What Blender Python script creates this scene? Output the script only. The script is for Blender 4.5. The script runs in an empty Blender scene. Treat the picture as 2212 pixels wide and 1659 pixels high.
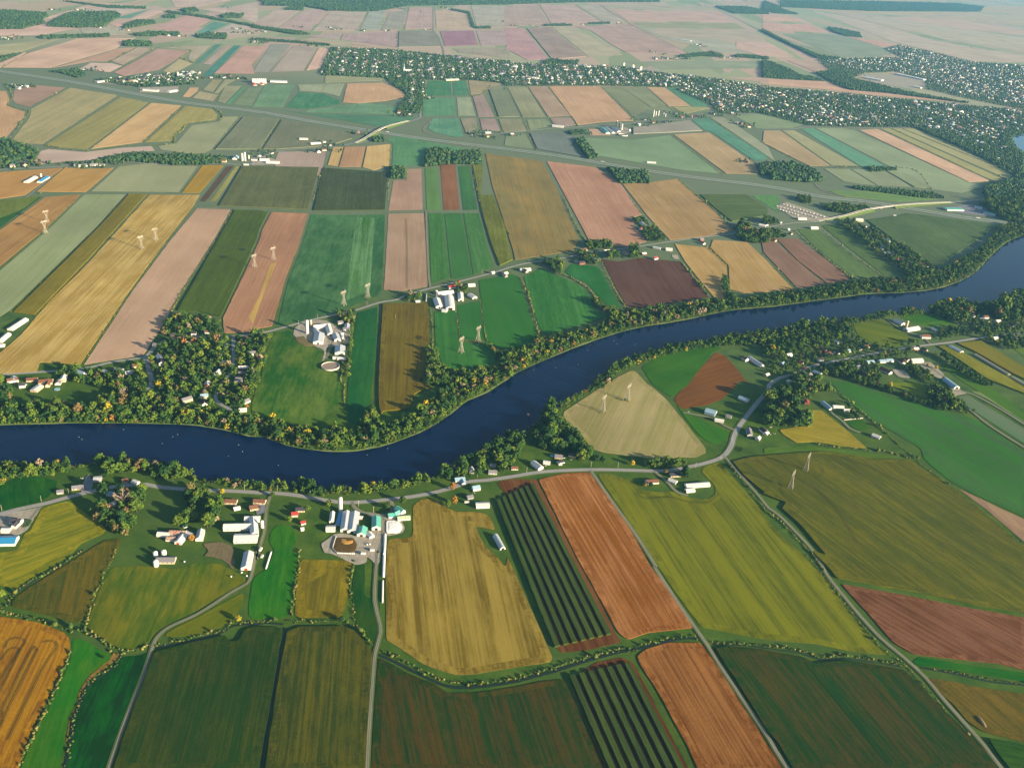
import bpy, random, numpy as np
from math import *
from mathutils import Vector, Matrix
random.seed(7); RNG = np.random.default_rng(7)
SC = bpy.context.scene
COL = SC.collection
# ---------------------------------------------------------------- camera model (metres, ground z = 0)
FOC, PITCH, ROLL, CAMH = 1950.0, radians(27), radians(4.5), 800.0
_f = np.array([0, cos(PITCH), -sin(PITCH)]); _r = np.array([1, 0, 0.0]); _u = np.cross(_r, _f)
RX = cos(ROLL)*_r + sin(ROLL)*_u; RU = -sin(ROLL)*_r + cos(ROLL)*_u
SUN_EL = radians(15.0); SUN_AZ = radians(-29.0)          # direction towards the sun, from +x counterclockwise
SUNV = np.array([cos(SUN_EL)*cos(SUN_AZ), cos(SUN_EL)*sin(SUN_AZ), sin(SUN_EL)])

def G(x, y, z=0.0):
    """Survey point: where the sight line through a point of the survey photo (2212 wide) meets height z."""
    d = RX*(x-1106.0) - RU*(y-829.5) + _f*FOC
    t = (z-CAMH)/d[2]
    return np.array([d[0]*t, d[1]*t])
K = 0.68040
TILES = {'A1': (0, 1750, .41477), 'A2': (800, 1750, .41477), 'A3': (1600, 1750, .41461), 'A4': (2420, 1750, .41467),
         'B1': (0, 1200, .37071), 'B2': (800, 1200, .37071), 'B3': (1600, 1200, .37975), 'B4': (2420, 1200, .37568),
         'C1': (0, 620, .37071), 'C2': (800, 620, .37071), 'C3': (1600, 620, .37975), 'C4': (2420, 620, .37568),
         'E1': (0, 0, .3857), 'E2': (800, 0, .3857), 'E3': (1600, 0, .38585), 'E4': (2420, 0, .38579),
         'Z1': (1040, 1540, .13562), 'Z4': (920, 960, .1085), 'Z6': (1860, 340, .13562), 'Z7': (720, 440, .09041), 'D': (0, 0, 1.46973)}
_tile = 'D'
def PT(s, z=0.0):
    """'B1 10,20 30,40 A1 5,6' -> array of ground points."""
    global _tile
    out = []
    for w in s.split():
        if ',' in w:
            x, y = (float(v) for v in w.split(','))
            ox, oy, sc = TILES[_tile]
            out.append(G((ox+x*sc)*K, (oy+y*sc)*K, z))
        else:
            _tile = w
    return np.array(out)
CAMP = np.array([0, 0, CAMH])
def dist(p): return sqrt(p[0]**2+p[1]**2+CAMH**2)
def photo_x(p, z=0):
    v = np.array([p[0], p[1], z]) - CAMP
    return 1106+FOC*(v@RX)/(v@_f), 829.5-FOC*(v@RU)/(v@_f)

# ---------------------------------------------------------------- colours and materials
GAIN = (1.44, 1.34, 1.17)          # display light per unit albedo on level ground in this sun
AIR = (.25, .62, .85); AIRK = 2.4e-5  # colour and density of the air, to tell a far thing's own colour from the haze before it
def lin(h):
    h = h.lstrip('#'); c = [int(h[i:i+2], 16)/255 for i in (0, 2, 4)]
    return [(v/12.92 if v <= .04045 else ((v+.055)/1.055)**2.4) for v in c]
def alb(h, g=None, d=0.0):
    T = exp(-AIRK*d)
    return [min(.85, max(.0025, (v-a*(1-T))/T/(g or q))) for v, a, q in zip(lin(h), AIR, GAIN)]

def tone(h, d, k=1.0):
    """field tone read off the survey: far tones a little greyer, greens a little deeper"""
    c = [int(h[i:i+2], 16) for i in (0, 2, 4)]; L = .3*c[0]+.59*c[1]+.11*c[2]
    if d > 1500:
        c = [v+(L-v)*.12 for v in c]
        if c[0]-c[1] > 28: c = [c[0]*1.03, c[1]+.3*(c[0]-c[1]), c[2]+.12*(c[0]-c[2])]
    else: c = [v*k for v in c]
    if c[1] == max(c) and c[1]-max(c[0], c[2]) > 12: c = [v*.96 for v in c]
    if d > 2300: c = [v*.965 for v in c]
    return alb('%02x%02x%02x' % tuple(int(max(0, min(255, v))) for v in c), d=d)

class N:
    """tiny node-tree builder"""
    def __init__(s, name):
        s.m = bpy.data.materials.new(name); s.m.use_nodes = True
        s.t = s.m.node_tree; s.t.nodes.clear()
        s.out = s.t.nodes.new('ShaderNodeOutputMaterial'); s.b = s.t.nodes.new('ShaderNodeBsdfPrincipled')
        s.t.links.new(s.b.outputs[0], s.out.inputs[0])
        s.b.inputs['Roughness'].default_value = .8; s.b.inputs['Specular IOR Level'].default_value = .2
    def n(s, typ, **kw):
        nd = s.t.nodes.new('ShaderNode'+typ)
        for k, v in kw.items(): setattr(nd, k, v)
        return nd
    def l(s, a, b): s.t.links.new(a, b)
    def math(s, op, a, b=None, c=None, clamp=False):
        nd = s.n('Math', operation=op, use_clamp=clamp)
        for i, v in enumerate((a, b, c)):
            if v is None: continue
            if isinstance(v, (int, float)): nd.inputs[i].default_value = v
            else: s.l(v, nd.inputs[i])
        return nd.outputs[0]
    def mix(s, f, a, b, mode='MIX'):
        nd = s.n('Mix', data_type='RGBA', blend_type=mode)
        for i, v in ((0, f), (6, a), (7, b)):
            if isinstance(v, (int, float)): nd.inputs[i].default_value = v
            elif isinstance(v, (list, tuple)): nd.inputs[i].default_value = (*v[:3], 1)
            else: s.l(v, nd.inputs[i])
        return nd.outputs[2]
    def vscale(s, v, sc):
        nd = s.n('VectorMath', operation='MULTIPLY'); s.l(v, nd.inputs[0]); nd.inputs[1].default_value = sc
        return nd.outputs[0]
    def noise(s, vec, scale=1, detail=2, rough=.5, dim='3D'):
        nd = s.n('TexNoise', noise_dimensions=dim); s.l(vec, nd.inputs['Vector'])
        nd.inputs['Scale'].default_value = scale; nd.inputs['Detail'].default_value = detail; nd.inputs['Roughness'].default_value = rough
        return nd.outputs['Fac']
    def base(s, c): 
        if isinstance(c, (list, tuple)): s.b.inputs['Base Color'].default_value = (*c[:3], 1)
        else: s.l(c, s.b.inputs['Base Color'])
        return s
    def set(s, **kw):
        for k, v in kw.items(): s.b.inputs[k.replace('_', ' ')].default_value = v
        return s

_mats = {}
def plain(name, c, rough=.7, spec=.25, var=.12, scale=.35):
    """painted / mineral surface with weathering noise in object space"""
    if name in _mats: return _mats[name]
    a = N(name); tc = a.n('TexCoord')
    nz = a.noise(tc.outputs['Object'], scale, 4, .6)
    f = a.math('MULTIPLY_ADD', nz, 2*var, 1-var)
    oi = a.n('ObjectInfo'); f = a.math('MULTIPLY', f, a.math('MULTIPLY_ADD', oi.outputs['Random'], .14, .93))
    cc = a.mix(1.0, list(c), f, 'MULTIPLY'); a.base(cc).set(Roughness=rough, Specular_IOR_Level=spec)
    _mats[name] = a.m
    return a.m

def metal_roof(name, c, rust=None):
    """ribbed sheet roofing: fine ribs drawn as tone bands in the colour, slight sheen, stain noise"""
    if name in _mats: return _mats[name]
    a = N(name); tc = a.n('TexCoord')
    w = a.n('TexWave', wave_type='BANDS', bands_direction='X'); a.l(tc.outputs['Object'], w.inputs[0]); w.inputs['Scale'].default_value = 1.2
    nz = a.noise(a.vscale(tc.outputs['Object'], (.8, .12, .3)), 1, 4, .65)
    f = a.math('MULTIPLY_ADD', nz, .35, .8); f = a.math('MULTIPLY', f, a.math('MULTIPLY_ADD', w.outputs['Fac'], .1, .93))  # rib bands only vary the sheet colour, no relief
    cc = a.mix(1.0, list(c), f, 'MULTIPLY')
    if rust:
        rf = a.n('ValToRGB'); a.l(a.noise(tc.outputs['Object'], .35, 5, .7), rf.inputs[0])
        rf.color_ramp.elements[0].position = .42; rf.color_ramp.elements[1].position = .58
        cc = a.mix(rf.outputs[0], cc, list(rust))
    a.base(cc).set(Roughness=.42, Specular_IOR_Level=.45)
    _mats[name] = a.m
    return a.m

def field_material():
    a = N('crop_and_soil'); uv = a.n('UVMap'); uv.uv_map = 'rows'
    U = uv.outputs[0]
    c1 = a.n('Attribute', attribute_name='tone_a').outputs['Color']; c2 = a.n('Attribute', attribute_name='tone_b').outputs['Color']
    p = a.n('Attribute', attribute_name='pattern'); sp = a.n('SeparateColor'); a.l(p.outputs['Color'], sp.inputs[0])
    q = a.n('Attribute', attribute_name='pattern_b'); sq = a.n('SeparateColor'); a.l(q.outputs['Color'], sq.inputs[0])
    fine = a.noise(a.vscale(U, (1/3.6, 1/260, 1)), 1, 2, .6)
    broad = a.noise(a.vscale(U, (1/20, 1/1100, 1)), 1, 4, .72)
    lots = a.noise(a.vscale(U, (1/75, 1/2600, 1)), 1, 2, .5)
    patch = a.noise(a.vscale(U, (1/55, 1/110, 1)), 1, 5, .62)
    grain = a.noise(a.vscale(U, (1/1.7, 1/3.2, 1)), 1, 3, .75)
    mid = a.noise(a.vscale(U, (1/7, 1/42, 1)), 1, 3, .7)
    huge = a.noise(a.vscale(U, (1/210, 1/260, 1)), 1, 2, .5)
    def c(x, k): return a.math('MULTIPLY', a.math('SUBTRACT', x, .5), k)
    f = a.math('ADD', c(a.math('MULTIPLY', a.math('SUBTRACT', broad, .5), 4.4), 1), 0)
    def term(nz, gain, amt): return a.math('MULTIPLY', a.math('MULTIPLY', a.math('SUBTRACT', nz, .5), gain), amt)
    f0 = term(lots, 4.0, .38)
    f = a.math('ADD', term(broad, 6.0, sp.outputs[0]), term(fine, 6.4, sp.outputs[1]))
    f = a.math('ADD', f, term(patch, 6.0, sp.outputs[2]))
    f = a.math('ADD', a.math('ADD', f, f0), term(mid, 4.0, .4))
    f = a.math('ADD', f, .5, clamp=True)
    col = a.mix(f, c1, c2)
    # wheel tracks every 27 m along the rows
    sx = a.n('SeparateXYZ'); a.l(U, sx.inputs[0])
    pp = a.math('PINGPONG', sx.outputs[0], 13.5)
    tr = a.math('LESS_THAN', pp, .9)
    tr = a.math('MULTIPLY', tr, a.math('MULTIPLY', sq.outputs[0], a.math('MULTIPLY_ADD', mid, 1.0, .2)))
    col = a.mix(tr, col, a.mix(1.0, col, (.5, .45, .38), 'MULTIPLY'))
    g = a.math('MULTIPLY_ADD', a.math('SUBTRACT', grain, .5), sq.outputs[1], 1.0)
    g = a.math('MULTIPLY', g, a.math('MULTIPLY_ADD', a.math('SUBTRACT', huge, .5), .6, 1.0))
    g = a.math('MULTIPLY', g, a.math('MULTIPLY_ADD', a.math('SUBTRACT', mid, .5), .5, 1.0))
    g = a.math('MULTIPLY', g, a.math('MULTIPLY_ADD', a.math('SUBTRACT', broad, .5), .55, 1.0))
    col = a.mix(1.0, col, g, 'MULTIPLY')
    a.base(col).set(Roughness=.9, Specular_IOR_Level=.08)
    bm = a.n('Bump'); bm.inputs['Distance'].default_value = .5; bm.inputs['Strength'].default_value = .5
    hh = a.math('ADD', grain, a.math('MULTIPLY', fine, a.math('MULTIPLY', sp.outputs[1], 1.6)))
    a.l(hh, bm.inputs['Height']); a.l(bm.outputs[0], a.b.inputs['Normal'])
    return a.m

def ground_material():
    a = N('rough_grass_ground'); tc = a.n('TexCoord'); P = tc.outputs['Object']
    n1 = a.noise(P, 1/40, 5, .6); n2 = a.noise(P, 1/3.5, 4, .7); n3 = a.noise(P, 1/300, 3, .5)
    f = a.math('ADD', a.math('MULTIPLY', a.math('SUBTRACT', n1, .5), 2.6), a.math('MULTIPLY', a.math('SUBTRACT', n2, .5), 1.2))
    f = a.math('ADD', f, .5, clamp=True)
    c = a.mix(f, alb('2c5212'), alb('5e7420'))
    c = a.mix(a.math('MULTIPLY_ADD', a.math('SUBTRACT', n3, .5), 2.5, .3, True), c, alb('50642c'))
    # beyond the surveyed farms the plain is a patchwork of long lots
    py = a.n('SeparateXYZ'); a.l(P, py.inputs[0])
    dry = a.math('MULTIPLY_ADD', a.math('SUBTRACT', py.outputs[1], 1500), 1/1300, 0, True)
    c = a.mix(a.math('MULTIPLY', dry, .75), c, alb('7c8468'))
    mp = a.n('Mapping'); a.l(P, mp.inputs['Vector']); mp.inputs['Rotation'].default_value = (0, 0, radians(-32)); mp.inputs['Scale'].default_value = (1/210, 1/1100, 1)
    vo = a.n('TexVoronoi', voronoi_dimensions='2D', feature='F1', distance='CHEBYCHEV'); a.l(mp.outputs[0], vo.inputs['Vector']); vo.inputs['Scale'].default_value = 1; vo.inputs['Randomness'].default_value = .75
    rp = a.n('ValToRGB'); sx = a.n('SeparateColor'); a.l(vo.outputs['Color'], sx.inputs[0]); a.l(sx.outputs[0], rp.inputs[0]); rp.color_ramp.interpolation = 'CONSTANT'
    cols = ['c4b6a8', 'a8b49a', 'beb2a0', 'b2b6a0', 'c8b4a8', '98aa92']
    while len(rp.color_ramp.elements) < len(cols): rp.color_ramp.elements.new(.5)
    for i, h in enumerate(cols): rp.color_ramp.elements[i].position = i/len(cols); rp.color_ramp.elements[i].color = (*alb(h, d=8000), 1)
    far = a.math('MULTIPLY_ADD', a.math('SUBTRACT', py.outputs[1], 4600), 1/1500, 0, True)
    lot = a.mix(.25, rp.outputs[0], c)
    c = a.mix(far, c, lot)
    a.base(c).set(Roughness=.95, Specular_IOR_Level=.05)
    bm = a.n('Bump'); bm.inputs['Distance'].default_value = .6; bm.inputs['Strength'].default_value = .4
    a.l(n2, bm.inputs['Height']); a.l(bm.outputs[0], a.b.inputs['Normal'])
    return a.m

def water_material(name, c):
    a = N(name); tc = a.n('TexCoord'); P = tc.outputs['Object']
    n1 = a.noise(a.vscale(P, (1, .45, 1)), .5, 3, .6); n2 = a.noise(P, 1/60, 3, .5)
    col = a.mix(a.math('MULTIPLY_ADD', a.math('SUBTRACT', n2, .5), 2, .5, True), c, [v*1.35 for v in c])
    a.base(col).set(Roughness=.07, Specular_IOR_Level=.22, IOR=1.33)
    bm = a.n('Bump'); bm.inputs['Distance'].default_value = .06; bm.inputs['Strength'].default_value = .12
    a.l(n1, bm.inputs['Height']); a.l(bm.outputs[0], a.b.inputs['Normal'])
    return a.m

def road_material(name, c, c2, sc=.5, mid=None):
    a = N(name); tc = a.n('TexCoord'); uv = a.n('UVMap'); uv.uv_map = 'rows'
    n1 = a.noise(tc.outputs['Object'], sc, 5, .65)
    n2 = a.noise(a.vscale(uv.outputs[0], (1.1, 1/40, 1)), 1, 2, .5)
    f = a.math('ADD', a.math('MULTIPLY', a.math('SUBTRACT', n1, .5), 2.2), a.math('MULTIPLY', a.math('SUBTRACT', n2, .5), 3.0))
    cc = a.mix(a.math('ADD', f, .5, clamp=True), c, c2)
    if mid:                                     # grass between the wheel ruts of a farm track
        su = a.n('SeparateXYZ'); a.l(uv.outputs[0], su.inputs[0])
        g = a.math('MULTIPLY', a.math('LESS_THAN', a.math('ABSOLUTE', su.outputs[0]), .45), a.math('MULTIPLY_ADD', n1, 1.4, -.1, True))
        cc = a.mix(g, cc, mid)
    a.base(cc).set(Roughness=.85, Specular_IOR_Level=.15)
    return a.m

def leaf_material(name, ca, cb, attr=False, sc=.5):
    a = N(name); tc = a.n('TexCoord')
    n1 = a.noise(tc.outputs['Object'], sc, 3, .6)
    if attr:
        r = a.n('Attribute', attribute_name='tint').outputs['Color']
        f = a.math('MULTIPLY_ADD', a.math('SUBTRACT', n1, .5), 1.4, 1.0)
        col = a.mix(1.0, r, f, 'MULTIPLY')
    else:
        r = a.n('ObjectInfo').outputs['Random']
        f = a.math('ADD', a.math('MULTIPLY', a.math('SUBTRACT', n1, .5), 1.3), r, clamp=True)
        col = a.mix(f, ca, cb)
    a.base(col).set(Roughness=.75, Specular_IOR_Level=.12)
    a.b.inputs['Subsurface Weight'].default_value = 0
    return a.m

# ---------------------------------------------------------------- mesh helpers
def tag(o, label=None, cat=None, group=None, kind=None):
    for k, v in (('label', label), ('category', cat), ('group', group), ('kind', kind)):
        if v: o[k] = v
    return o
def link(name, me, mat=None, parent=None, loc=(0, 0, 0), rz=0.0):
    o = bpy.data.objects.new(name, me); COL.objects.link(o)
    if mat is not None and me is not None and not me.materials: me.materials.append(mat)
    o.location = loc; o.rotation_euler = (0, 0, rz)
    if parent is not None: o.parent = parent
    return o
def empty(name, loc, rz=0.0, sc=None):
    o = bpy.data.objects.new(name, None); COL.objects.link(o); o.location = loc; o.rotation_euler = (0, 0, rz)
    o.empty_display_size = .5
    if sc: o.scale = sc
    return o
def mesh_np(name, V, F, smooth=False):
    """V (n,3); F (m,k) faces all of k corners"""
    V = np.asarray(V, np.float32); F = np.asarray(F, np.int32); m, k = F.shape
    me = bpy.data.meshes.new(name)
    me.vertices.add(len(V)); me.vertices.foreach_set('co', V.ravel())
    me.loops.add(m*k); me.loops.foreach_set('vertex_index', F.ravel())
    me.polygons.add(m); me.polygons.foreach_set('loop_start', np.arange(m, dtype=np.int32)*k)
    if smooth: me.polygons.foreach_set('use_smooth', np.ones(m, bool))
    me.update(calc_edges=True)
    return me
class MB:
    """collects plain polygons into one mesh"""
    def __init__(s): s.v = []; s.f = []
    def poly(s, pts):
        b = len(s.v); s.v += [tuple(map(float, p)) for p in pts]; s.f.append(tuple(range(b, b+len(pts)))); return s
    def box(s, x0, x1, y0, y1, z0, z1):
        b = len(s.v)
        s.v += [(x, y, z) for z in (z0, z1) for x, y in ((x0, y0), (x1, y0), (x1, y1), (x0, y1))]
        s.f += [tuple(b+i for i in q) for q in ((3, 2, 1, 0), (4, 5, 6, 7), (0, 1, 5, 4), (1, 2, 6, 5), (2, 3, 7, 6), (3, 0, 4, 7))]
        return s
    def bar(s, a, c, w):
        a = Vector(a); c = Vector(c); d = (c-a).normalized()
        u = d.cross(Vector((0, 0, 1)) if abs(d.z) < .9 else Vector((1, 0, 0))).normalized()*w/2; v = d.cross(u).normalized()*w/2
        b = len(s.v)
        s.v += [tuple(p+e) for p in (a, c) for e in (u+v, u-v, -u-v, -u+v)]
        s.f += [tuple(b+i for i in q) for q in ((0, 1, 5, 4), (1, 2, 6, 5), (2, 3, 7, 6), (3, 0, 4, 7), (3, 2, 1, 0), (4, 5, 6, 7))]
        return s
    def lathe(s, prof, n=16, cx=0, cy=0, a0=0):
        b = len(s.v)
        for r, z in prof: s.v += [(cx+r*cos(a0+2*pi*i/n), cy+r*sin(a0+2*pi*i/n), z) for i in range(n)]
        for j in range(len(prof)-1):
            s.f += [(b+j*n+i, b+j*n+(i+1) % n, b+(j+1)*n+(i+1) % n, b+(j+1)*n+i) for i in range(n)]
        return s
    def mesh(s, name, smooth=False):
        me = bpy.data.meshes.new(name); me.from_pydata(s.v, [], s.f)
        if smooth: me.polygons.foreach_set('use_smooth', np.ones(len(me.polygons), bool))
        me.update(); return me
    def build(s, name, mat, parent=None, smooth=False, loc=(0, 0, 0)): return link(name, s.mesh(name, smooth), mat, parent, loc)

def area2(P): x, y = P[:, 0], P[:, 1]; return float(np.sum(x*np.roll(y, -1)-np.roll(x, -1)*y))/2
def ccw(P): return P if area2(P) > 0 else P[::-1]
def inset(P, d):
    n = len(P); out = []
    for i in range(n):
        a, b, c = P[i-1], P[i], P[(i+1) % n]
        e1 = (b-a)/max(1e-6, np.linalg.norm(b-a)); e2 = (c-b)/max(1e-6, np.linalg.norm(c-b))
        n1 = np.array([-e1[1], e1[0]]); n2 = np.array([-e2[1], e2[0]]); m = n1+n2; L = np.linalg.norm(m)
        if L < .3: out.append(b+n1*d); continue
        m /= L; out.append(b+m*d/max(.45, m@n1))
    return np.array(out)
def tidy_inset(P, d):
    """inset of a coarse outline; corners that would fold over are dropped first"""
    P = P.copy()
    while len(P) > 3:
        Q = inset(P, d); e = np.roll(P, -1, 0)-P; f = np.roll(Q, -1, 0)-Q; bad = np.where((e*f).sum(1) <= .05*(e*e).sum(1))[0]
        if not len(bad): return Q
        i = bad[np.argmin(np.linalg.norm(e[bad], axis=1))]; j = (i+1) % len(P); P[i] = (P[i]+P[j])/2; P = np.delete(P, j, 0)
    return inset(P, min(d, 1))
def rounded(P, r):
    out = []; n = len(P)
    for i in range(n):
        a, b, c = P[i-1], P[i], P[(i+1) % n]
        l1, l2 = np.linalg.norm(a-b), np.linalg.norm(c-b)
        if l1 < 1 or l2 < 1: continue
        q = min(r, .3*l1, .3*l2); p0 = b+(a-b)/l1*q; p2 = b+(c-b)/l2*q
        out += [p0, .25*p0+.5*b+.25*p2, p2]
    return np.array(out)
def rough_edge(P, step, amp):
    out = []
    for i in range(len(P)):
        a, b = P[i], P[(i+1) % len(P)]; L = np.linalg.norm(b-a); k = max(1, min(40, int(L/step)))
        nn = np.array([-(b-a)[1], (b-a)[0]])/max(L, 1e-6)
        for j in range(k): out.append(a+(b-a)*j/k+(nn*RNG.normal(0, amp) if j else 0))
    return np.array(out)
def inside(pt, P):
    x, y = pt; r = False; j = len(P)-1
    for i in range(len(P)):
        xi, yi = P[i]; xj, yj = P[j]
        if (yi > y) != (yj > y) and x < (xj-xi)*(y-yi)/(yj-yi)+xi: r = not r
        j = i
    return r
def inside_many(Q, P):
    x, y = Q[:, 0], Q[:, 1]; r = np.zeros(len(Q), bool); j = len(P)-1
    for i in range(len(P)):
        xi, yi = P[i]; xj, yj = P[j]
        if yi != yj: r ^= ((yi > y) != (yj > y)) & (x < (xj-xi)*(y-yi)/(yj-yi)+xi)
        j = i
    return r
def smooth_line(P, step=14.0):
    """Catmull-Rom through points"""
    P = np.asarray(P); out = []
    Q = np.vstack([2*P[0]-P[1], P, 2*P[-1]-P[-2]])
    for i in range(1, len(Q)-2):
        p0, p1, p2, p3 = Q[i-1:i+3]; k = max(2, min(30, int(np.linalg.norm(p2-p1)/step)))
        for t in np.linspace(0, 1, k, endpoint=False):
            out.append(.5*((2*p1)+(-p0+p2)*t+(2*p0-5*p1+4*p2-p3)*t*t+(-p0+3*p1-3*p2+p3)*t**3))
    out.append(P[-1]); return np.array(out)
def side(P):
    d = np.gradient(P, axis=0); d /= np.maximum(1e-6, np.linalg.norm(d, axis=1))[:, None]
    return np.stack([-d[:, 1], d[:, 0]], 1)
def ribbon_mesh(name, P, w, z, off=0.0, crown=0.0):
    nn = side(P); w = np.full(len(P), w) if np.isscalar(w) else w
    A = P+nn*(off+w/2)[:, None]; B = P+nn*(off-w/2)[:, None]
    zz = np.full(len(P), z) if np.isscalar(z) else z
    V = np.vstack([np.c_[A, zz], np.c_[B, zz]]); n = len(P)
    i = np.arange(n-1); F = np.stack([i, n+i, n+i+1, i+1], 1)
    me = mesh_np(name, V, F)
    s = np.r_[0, np.cumsum(np.linalg.norm(np.diff(P, axis=0), axis=1))]
    uvv = np.vstack([np.c_[w/2, s], np.c_[-w/2, s]]).astype(np.float32)
    ul = me.uv_layers.new(name='rows'); ul.data.foreach_set('uv', uvv[F.ravel()].ravel())
    return me
SKY_S, SUN_S, EXPO = 0.065, 5.0, 1.6
HAZE_D, HAZE_C, HAZE_G = 2.4e-5, (.2, .56, .97, 1), .1
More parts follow.
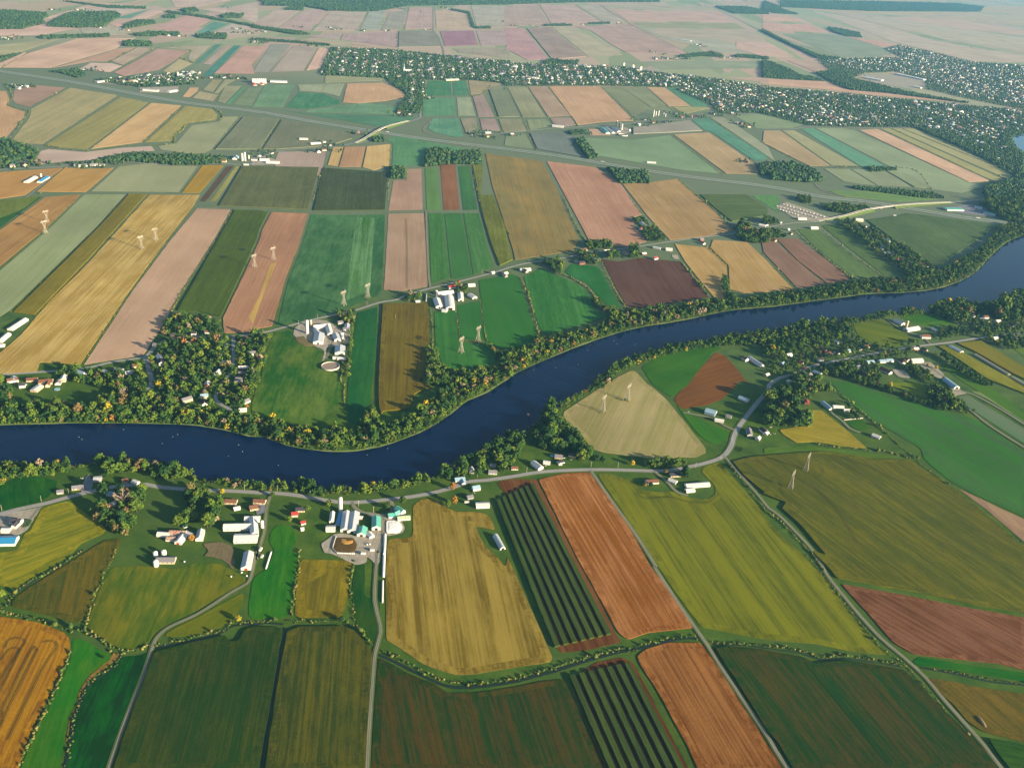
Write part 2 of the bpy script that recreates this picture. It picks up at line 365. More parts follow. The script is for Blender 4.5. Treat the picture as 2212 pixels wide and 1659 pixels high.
# ---------------------------------------------------------------- survey of the fields: style, two tones | row direction or - | outline
FIELDS = """
soy a87c12 865c08|A1 0,1350 270,790|A1 0,500 150,520 300,545 500,625 540,680 535,760 490,870 420,1010 350,1170 230,1400 140,1680 0,1680 -60,1680 -60,490
grass 2c700a 507a14|A1 300,1500 520,800|A1 548,672 640,672 780,760 850,790 850,830 760,890 680,950 605,1060 575,1180 525,1270 500,1430 460,1690 140,1690 260,1420 360,1220 440,1050 515,880 550,780
stub 967846 7a6034|A1 530,1300 870,800|A1 875,765 925,780 895,830 825,880 715,960 645,1040 610,1110 585,1190 540,1290 522,1430 478,1690 464,1690 505,1430 530,1270 580,1180 608,1060 683,952 765,890
grass 0a4404 1c680a|A1 600,1600 900,900|A1 935,805 1060,795 1145,765 1118,870 1048,1040 940,1320 825,1690 490,1690 545,1430 562,1290 640,1120 690,1010 790,930
corn 2a4a08 44500e|A2 60,1659 240,600|A1 1180,780 1300,750 1500,695 1680,660 1722,648 1765,697 1825,692 1862,622 1890,600 1977,582 A2 242,595 190,900 52,1690 A1 860,1690 945,1420 1050,1130
hay 6c7820 968e36|B1 0,1480 870,1180|B1 360,1110 590,1050 650,1090 760,1175 860,1235 918,1300 880,1340 690,1425 A1 560,15 420,105 200,225 120,290 20,270 -60,250 B1 -60,1500 150,1475 210,1330 255,1310
soy 46560e 6c6224|A1 640,180 570,530|B1 1045,1375 960,1590 A1 830,100 770,220 705,400 645,510 600,555 545,545 400,505 210,455 85,428 95,375 210,285 400,170 560,70 700,-20 B1 900,1390
grass 40640c 72742a|A1 1400,500 1560,60|A1 850,120 1100,112 1340,135 1500,85 1690,95 1890,215 1870,255 1690,345 1490,465 1290,560 1200,615 1155,680 1060,738 980,752 900,742 840,715 760,645 655,600 700,450 780,245
grass 6c741e 4c6c14|A1 1260,640 1860,330|A1 1262,655 1270,625 1360,572 1500,508 1700,398 1850,318 1872,335 1865,400 1790,520 1700,578 1500,640 1330,660
grass 2a6e06 4a8208|A2 0,500 80,60|A1 1900,430 1900,490 1930,518 1975,525 A2 120,512 245,512 295,470 320,290 340,150 368,15 300,10 B2 400,1370 330,1262 220,1258 155,1320 140,1400 190,1480 160,1560 A2 110,130 15,200 A1 1925,240
hay 66620e 8c7e30|A2 440,500 520,70|A2 385,60 775,70 748,180 738,340 718,440 680,508 365,512 325,488 335,300 362,100
grass 1c500a 40600e|-|A2 795,110 868,95 862,340 985,388 978,640 938,712 862,635 785,545 775,430 760,330 775,200
hay 9c8844 6c5e18|A2 1400,0 1520,880|B2 1372,1100 1440,1042 1530,1028 1600,1058 1680,1116 1750,1146 1900,1146 1990,1156 2045,1195 2085,1290 2070,1305 1985,1285 1925,1275 1945,1340 1998,1440 2115,1545 2170,1619 A3 30,40 48,80 125,250 225,470 322,690 375,815 360,850 0,905 A2 1700,945 1560,952 1310,870 1110,730 1022,680 1020,200 1030,0 B2 1160,1375 1350,1368 1378,1330
corn 3c4c08 5c5c14|A2 300,1400 390,640|A2 265,625 370,582 700,577 800,625 922,775 912,900 870,1690 95,1690 180,1100
soy 284808 504818|A2 1480,1090 1620,1659|A2 968,810 1060,855 1200,935 1400,1015 1500,1085 1700,1085 1977,1045 A3 300,995 460,980 515,1080 632,1340 800,1690 A2 905,1690 945,1000
till 7a563a 5e402c|A3 640,200 880,640|B3 0,840 280,850 300,900 430,1150 600,1500 A3 700,310 860,630 905,700 A3 640,760 440,780 400,745 B3 30,1000 -60,880
soy a8744a 885830|A3 640,200 880,640|B3 285,852 500,800 715,790 895,1030 1065,1280 1230,1580 A3 1300,350 1455,590 1350,600 1100,628 945,682 875,630 700,310 B3 605,1500 435,1150
hay 7c7e28 586406|A4 340,60 900,740|B3 775,800 900,800 1130,890 1150,935 1300,955 1420,945 1520,990 1640,1015 1710,1010 1770,965 1755,890 1650,790 1660,745 1800,700 1850,745 2000,925 2135,1080 2205,1190 A4 310,20 510,240 690,485 890,735 970,795 890,792 700,772 400,712 A3 2026,682 1800,642 1610,602 1515,590 1445,500 1255,240 1110,0 B3 1280,1560 1105,1300 905,1000
corn 224a0a 4a4a0e|A4 100,1000 600,1659|A4 150,790 300,812 400,862 620,842 850,872 1080,912 1190,1015 1340,1175 1490,1315 1690,1525 1830,1690 240,1690 105,1460 A3 2026,1405 1855,1130 1610,750 1700,738 2026,768
soy 9a6a3e 784e28|A3 1060,960 1430,1659|A3 1015,805 1085,750 1250,700 1500,700 1525,725 1635,880 1840,1200 2015,1480 A4 95,1560 170,1690 A3 1490,1690 1405,1500 1205,1130 1035,860
till 6c4a30 543824|A3 1060,960 1430,1659|A3 590,920 700,850 900,808 995,855 1050,960 1430,1690 800,1690 640,1330 505,990
soy 86604a 6c4a38|A4 700,300 1700,870|A4 600,250 750,278 1100,338 1500,418 2004,508 2060,520 2060,925 1800,862 1500,832 1150,790 1005,705 860,540
grass 1c6408 3c7414|A4 1200,890 2004,1010|A4 1148,850 1195,806 1500,856 2060,935 2060,1010 1700,950 1300,888 1200,880
soy 565420 766634|A4 1300,1000 1800,1420|A4 1258,968 1350,980 1700,1050 2060,1100 2060,1475 1800,1415 1690,1385 1570,1310 1460,1175 1340,1070
corn 244e14 446a28|-|A4 1725,1440 2060,1500 2060,1690 1905,1690 1800,1560
corn 56641e 6c6c2c|B4 500,650 1900,1597|B3 1905,705 2060,668 2212,652 B4 200,648 500,628 700,650 950,690 1265,700 1340,765 1550,895 1690,995 1890,1155 2230,1450 A4 2060,120 2060,490 1600,412 1200,322 800,252 565,212 505,135 370,0 B4 530,1500 310,1240 160,1110 195,1060 0,985 B3 2170,960 2010,830
hay 4a744a 3a7a3a|B4 640,140 2212,1100|B4 500,15 700,28 1000,120 1300,210 1600,300 1780,340 2260,650 2260,1200 1900,1035 1600,888 1365,690 1335,595 910,348 650,130 600,60
stub 96705a a5845f|-|B4 1645,930 1900,1045 2260,1215 2260,1430 1900,1120
soy a8963a 8a8430|B4 160,460 700,560|B4 140,440 280,415 415,405 340,275 500,275 695,425 890,598 700,583 450,542 285,552 165,475
grass 4a7430 5f7f38|-|B4 10,590 400,578 700,612 1000,642 1270,690 900,677 500,612 200,622 10,645
grass 4a7a2a 33701f|-|B4 705,365 850,355 915,435 830,450 760,420
hay 7f8f36 5f7f2c|B4 1040,40 1380,130|B4 1040,42 1300,32 1380,65 1420,185 1250,135
hay 76846a 5a805a|-|B4 1625,165 1730,140 2260,455 2260,590 1790,285
hay 6a8a58 7a8458|-|B4 1740,110 1880,120 2260,345 2260,415 1900,180
corn 7a8038 8a8a40|-|C4 1480,1280 1570,1275 1700,1340 2060,1535 2260,1655 2260,1700 1900,1560 1560,1330
corn 8a8440 767c3a|-|C4 1640,1255 1850,1235 2260,1490 2260,1580 2110,1510 1800,1330
hay 6a8a4a 55803f|-|C4 2120,1300 2260,1280 2260,1400
hay 5f8040 467a38|C4 1540,1440 2212,1800|C4 1500,1440 1590,1430 1900,1590 B4 2260,330 2260,400 1850,130 1700,40
hay 7d8a2e 5f7c28|C4 760,1090 1300,1200|C4 760,1085 1000,1050 1090,1100 1260,1200 1130,1290 940,1260 800,1180
grass 3a7a30 5a8a38|-|C4 1145,1015 1390,1000 1560,1050 1650,1095 1400,1110 1270,1090
grass 447a34 34702e|B3 1430,120 1900,-80|C3 1145,1440 1400,1270 1700,1225 1830,1280 1740,1320 1540,1590 B3 1400,165 1240,60
till 884e30 70402a|B3 1430,190 1900,30|C3 1770,1315 1850,1340 1930,1430 2060,1590 B3 1980,20 1830,180 1700,230 1560,250 1490,275 1415,180 1560,0
hay b0a06a 8f8a50|B3 620,480 900,0|C3 1050,1470 1100,1470 1200,1580 B3 1230,70 1360,180 1500,350 1650,540 1690,590 1690,630 1600,670 1450,665 1330,690 1100,660 820,625 720,590 650,480 540,390 490,320 500,280 700,150 900,20
grass 4a8030 3a7a2a|-|B3 1440,225 1540,290 1600,330 1780,410 1880,450 1870,500 1800,560 1720,545 1640,490 1520,345
grass 185c0c 306c10|-|B1 0,920 100,870 270,835 500,880 480,950 430,1010 350,1065 0,1150 -60,1160 -60,950
grass 4a7a50 35702c|-|C1 0,70 370,12 0,285 -60,320 -60,80
soy b98a55 a5754a|C1 60,300 500,0|C1 15,290 385,20 C1 690,-5 660,40 520,165 430,255 350,325 0,615 -60,660 -60,340
hay a0ac7c 8ea070|C1 20,900 800,100|C1 -60,690 0,645 350,345 445,262 700,12 720,-5 1080,-5 835,268 495,598 95,985 -60,1085
corn 7c783c 8a8244|C1 200,950 1100,100|C1 1105,-5 1262,-5 995,290 755,560 475,850 300,1030 115,1005 515,610 855,270
soy c8a85c a88640|C1 400,1200 1500,100|C1 1280,0 1715,0 1655,100 1435,380 1095,850 955,1060 685,1465 560,1445 345,1435 320,1515 0,1535 -60,1540 -60,1400 175,1200 405,930 755,580 1015,290
stub c29a7c b58c70|C1 900,1300 1800,150|C1 1685,115 1980,125 1825,400 1555,820 1455,1010 1390,1130 1230,1375 970,1415 710,1460 975,1060 1125,830 1455,390
corn 4f6c40 5b7444|C1 1700,950 2150,150|C1 2010,132 2212,135 C2 140,150 65,300 C1 2205,370 2095,620 1985,850 1892,1045 1700,1005 1515,995 1645,770 1855,400
soy b87e64 a8705a|C1 2050,1000 C2 330,150|C2 165,147 482,160 455,250 395,450 295,700 235,920 175,1125 60,1145 C1 2160,1180 1915,1185 1905,1055 2105,640 2218,390 C2 85,300
soy c49c50 b08a44|C2 20,1090 190,590|C2 155,592 215,575 105,850 15,1100 0,1110 -30,1050 70,850
grass 3c7450 568a5a|C2 330,900 700,180|C2 505,165 870,172 1140,167 1135,400 1112,820 1080,865 865,950 500,1070 215,1118 255,950 305,740 405,500
hay 78ac74 3f7a3a|C2 850,840 940,190|C2 885,190 1055,190 1015,825 805,905 835,600
stub bb9d80 a98c70|C2 1200,800 1230,160|C2 1165,160 1475,155 1495,480 1508,785 1300,825 1125,815 1145,500
hay 44824c 549054|C2 1600,720 1570,160|C2 1508,155 1640,155 1695,710 1530,762 1522,450
hay 4c8a52 42804e|C2 1800,690 1720,160|C2 1645,155 1800,155 1888,695 1740,722 1702,712
hay 46844e 568e56|C2 2000,640 1880,160|C2 1805,155 1945,155 2015,430 2072,610 1895,690
corn 6c7c48 7f8a4c|C2 2050,560 1980,0|E2 1815,1365 1900,1355 C2 1965,10 2065,0 2140,200 2200,340 C3 20,300 75,545 C2 2120,610 2040,400 1968,150
corn 66755a 72805c|-|D 523,360 690,363 666,454 472,446
corn 4c6350 586e58|-|D 697,364 838,374 832,455 677,456
stub bb9c84 ad8e78|-|D 879,366 911,365 914,454 838,456 849,390 877,390
hay 6f9c62 5a8a55|-|D 917,364 944,362 953,454 921,455
till 9a6654 87584a|-|D 950,356 984,356 994,454 958,455
hay 45805a 508a58|-|D 989,360 1014,358 1033,454 1000,455
soy a08a58 848058|D 1150,540 1100,350|D 1048,332 1172,349 1198,400 1252,520 1238,543 1112,563 1107,540 1062,400
soy c48c78 b47c68|C3 800,400 600,50|D 1180,349 1286,362 1340,396 C3 1100,90 1160,165 1085,188 1090,260 1150,330 1195,388 1050,435 900,425 705,375 645,260
soy b59468 a58458|C3 1500,350 1200,30|E3 970,1512 1205,1503 1425,1475 C3 1600,0 1755,130 1910,295 1700,345 1385,380 1335,325 1190,170
corn 5c7a58 68845c|-|C3 1640,0 2025,0 2205,110 2205,175 2080,195 1905,225 1770,120
hay 5f9868 6a9c64|-|C3 2055,0 2300,0 2300,150 2212,100
soy c29c60 b08850|C3 1900,780 1600,430|C3 1425,410 1560,425 1710,440 1865,590 1870,690 1825,660 1815,760 1845,870 1760,865 1605,680 1505,550
soy bf9a62 ad8850|C3 2150,800 1850,400|C3 1745,375 2035,395 2205,555 C4 140,665 270,800 0,825 C3 2000,820 1885,790 1875,590 1722,440
till 6f5a54 5f4c48|C3 1300,900 1050,530|C3 812,535 960,555 1130,525 1478,555 1555,650 1695,830 1720,855 1400,905 1160,945 1035,950 935,780
hay 367c44 4a8a4c|C3 400,1150 300,650|C3 160,685 250,645 300,605 400,655 600,735 695,805 732,870 750,950 880,1015 600,1100 345,1170 290,1100 228,900
grass 3c8450 2f7848|-|C3 505,640 560,575 780,595 825,650 942,880 985,945 850,920 770,830 690,735 555,685
hay 3e8044 327640|C2 2200,1200 2000,750|C3 0,655 120,675 190,900 275,1150 230,1240 0,1310 C2 2000,1245 1965,950 1940,725 2100,705
hay 367a40 448444|C2 1800,1400 1760,960|C2 1560,1005 1740,950 1770,1250 1990,1290 2010,1245 2095,1430 1950,1480 1700,1490 1615,1435 1595,1330 1570,1310
hay 3c8044 327640|C2 1900,1200 1840,930|C2 1755,945 1950,905 1995,1240 1780,1235
corn 7c7030 625a22|C2 1300,1600 1330,940|C2 1118,938 1505,925 1522,1150 1522,1310 1495,1420 1475,1560 B2 1430,30 1540,80 1400,140 1335,275 1130,290 1105,320 1082,230 C2 1082,1600 1097,1300
grass 246840 30703e|C2 900,1600 1000,1000|C2 905,1005 1078,958 1062,1300 1030,1619 B2 1010,220 980,320 940,410 830,395 808,260 B2 825,0 C2 858,1300 893,1050
grass 2e6c34 64803c|C2 300,1600 420,1200|C2 190,1175 340,1155 355,1230 500,1295 615,1350 600,1420 640,1490 740,1530 795,1619 B2 765,150 770,200 655,295 600,370 450,430 360,380 0,320 B1 2150,255 2195,60 C2 65,1619 105,1400
soy 9c806e 8c7264|C4 400,740 50,400|C4 -10,395 100,385 530,755 300,795 155,640 10,490
soy 9a7e6c 8c7060|C4 600,700 200,370|C4 120,375 290,365 695,660 735,725 555,755 305,560
hay 5f8258 6a8a5c|C4 850,690 380,280|C4 290,290 465,285 635,420 990,685 785,705 630,590 440,440
hay 5c8058 688858|C4 1150,690 600,240|C4 490,255 680,235 845,380 1235,695 1035,685 725,450
corn 57785a 648460|C4 1600,600 1000,200|C4 880,215 1150,178 1240,158 1700,218 2030,258 1890,330 1690,470 1490,605 1405,595 1160,420
soy c6905a b8824c|E1 100,1550 450,1400|E1 -40,1425 0,1422 500,1385 520,1390 235,1595 215,1610 0,1640 -40,1645
soy cb9a5a bb884c|E1 400,1580 800,1400|E1 560,1385 680,1395 940,1385 710,1585 500,1585 300,1580 545,1375
hay a2a880 98a078|-|E1 975,1375 1290,1338 1310,1365 1630,1370 1475,1585 745,1580
soy b8994c a88a44|-|E1 1665,1365 1845,1365 1645,1595 1495,1590
till 5f5a52 6a6458|-|E1 1862,1370 1928,1370 1715,1640 1690,1665 1640,1659
hay 9c9c5c a8a464|-|E1 1940,1370 1975,1375 1785,1659 1725,1659
grass 6f8a48 7c9050|-|E1 0,1650 340,1615 200,1720 0,1800 -60,1800 -60,1655
stub b59c8a a88e7c|-|E1 115,745 300,705 545,725 240,885 125,855 100,825
hay a4a478 b2a87c|E1 200,1150 900,770|E1 575,725 960,785 965,795 355,1190 185,1185 95,1155 240,970 255,900
soy 9c9c68 a4a06c|E1 500,1200 1200,850|E1 995,800 1225,848 715,1235 480,1215 375,1195
soy d2ac7c c49c6c|E1 800,1200 1450,880|E1 1245,850 1495,873 1165,1175 745,1230
soy 9f9c64 a8a46c|-|E1 1520,875 1745,900 1795,950 1785,985 1560,1015 1445,1105 1425,1165 1190,1175
hay a4aa84 98a27c|E1 1600,1240 1950,970|E1 1575,1035 1800,1005 1835,965 1970,962 1745,1235 1690,1262 1540,1268 1320,1235 1300,1205 1445,1185
stub d0b8a4 c4aa94|-|E1 335,1245 400,1230 700,1255 1000,1220 1250,1205 1280,1245 1050,1255 880,1285 740,1325 560,1330 300,1360 275,1320
soy cca27e be9470|-|E1 -40,755 55,755 85,830 55,870 115,895 210,925 200,970 55,1135 -40,1140
soy bb8468 ae785e|-|E1 -40,1205 180,1215 170,1260 60,1315 -40,1320
corn 88957a 808e74|-|E1 2000,970 2126,970 E2 225,985 65,1235 E1 2126,1235 1770,1235
corn 828c76 7a866e|-|E2 245,990 755,1090 820,1112 825,1145 640,1205 200,1235 90,1230
soy a8a888 9ca07e|-|E1 1745,660 1830,660 1750,765 1665,745
soy a8aa8c 9ea282|-|E1 1845,660 1940,660 1865,705 1800,770 1760,770
soy b5ae8c a8a280|-|E1 1580,810 1640,755 1795,785 1755,840
soy a2a888 969e7e|-|E1 1785,840 1850,710 1990,712 1850,858
grass 5f9c7c 6aa484|-|E1 2000,715 2028,722 1900,860 1855,855
grass 7f9c7c 8aa484|-|E1 2045,728 2126,722 E2 90,710 0,870 E1 2120,880 1915,862
soy d2ac84 c6a078|-|E1 1500,800 1560,725 1640,725 1630,755 1560,805
grass 72a080 80aa84|E2 0,880 100,700|E2 5,885 105,705 355,702 258,888
grass 4c9074 62a07c|-|E2 272,888 385,762 580,775 715,825 735,862 600,882 450,902
soy aab898 a0b08e|-|E2 375,702 765,692 722,800 580,765 390,750
soy ccA684 be9878|E2 760,850 790,690|E2 782,692 1075,685 1235,745 1265,800 1100,835 880,855 745,846
grass 6fa280 80ac86|E2 600,940 650,880|E2 460,908 930,848 1195,878 1175,945 440,928
grass 5a947a 669c7e|-|E2 440,935 1165,955 1350,968 1290,1000 1060,1050 700,985 235,908
soy a6ae8c 9ca684|-|E2 602,625 1085,625 1108,665 595,685
grass 4f9274 5c9a78|-|E2 1448,665 1638,668 1648,790 1415,795
grass 52947a 60a080|-|E2 1648,668 1758,662 1790,786 1658,790
grass 60a07c 70a884|E2 1450,960 1450,810|E2 1408,808 1668,808 1685,955 1402,960
hay a6b292 8aa884|E2 1700,950 1690,810|E2 1682,805 1800,803 1845,958 1695,956
grass 62a284 74ac88|E2 1500,1100 1500,980|E2 1485,978 1700,978 1745,1125 1680,1135 1505,1095 1445,1058
soy a69c88 8a9c7c|-|E2 1712,978 1850,974 1855,1055 1762,1105
soy b2aa8c a6a082|-|E2 1778,668 2035,660 2055,695 1960,715 1880,775 1802,785
corn 8c9c84 84967e|-|E2 1950,742 2080,742 E3 15,725 135,965 0,968 E2 2028,966
soy ae9e94 a29288|-|E2 1815,803 1900,775 2000,966 1862,966
soy ae9e94 a49488|-|E2 1872,982 2005,982 2048,1080 1892,1078
soy 9c9f82 90967a|-|E2 2028,982 2126,982 E3 145,982 195,1080 0,1090 E2 2062,1082
grass 5f9c70 6ca478|-|E2 1160,1185 1100,1150 1200,1120 1800,1235 1890,1265 1885,1345 1420,1362 1285,1372 1150,1368
soy d6b274 caa468|E2 650,1370 710,1215|E2 664,1218 755,1213 708,1375 620,1362
soy c09474 b48868|E2 780,1370 830,1210|E2 760,1213 938,1208 900,1380 714,1378
soy d6b678 cca86a|E2 1000,1390 1020,1195|E2 945,1208 1142,1190 1132,1366 1000,1408 908,1382
stub b6a494 aa9888|-|E2 215,1252 608,1245 612,1262 588,1376 550,1458 215,1405 178,1350
soy a2a788 98a080|-|E3 28,724 188,719 345,966 152,966
soy b6a48e ac9882|-|E3 198,719 350,714 555,957 362,966
soy caa486 be987a|E3 800,1000 550,720|E3 368,714 788,714 1072,998 850,1005 607,1035
hay 94a284 8c9c7e|-|E3 800,718 958,718 1205,890 1060,968 1025,925
hay 92a484 9aaa8a|-|E3 963,718 1150,718 1335,868 1208,888
soy caaa86 be9e7c|-|E3 1173,720 1318,722 1540,876 1352,878
grass 62a084 6ea88c|-|E3 1333,724 1428,724 1700,878 1552,881
soy b2b284 a6aa7c|-|E3 1385,884 1615,884 1730,893 1635,908 1485,945
hay 9aac88 90a480|-|E3 1090,905 1205,892 1330,890 1440,935 1300,905
hay 90a480 9aaa86|-|E3 185,988 348,984 395,1038 212,1076
soy b2a292 a89888|-|E3 372,974 557,972 596,1030 480,1050 402,1018
corn 82928c 7a8c84|-|E3 213,1100 498,1095 528,1125 597,1142 557,1200 645,1298 272,1232
hay 92a688 8aa080|-|E3 15,1112 183,1104 246,1230 0,1200
hay 8faf8a 86a882|E3 1300,1400 900,1150|E3 645,1135 1060,1154 1365,1116 1780,1432 1450,1402 775,1285
soy c2ac84 b6a07a|E3 1850,1420 1500,1110|E3 1393,1110 1688,1094 2050,1342 2140,1440 1825,1432
corn a8a698 9ea090|-|E3 1060,1055 1530,994 1635,1080 1360,1096 1062,1108
grass 64a28a 70aa90|-|E3 1545,988 1678,974 1845,1082 2177,1294 E4 75,1290 0,1330 E3 2060,1326 1702,1086 1645,1072
hay a6ae94 9aa68a|-|E3 1694,968 1798,964 1918,1034 2177,1214 E4 100,1330 E3 1862,1082
hay 9ab28e 90aa86|-|E3 1895,955 2177,934 E4 140,942 340,1030 250,1058 0,1060 E3 2075,1058
stub d2ac94 c69e86|-|E3 695,1064 828,1064 885,1118 705,1118
soy c2ae8a b6a480|E4 500,1340 100,1080|E4 10,1078 150,1078 560,1366 390,1372 0,1180
hay aaac86 a2a880|-|E4 160,1076 262,1074 790,1368 570,1366
grass 6cac8c 78b092|-|E4 315,1064 418,1055 1030,1378 860,1386 800,1366
hay a2b694 98ae8a|E4 1300,1400 800,1130|E4 432,1056 648,1056 760,1074 1690,1498 1820,1540 1640,1594 1250,1544 1005,1418 1062,1382
soy dcb498 d0a68a|E4 1700,1490 900,1080|E4 795,1074 948,1064 1880,1494 1702,1504
hay b0b080 a8aa7a|-|E4 972,1060 1050,1060 2010,1488 1905,1497
hay b2b286 a8aa7e|-|E4 1062,1060 1140,1060 2070,1430 2030,1485
hay b4b488 aaae80|-|E4 1152,1060 1258,1060 1345,1114 2050,1420
hay a0b08c 96a882|-|E4 505,1390 720,1394 940,1530 800,1518 665,1496
hay a2b08e 98a884|-|E4 728,1394 1000,1400 1240,1545 950,1530
corn 92a682 9aac88|-|E4 1010,1405 1200,1440 1380,1556 1250,1545
hay 6aa070 88a868|-|E4 530,1570 900,1575 1400,1640 C4 1500,40 1150,60 700,20
soy b7b794 adae8a|-|E1 -40,375 485,325 200,425 -40,495
soy d6b6a0 caa894|E1 200,540 900,340|E1 240,440 640,322 1125,315 1000,372 970,400 420,562 20,560 0,545
stub d8b8a4 ccac98|-|E1 -40,540 205,432 225,442 15,565 -40,562
soy c6aa94 bca08a|-|E1 440,562 985,400 1115,395 895,512 755,508
stub e0c6b4 d6baa6|-|E1 745,520 925,525 1010,548 908,600 650,572
soy bfb09c b5a692|-|E1 915,508 1130,395 1272,400 1008,540
soy c2a698 b69a8c|E1 1000,620 1350,410|E1 1035,548 1300,405 1562,424 1315,578 1020,632 935,602
soy bcb69e b2ac94|-|E1 1335,392 1730,382 1590,512 1545,495 1565,415
soy bdb690 b2ac86|-|E1 1335,592 1480,485 1585,528 1425,612
grass 609a8c 6ca294|-|E1 1605,520 1765,372 1838,363 1650,526
soy b8ac9e aca092|-|E1 1665,530 1850,374 1912,374 1738,540
grass 52948a 5e9c90|-|E1 1665,628 1922,379 1986,379 1735,636
soy caab9c be9f90|-|E1 1760,608 2000,383 2126,383 E2 135,376 0,535 E1 2100,610
stub d8c0ae d0b4a2|-|E1 -40,250 400,205 650,235 340,295 -40,300
soy b7b7a4 acae9a|-|E1 650,238 1000,225 1050,288 690,298
grass 72aa9c 80b2a2|-|E1 930,155 1245,75 1075,155
soy d4beb0 cab2a4|-|E1 1075,160 1260,90 1350,96 1195,160
soy d2b8aa c6ac9e|-|E1 890,198 1070,170 1180,168 1040,205 960,225
soy ceb2a8 c2a69c|-|E1 1230,238 1540,125 1735,172 1575,266
grass 6eaa9c 7cb2a2|-|E1 1605,274 1760,184 1895,198 1715,276
soy c4beb0 bab4a6|-|E1 1910,200 2060,230 1960,290 1740,280
soy d2beb0 c8b2a4|-|E1 340,158 520,105 780,25 955,35 600,90 430,150
soy c8c0b4 beb6aa|-|E1 960,35 1240,60 1000,120 900,95 650,88
soy c4b8b0 bab0a6|-|E1 1270,85 1490,70 1400,90
soy c8bcb0 c0b2a6|-|E1 1640,80 2126,40 2126,200 1800,110
soy ccbeb2 c2b4a8|-|E1 1400,0 1900,0 1640,60 1440,60
soy c2b6aa b8aca0|-|E2 0,205 190,85 395,92 185,236 60,220
soy c0b2ac b6a8a2|-|E2 205,242 420,95 615,70 480,260
soy beb8ac b4aea2|-|E2 495,262 630,104 945,104 866,256
soy a8b8ac a2b0a4|-|E2 884,256 960,104 1115,65 1056,246
soy a8aea4 a0a89c|-|E2 1070,246 1130,104 1276,94 1238,250
soy c2b2ac b8a8a2|-|E2 1254,250 1292,65 1486,65 1486,240
soy c6baa8 bcb09e|-|E2 1514,236 1504,84 1776,104 1834,235
soy b8baae aeb2a6|-|E2 1845,230 1804,55 2126,55 E3 30,225 E2 2126,230
soy baaeaa b0a4a0|-|E2 485,298 736,275 698,330 395,296
soy baaca8 b0a29e|-|E2 724,330 748,280 1192,265 1188,394
corn 98a29c 90988e|-|E2 1208,265 1508,260 1555,390 1203,394
soy aa929e a08894|-|E2 1544,260 1828,255 1866,376 1584,386
soy baaeac b0a4a2|-|E2 1842,255 2126,255 2126,376 1882,380
soy acac9c a2a492|-|E2 1655,404 2126,394 2126,484 1705,438
soy bfb6a0 b5ac96|-|E2 372,324 660,344 1186,404 640,366
soy b7ada4 ada39a|-|E2 0,305 366,314 346,342 0,330
hay a2aa9c 98a092|E2 80,500 250,370|E2 5,598 155,363 328,369 138,598
hay bab2a4 b0a89a|E2 300,590 450,380|E2 152,598 342,374 526,394 428,586
soy d6b4a4 caa898|-|E2 445,585 547,394 635,404 567,566
soy bab2aa b0a8a0|-|E3 0,55 278,45 376,206 0,226
soy c2b6b0 b8aca6|-|E3 294,45 578,44 795,186 394,206
soy b6baae acb0a4|-|E3 594,44 768,48 1004,181 822,186
soy b2baae a8b0a4|-|E3 800,45 1700,55 1785,92 868,74
soy c8b8b0 beaea6|-|E3 878,84 1785,104 1894,186 1014,176
hay aab8a4 a0b09a|-|E3 1056,189 1896,194 1994,246 1134,232
hay bab8aa b0aea0|-|E3 1146,244 2005,258 2177,330 1745,326 1310,308
hay a8b4a2 b2b8aa|-|E3 1262,304 1735,338 2177,440 1800,440
soy c2a6a6 b89c9c|-|E3 5,238 168,238 374,494 195,500 20,410
corn aaa29c a09892|-|E3 188,238 376,228 674,470 394,494
hay babaa4 b0b09a|-|E3 394,228 556,222 860,375 985,458 694,470
soy beaea6 b4a49c|-|E3 574,222 1036,204 1520,448 1005,438 885,372 720,258
grass 98a89c 90a094|-|E3 714,258 848,252 1034,374 884,374
hay a2b69e 98ac94|-|E3 1000,512 1430,504 2177,505 2177,566 1300,576 1205,548
soy c6b2a4 bca89a|-|E3 1810,644 2177,640 2177,686
soy d2beb0 c8b2a4|-|E3 1910,348 2177,354 E4 180,420 260,470 0,470 E3 1905,400
soy ceb8b0 c4aca4|-|E4 0,194 380,205 555,268 0,256
soy d0beb2 c6b2a6|-|E4 0,124 200,134 376,186 0,176
hay 9eb6a6 96aea0|-|E4 160,282 560,280 845,334 1120,448 900,474 640,476 425,386
soy cab4a8 c0a89c|-|E4 650,290 1055,362 1145,382 970,388
hay babeb4 b2b6aa|-|E4 345,85 1500,95 2180,135 2180,218 1200,135
hay bcbcb0 c4b8b0|-|E4 1010,140 1600,160 2180,260 2180,300 1400,215
hay c2c0b4 b8b6aa|E4 700,150 2000,440|E4 410,92 700,142 1450,344 2180,465 2180,518 1750,510 1080,348
grass 90b29e 98b8a4|-|E4 1270,292 2180,314 2180,330 1500,338
hay b4bcac bcbcb0|-|E4 760,145 1000,145 2180,320 2180,440 1500,330
soy c2b2a4 b8a89a|-|E4 70,502 400,494 555,570 430,595 210,506
stub d2ae9c c8a290|-|E4 -20,648 180,660 520,672 720,744 1050,772 1450,824 1640,850 900,786 500,738 -20,688
soy c0b2a6 b6a89c|-|E4 0,572 190,592 205,628 0,622
hay b0bab2 a8b4aa|-|E4 150,0 1100,-10 2180,15 1200,12
hay b8beb8 b0b8b0|-|E4 1850,55 2180,50 2180,120 1500,95
"""
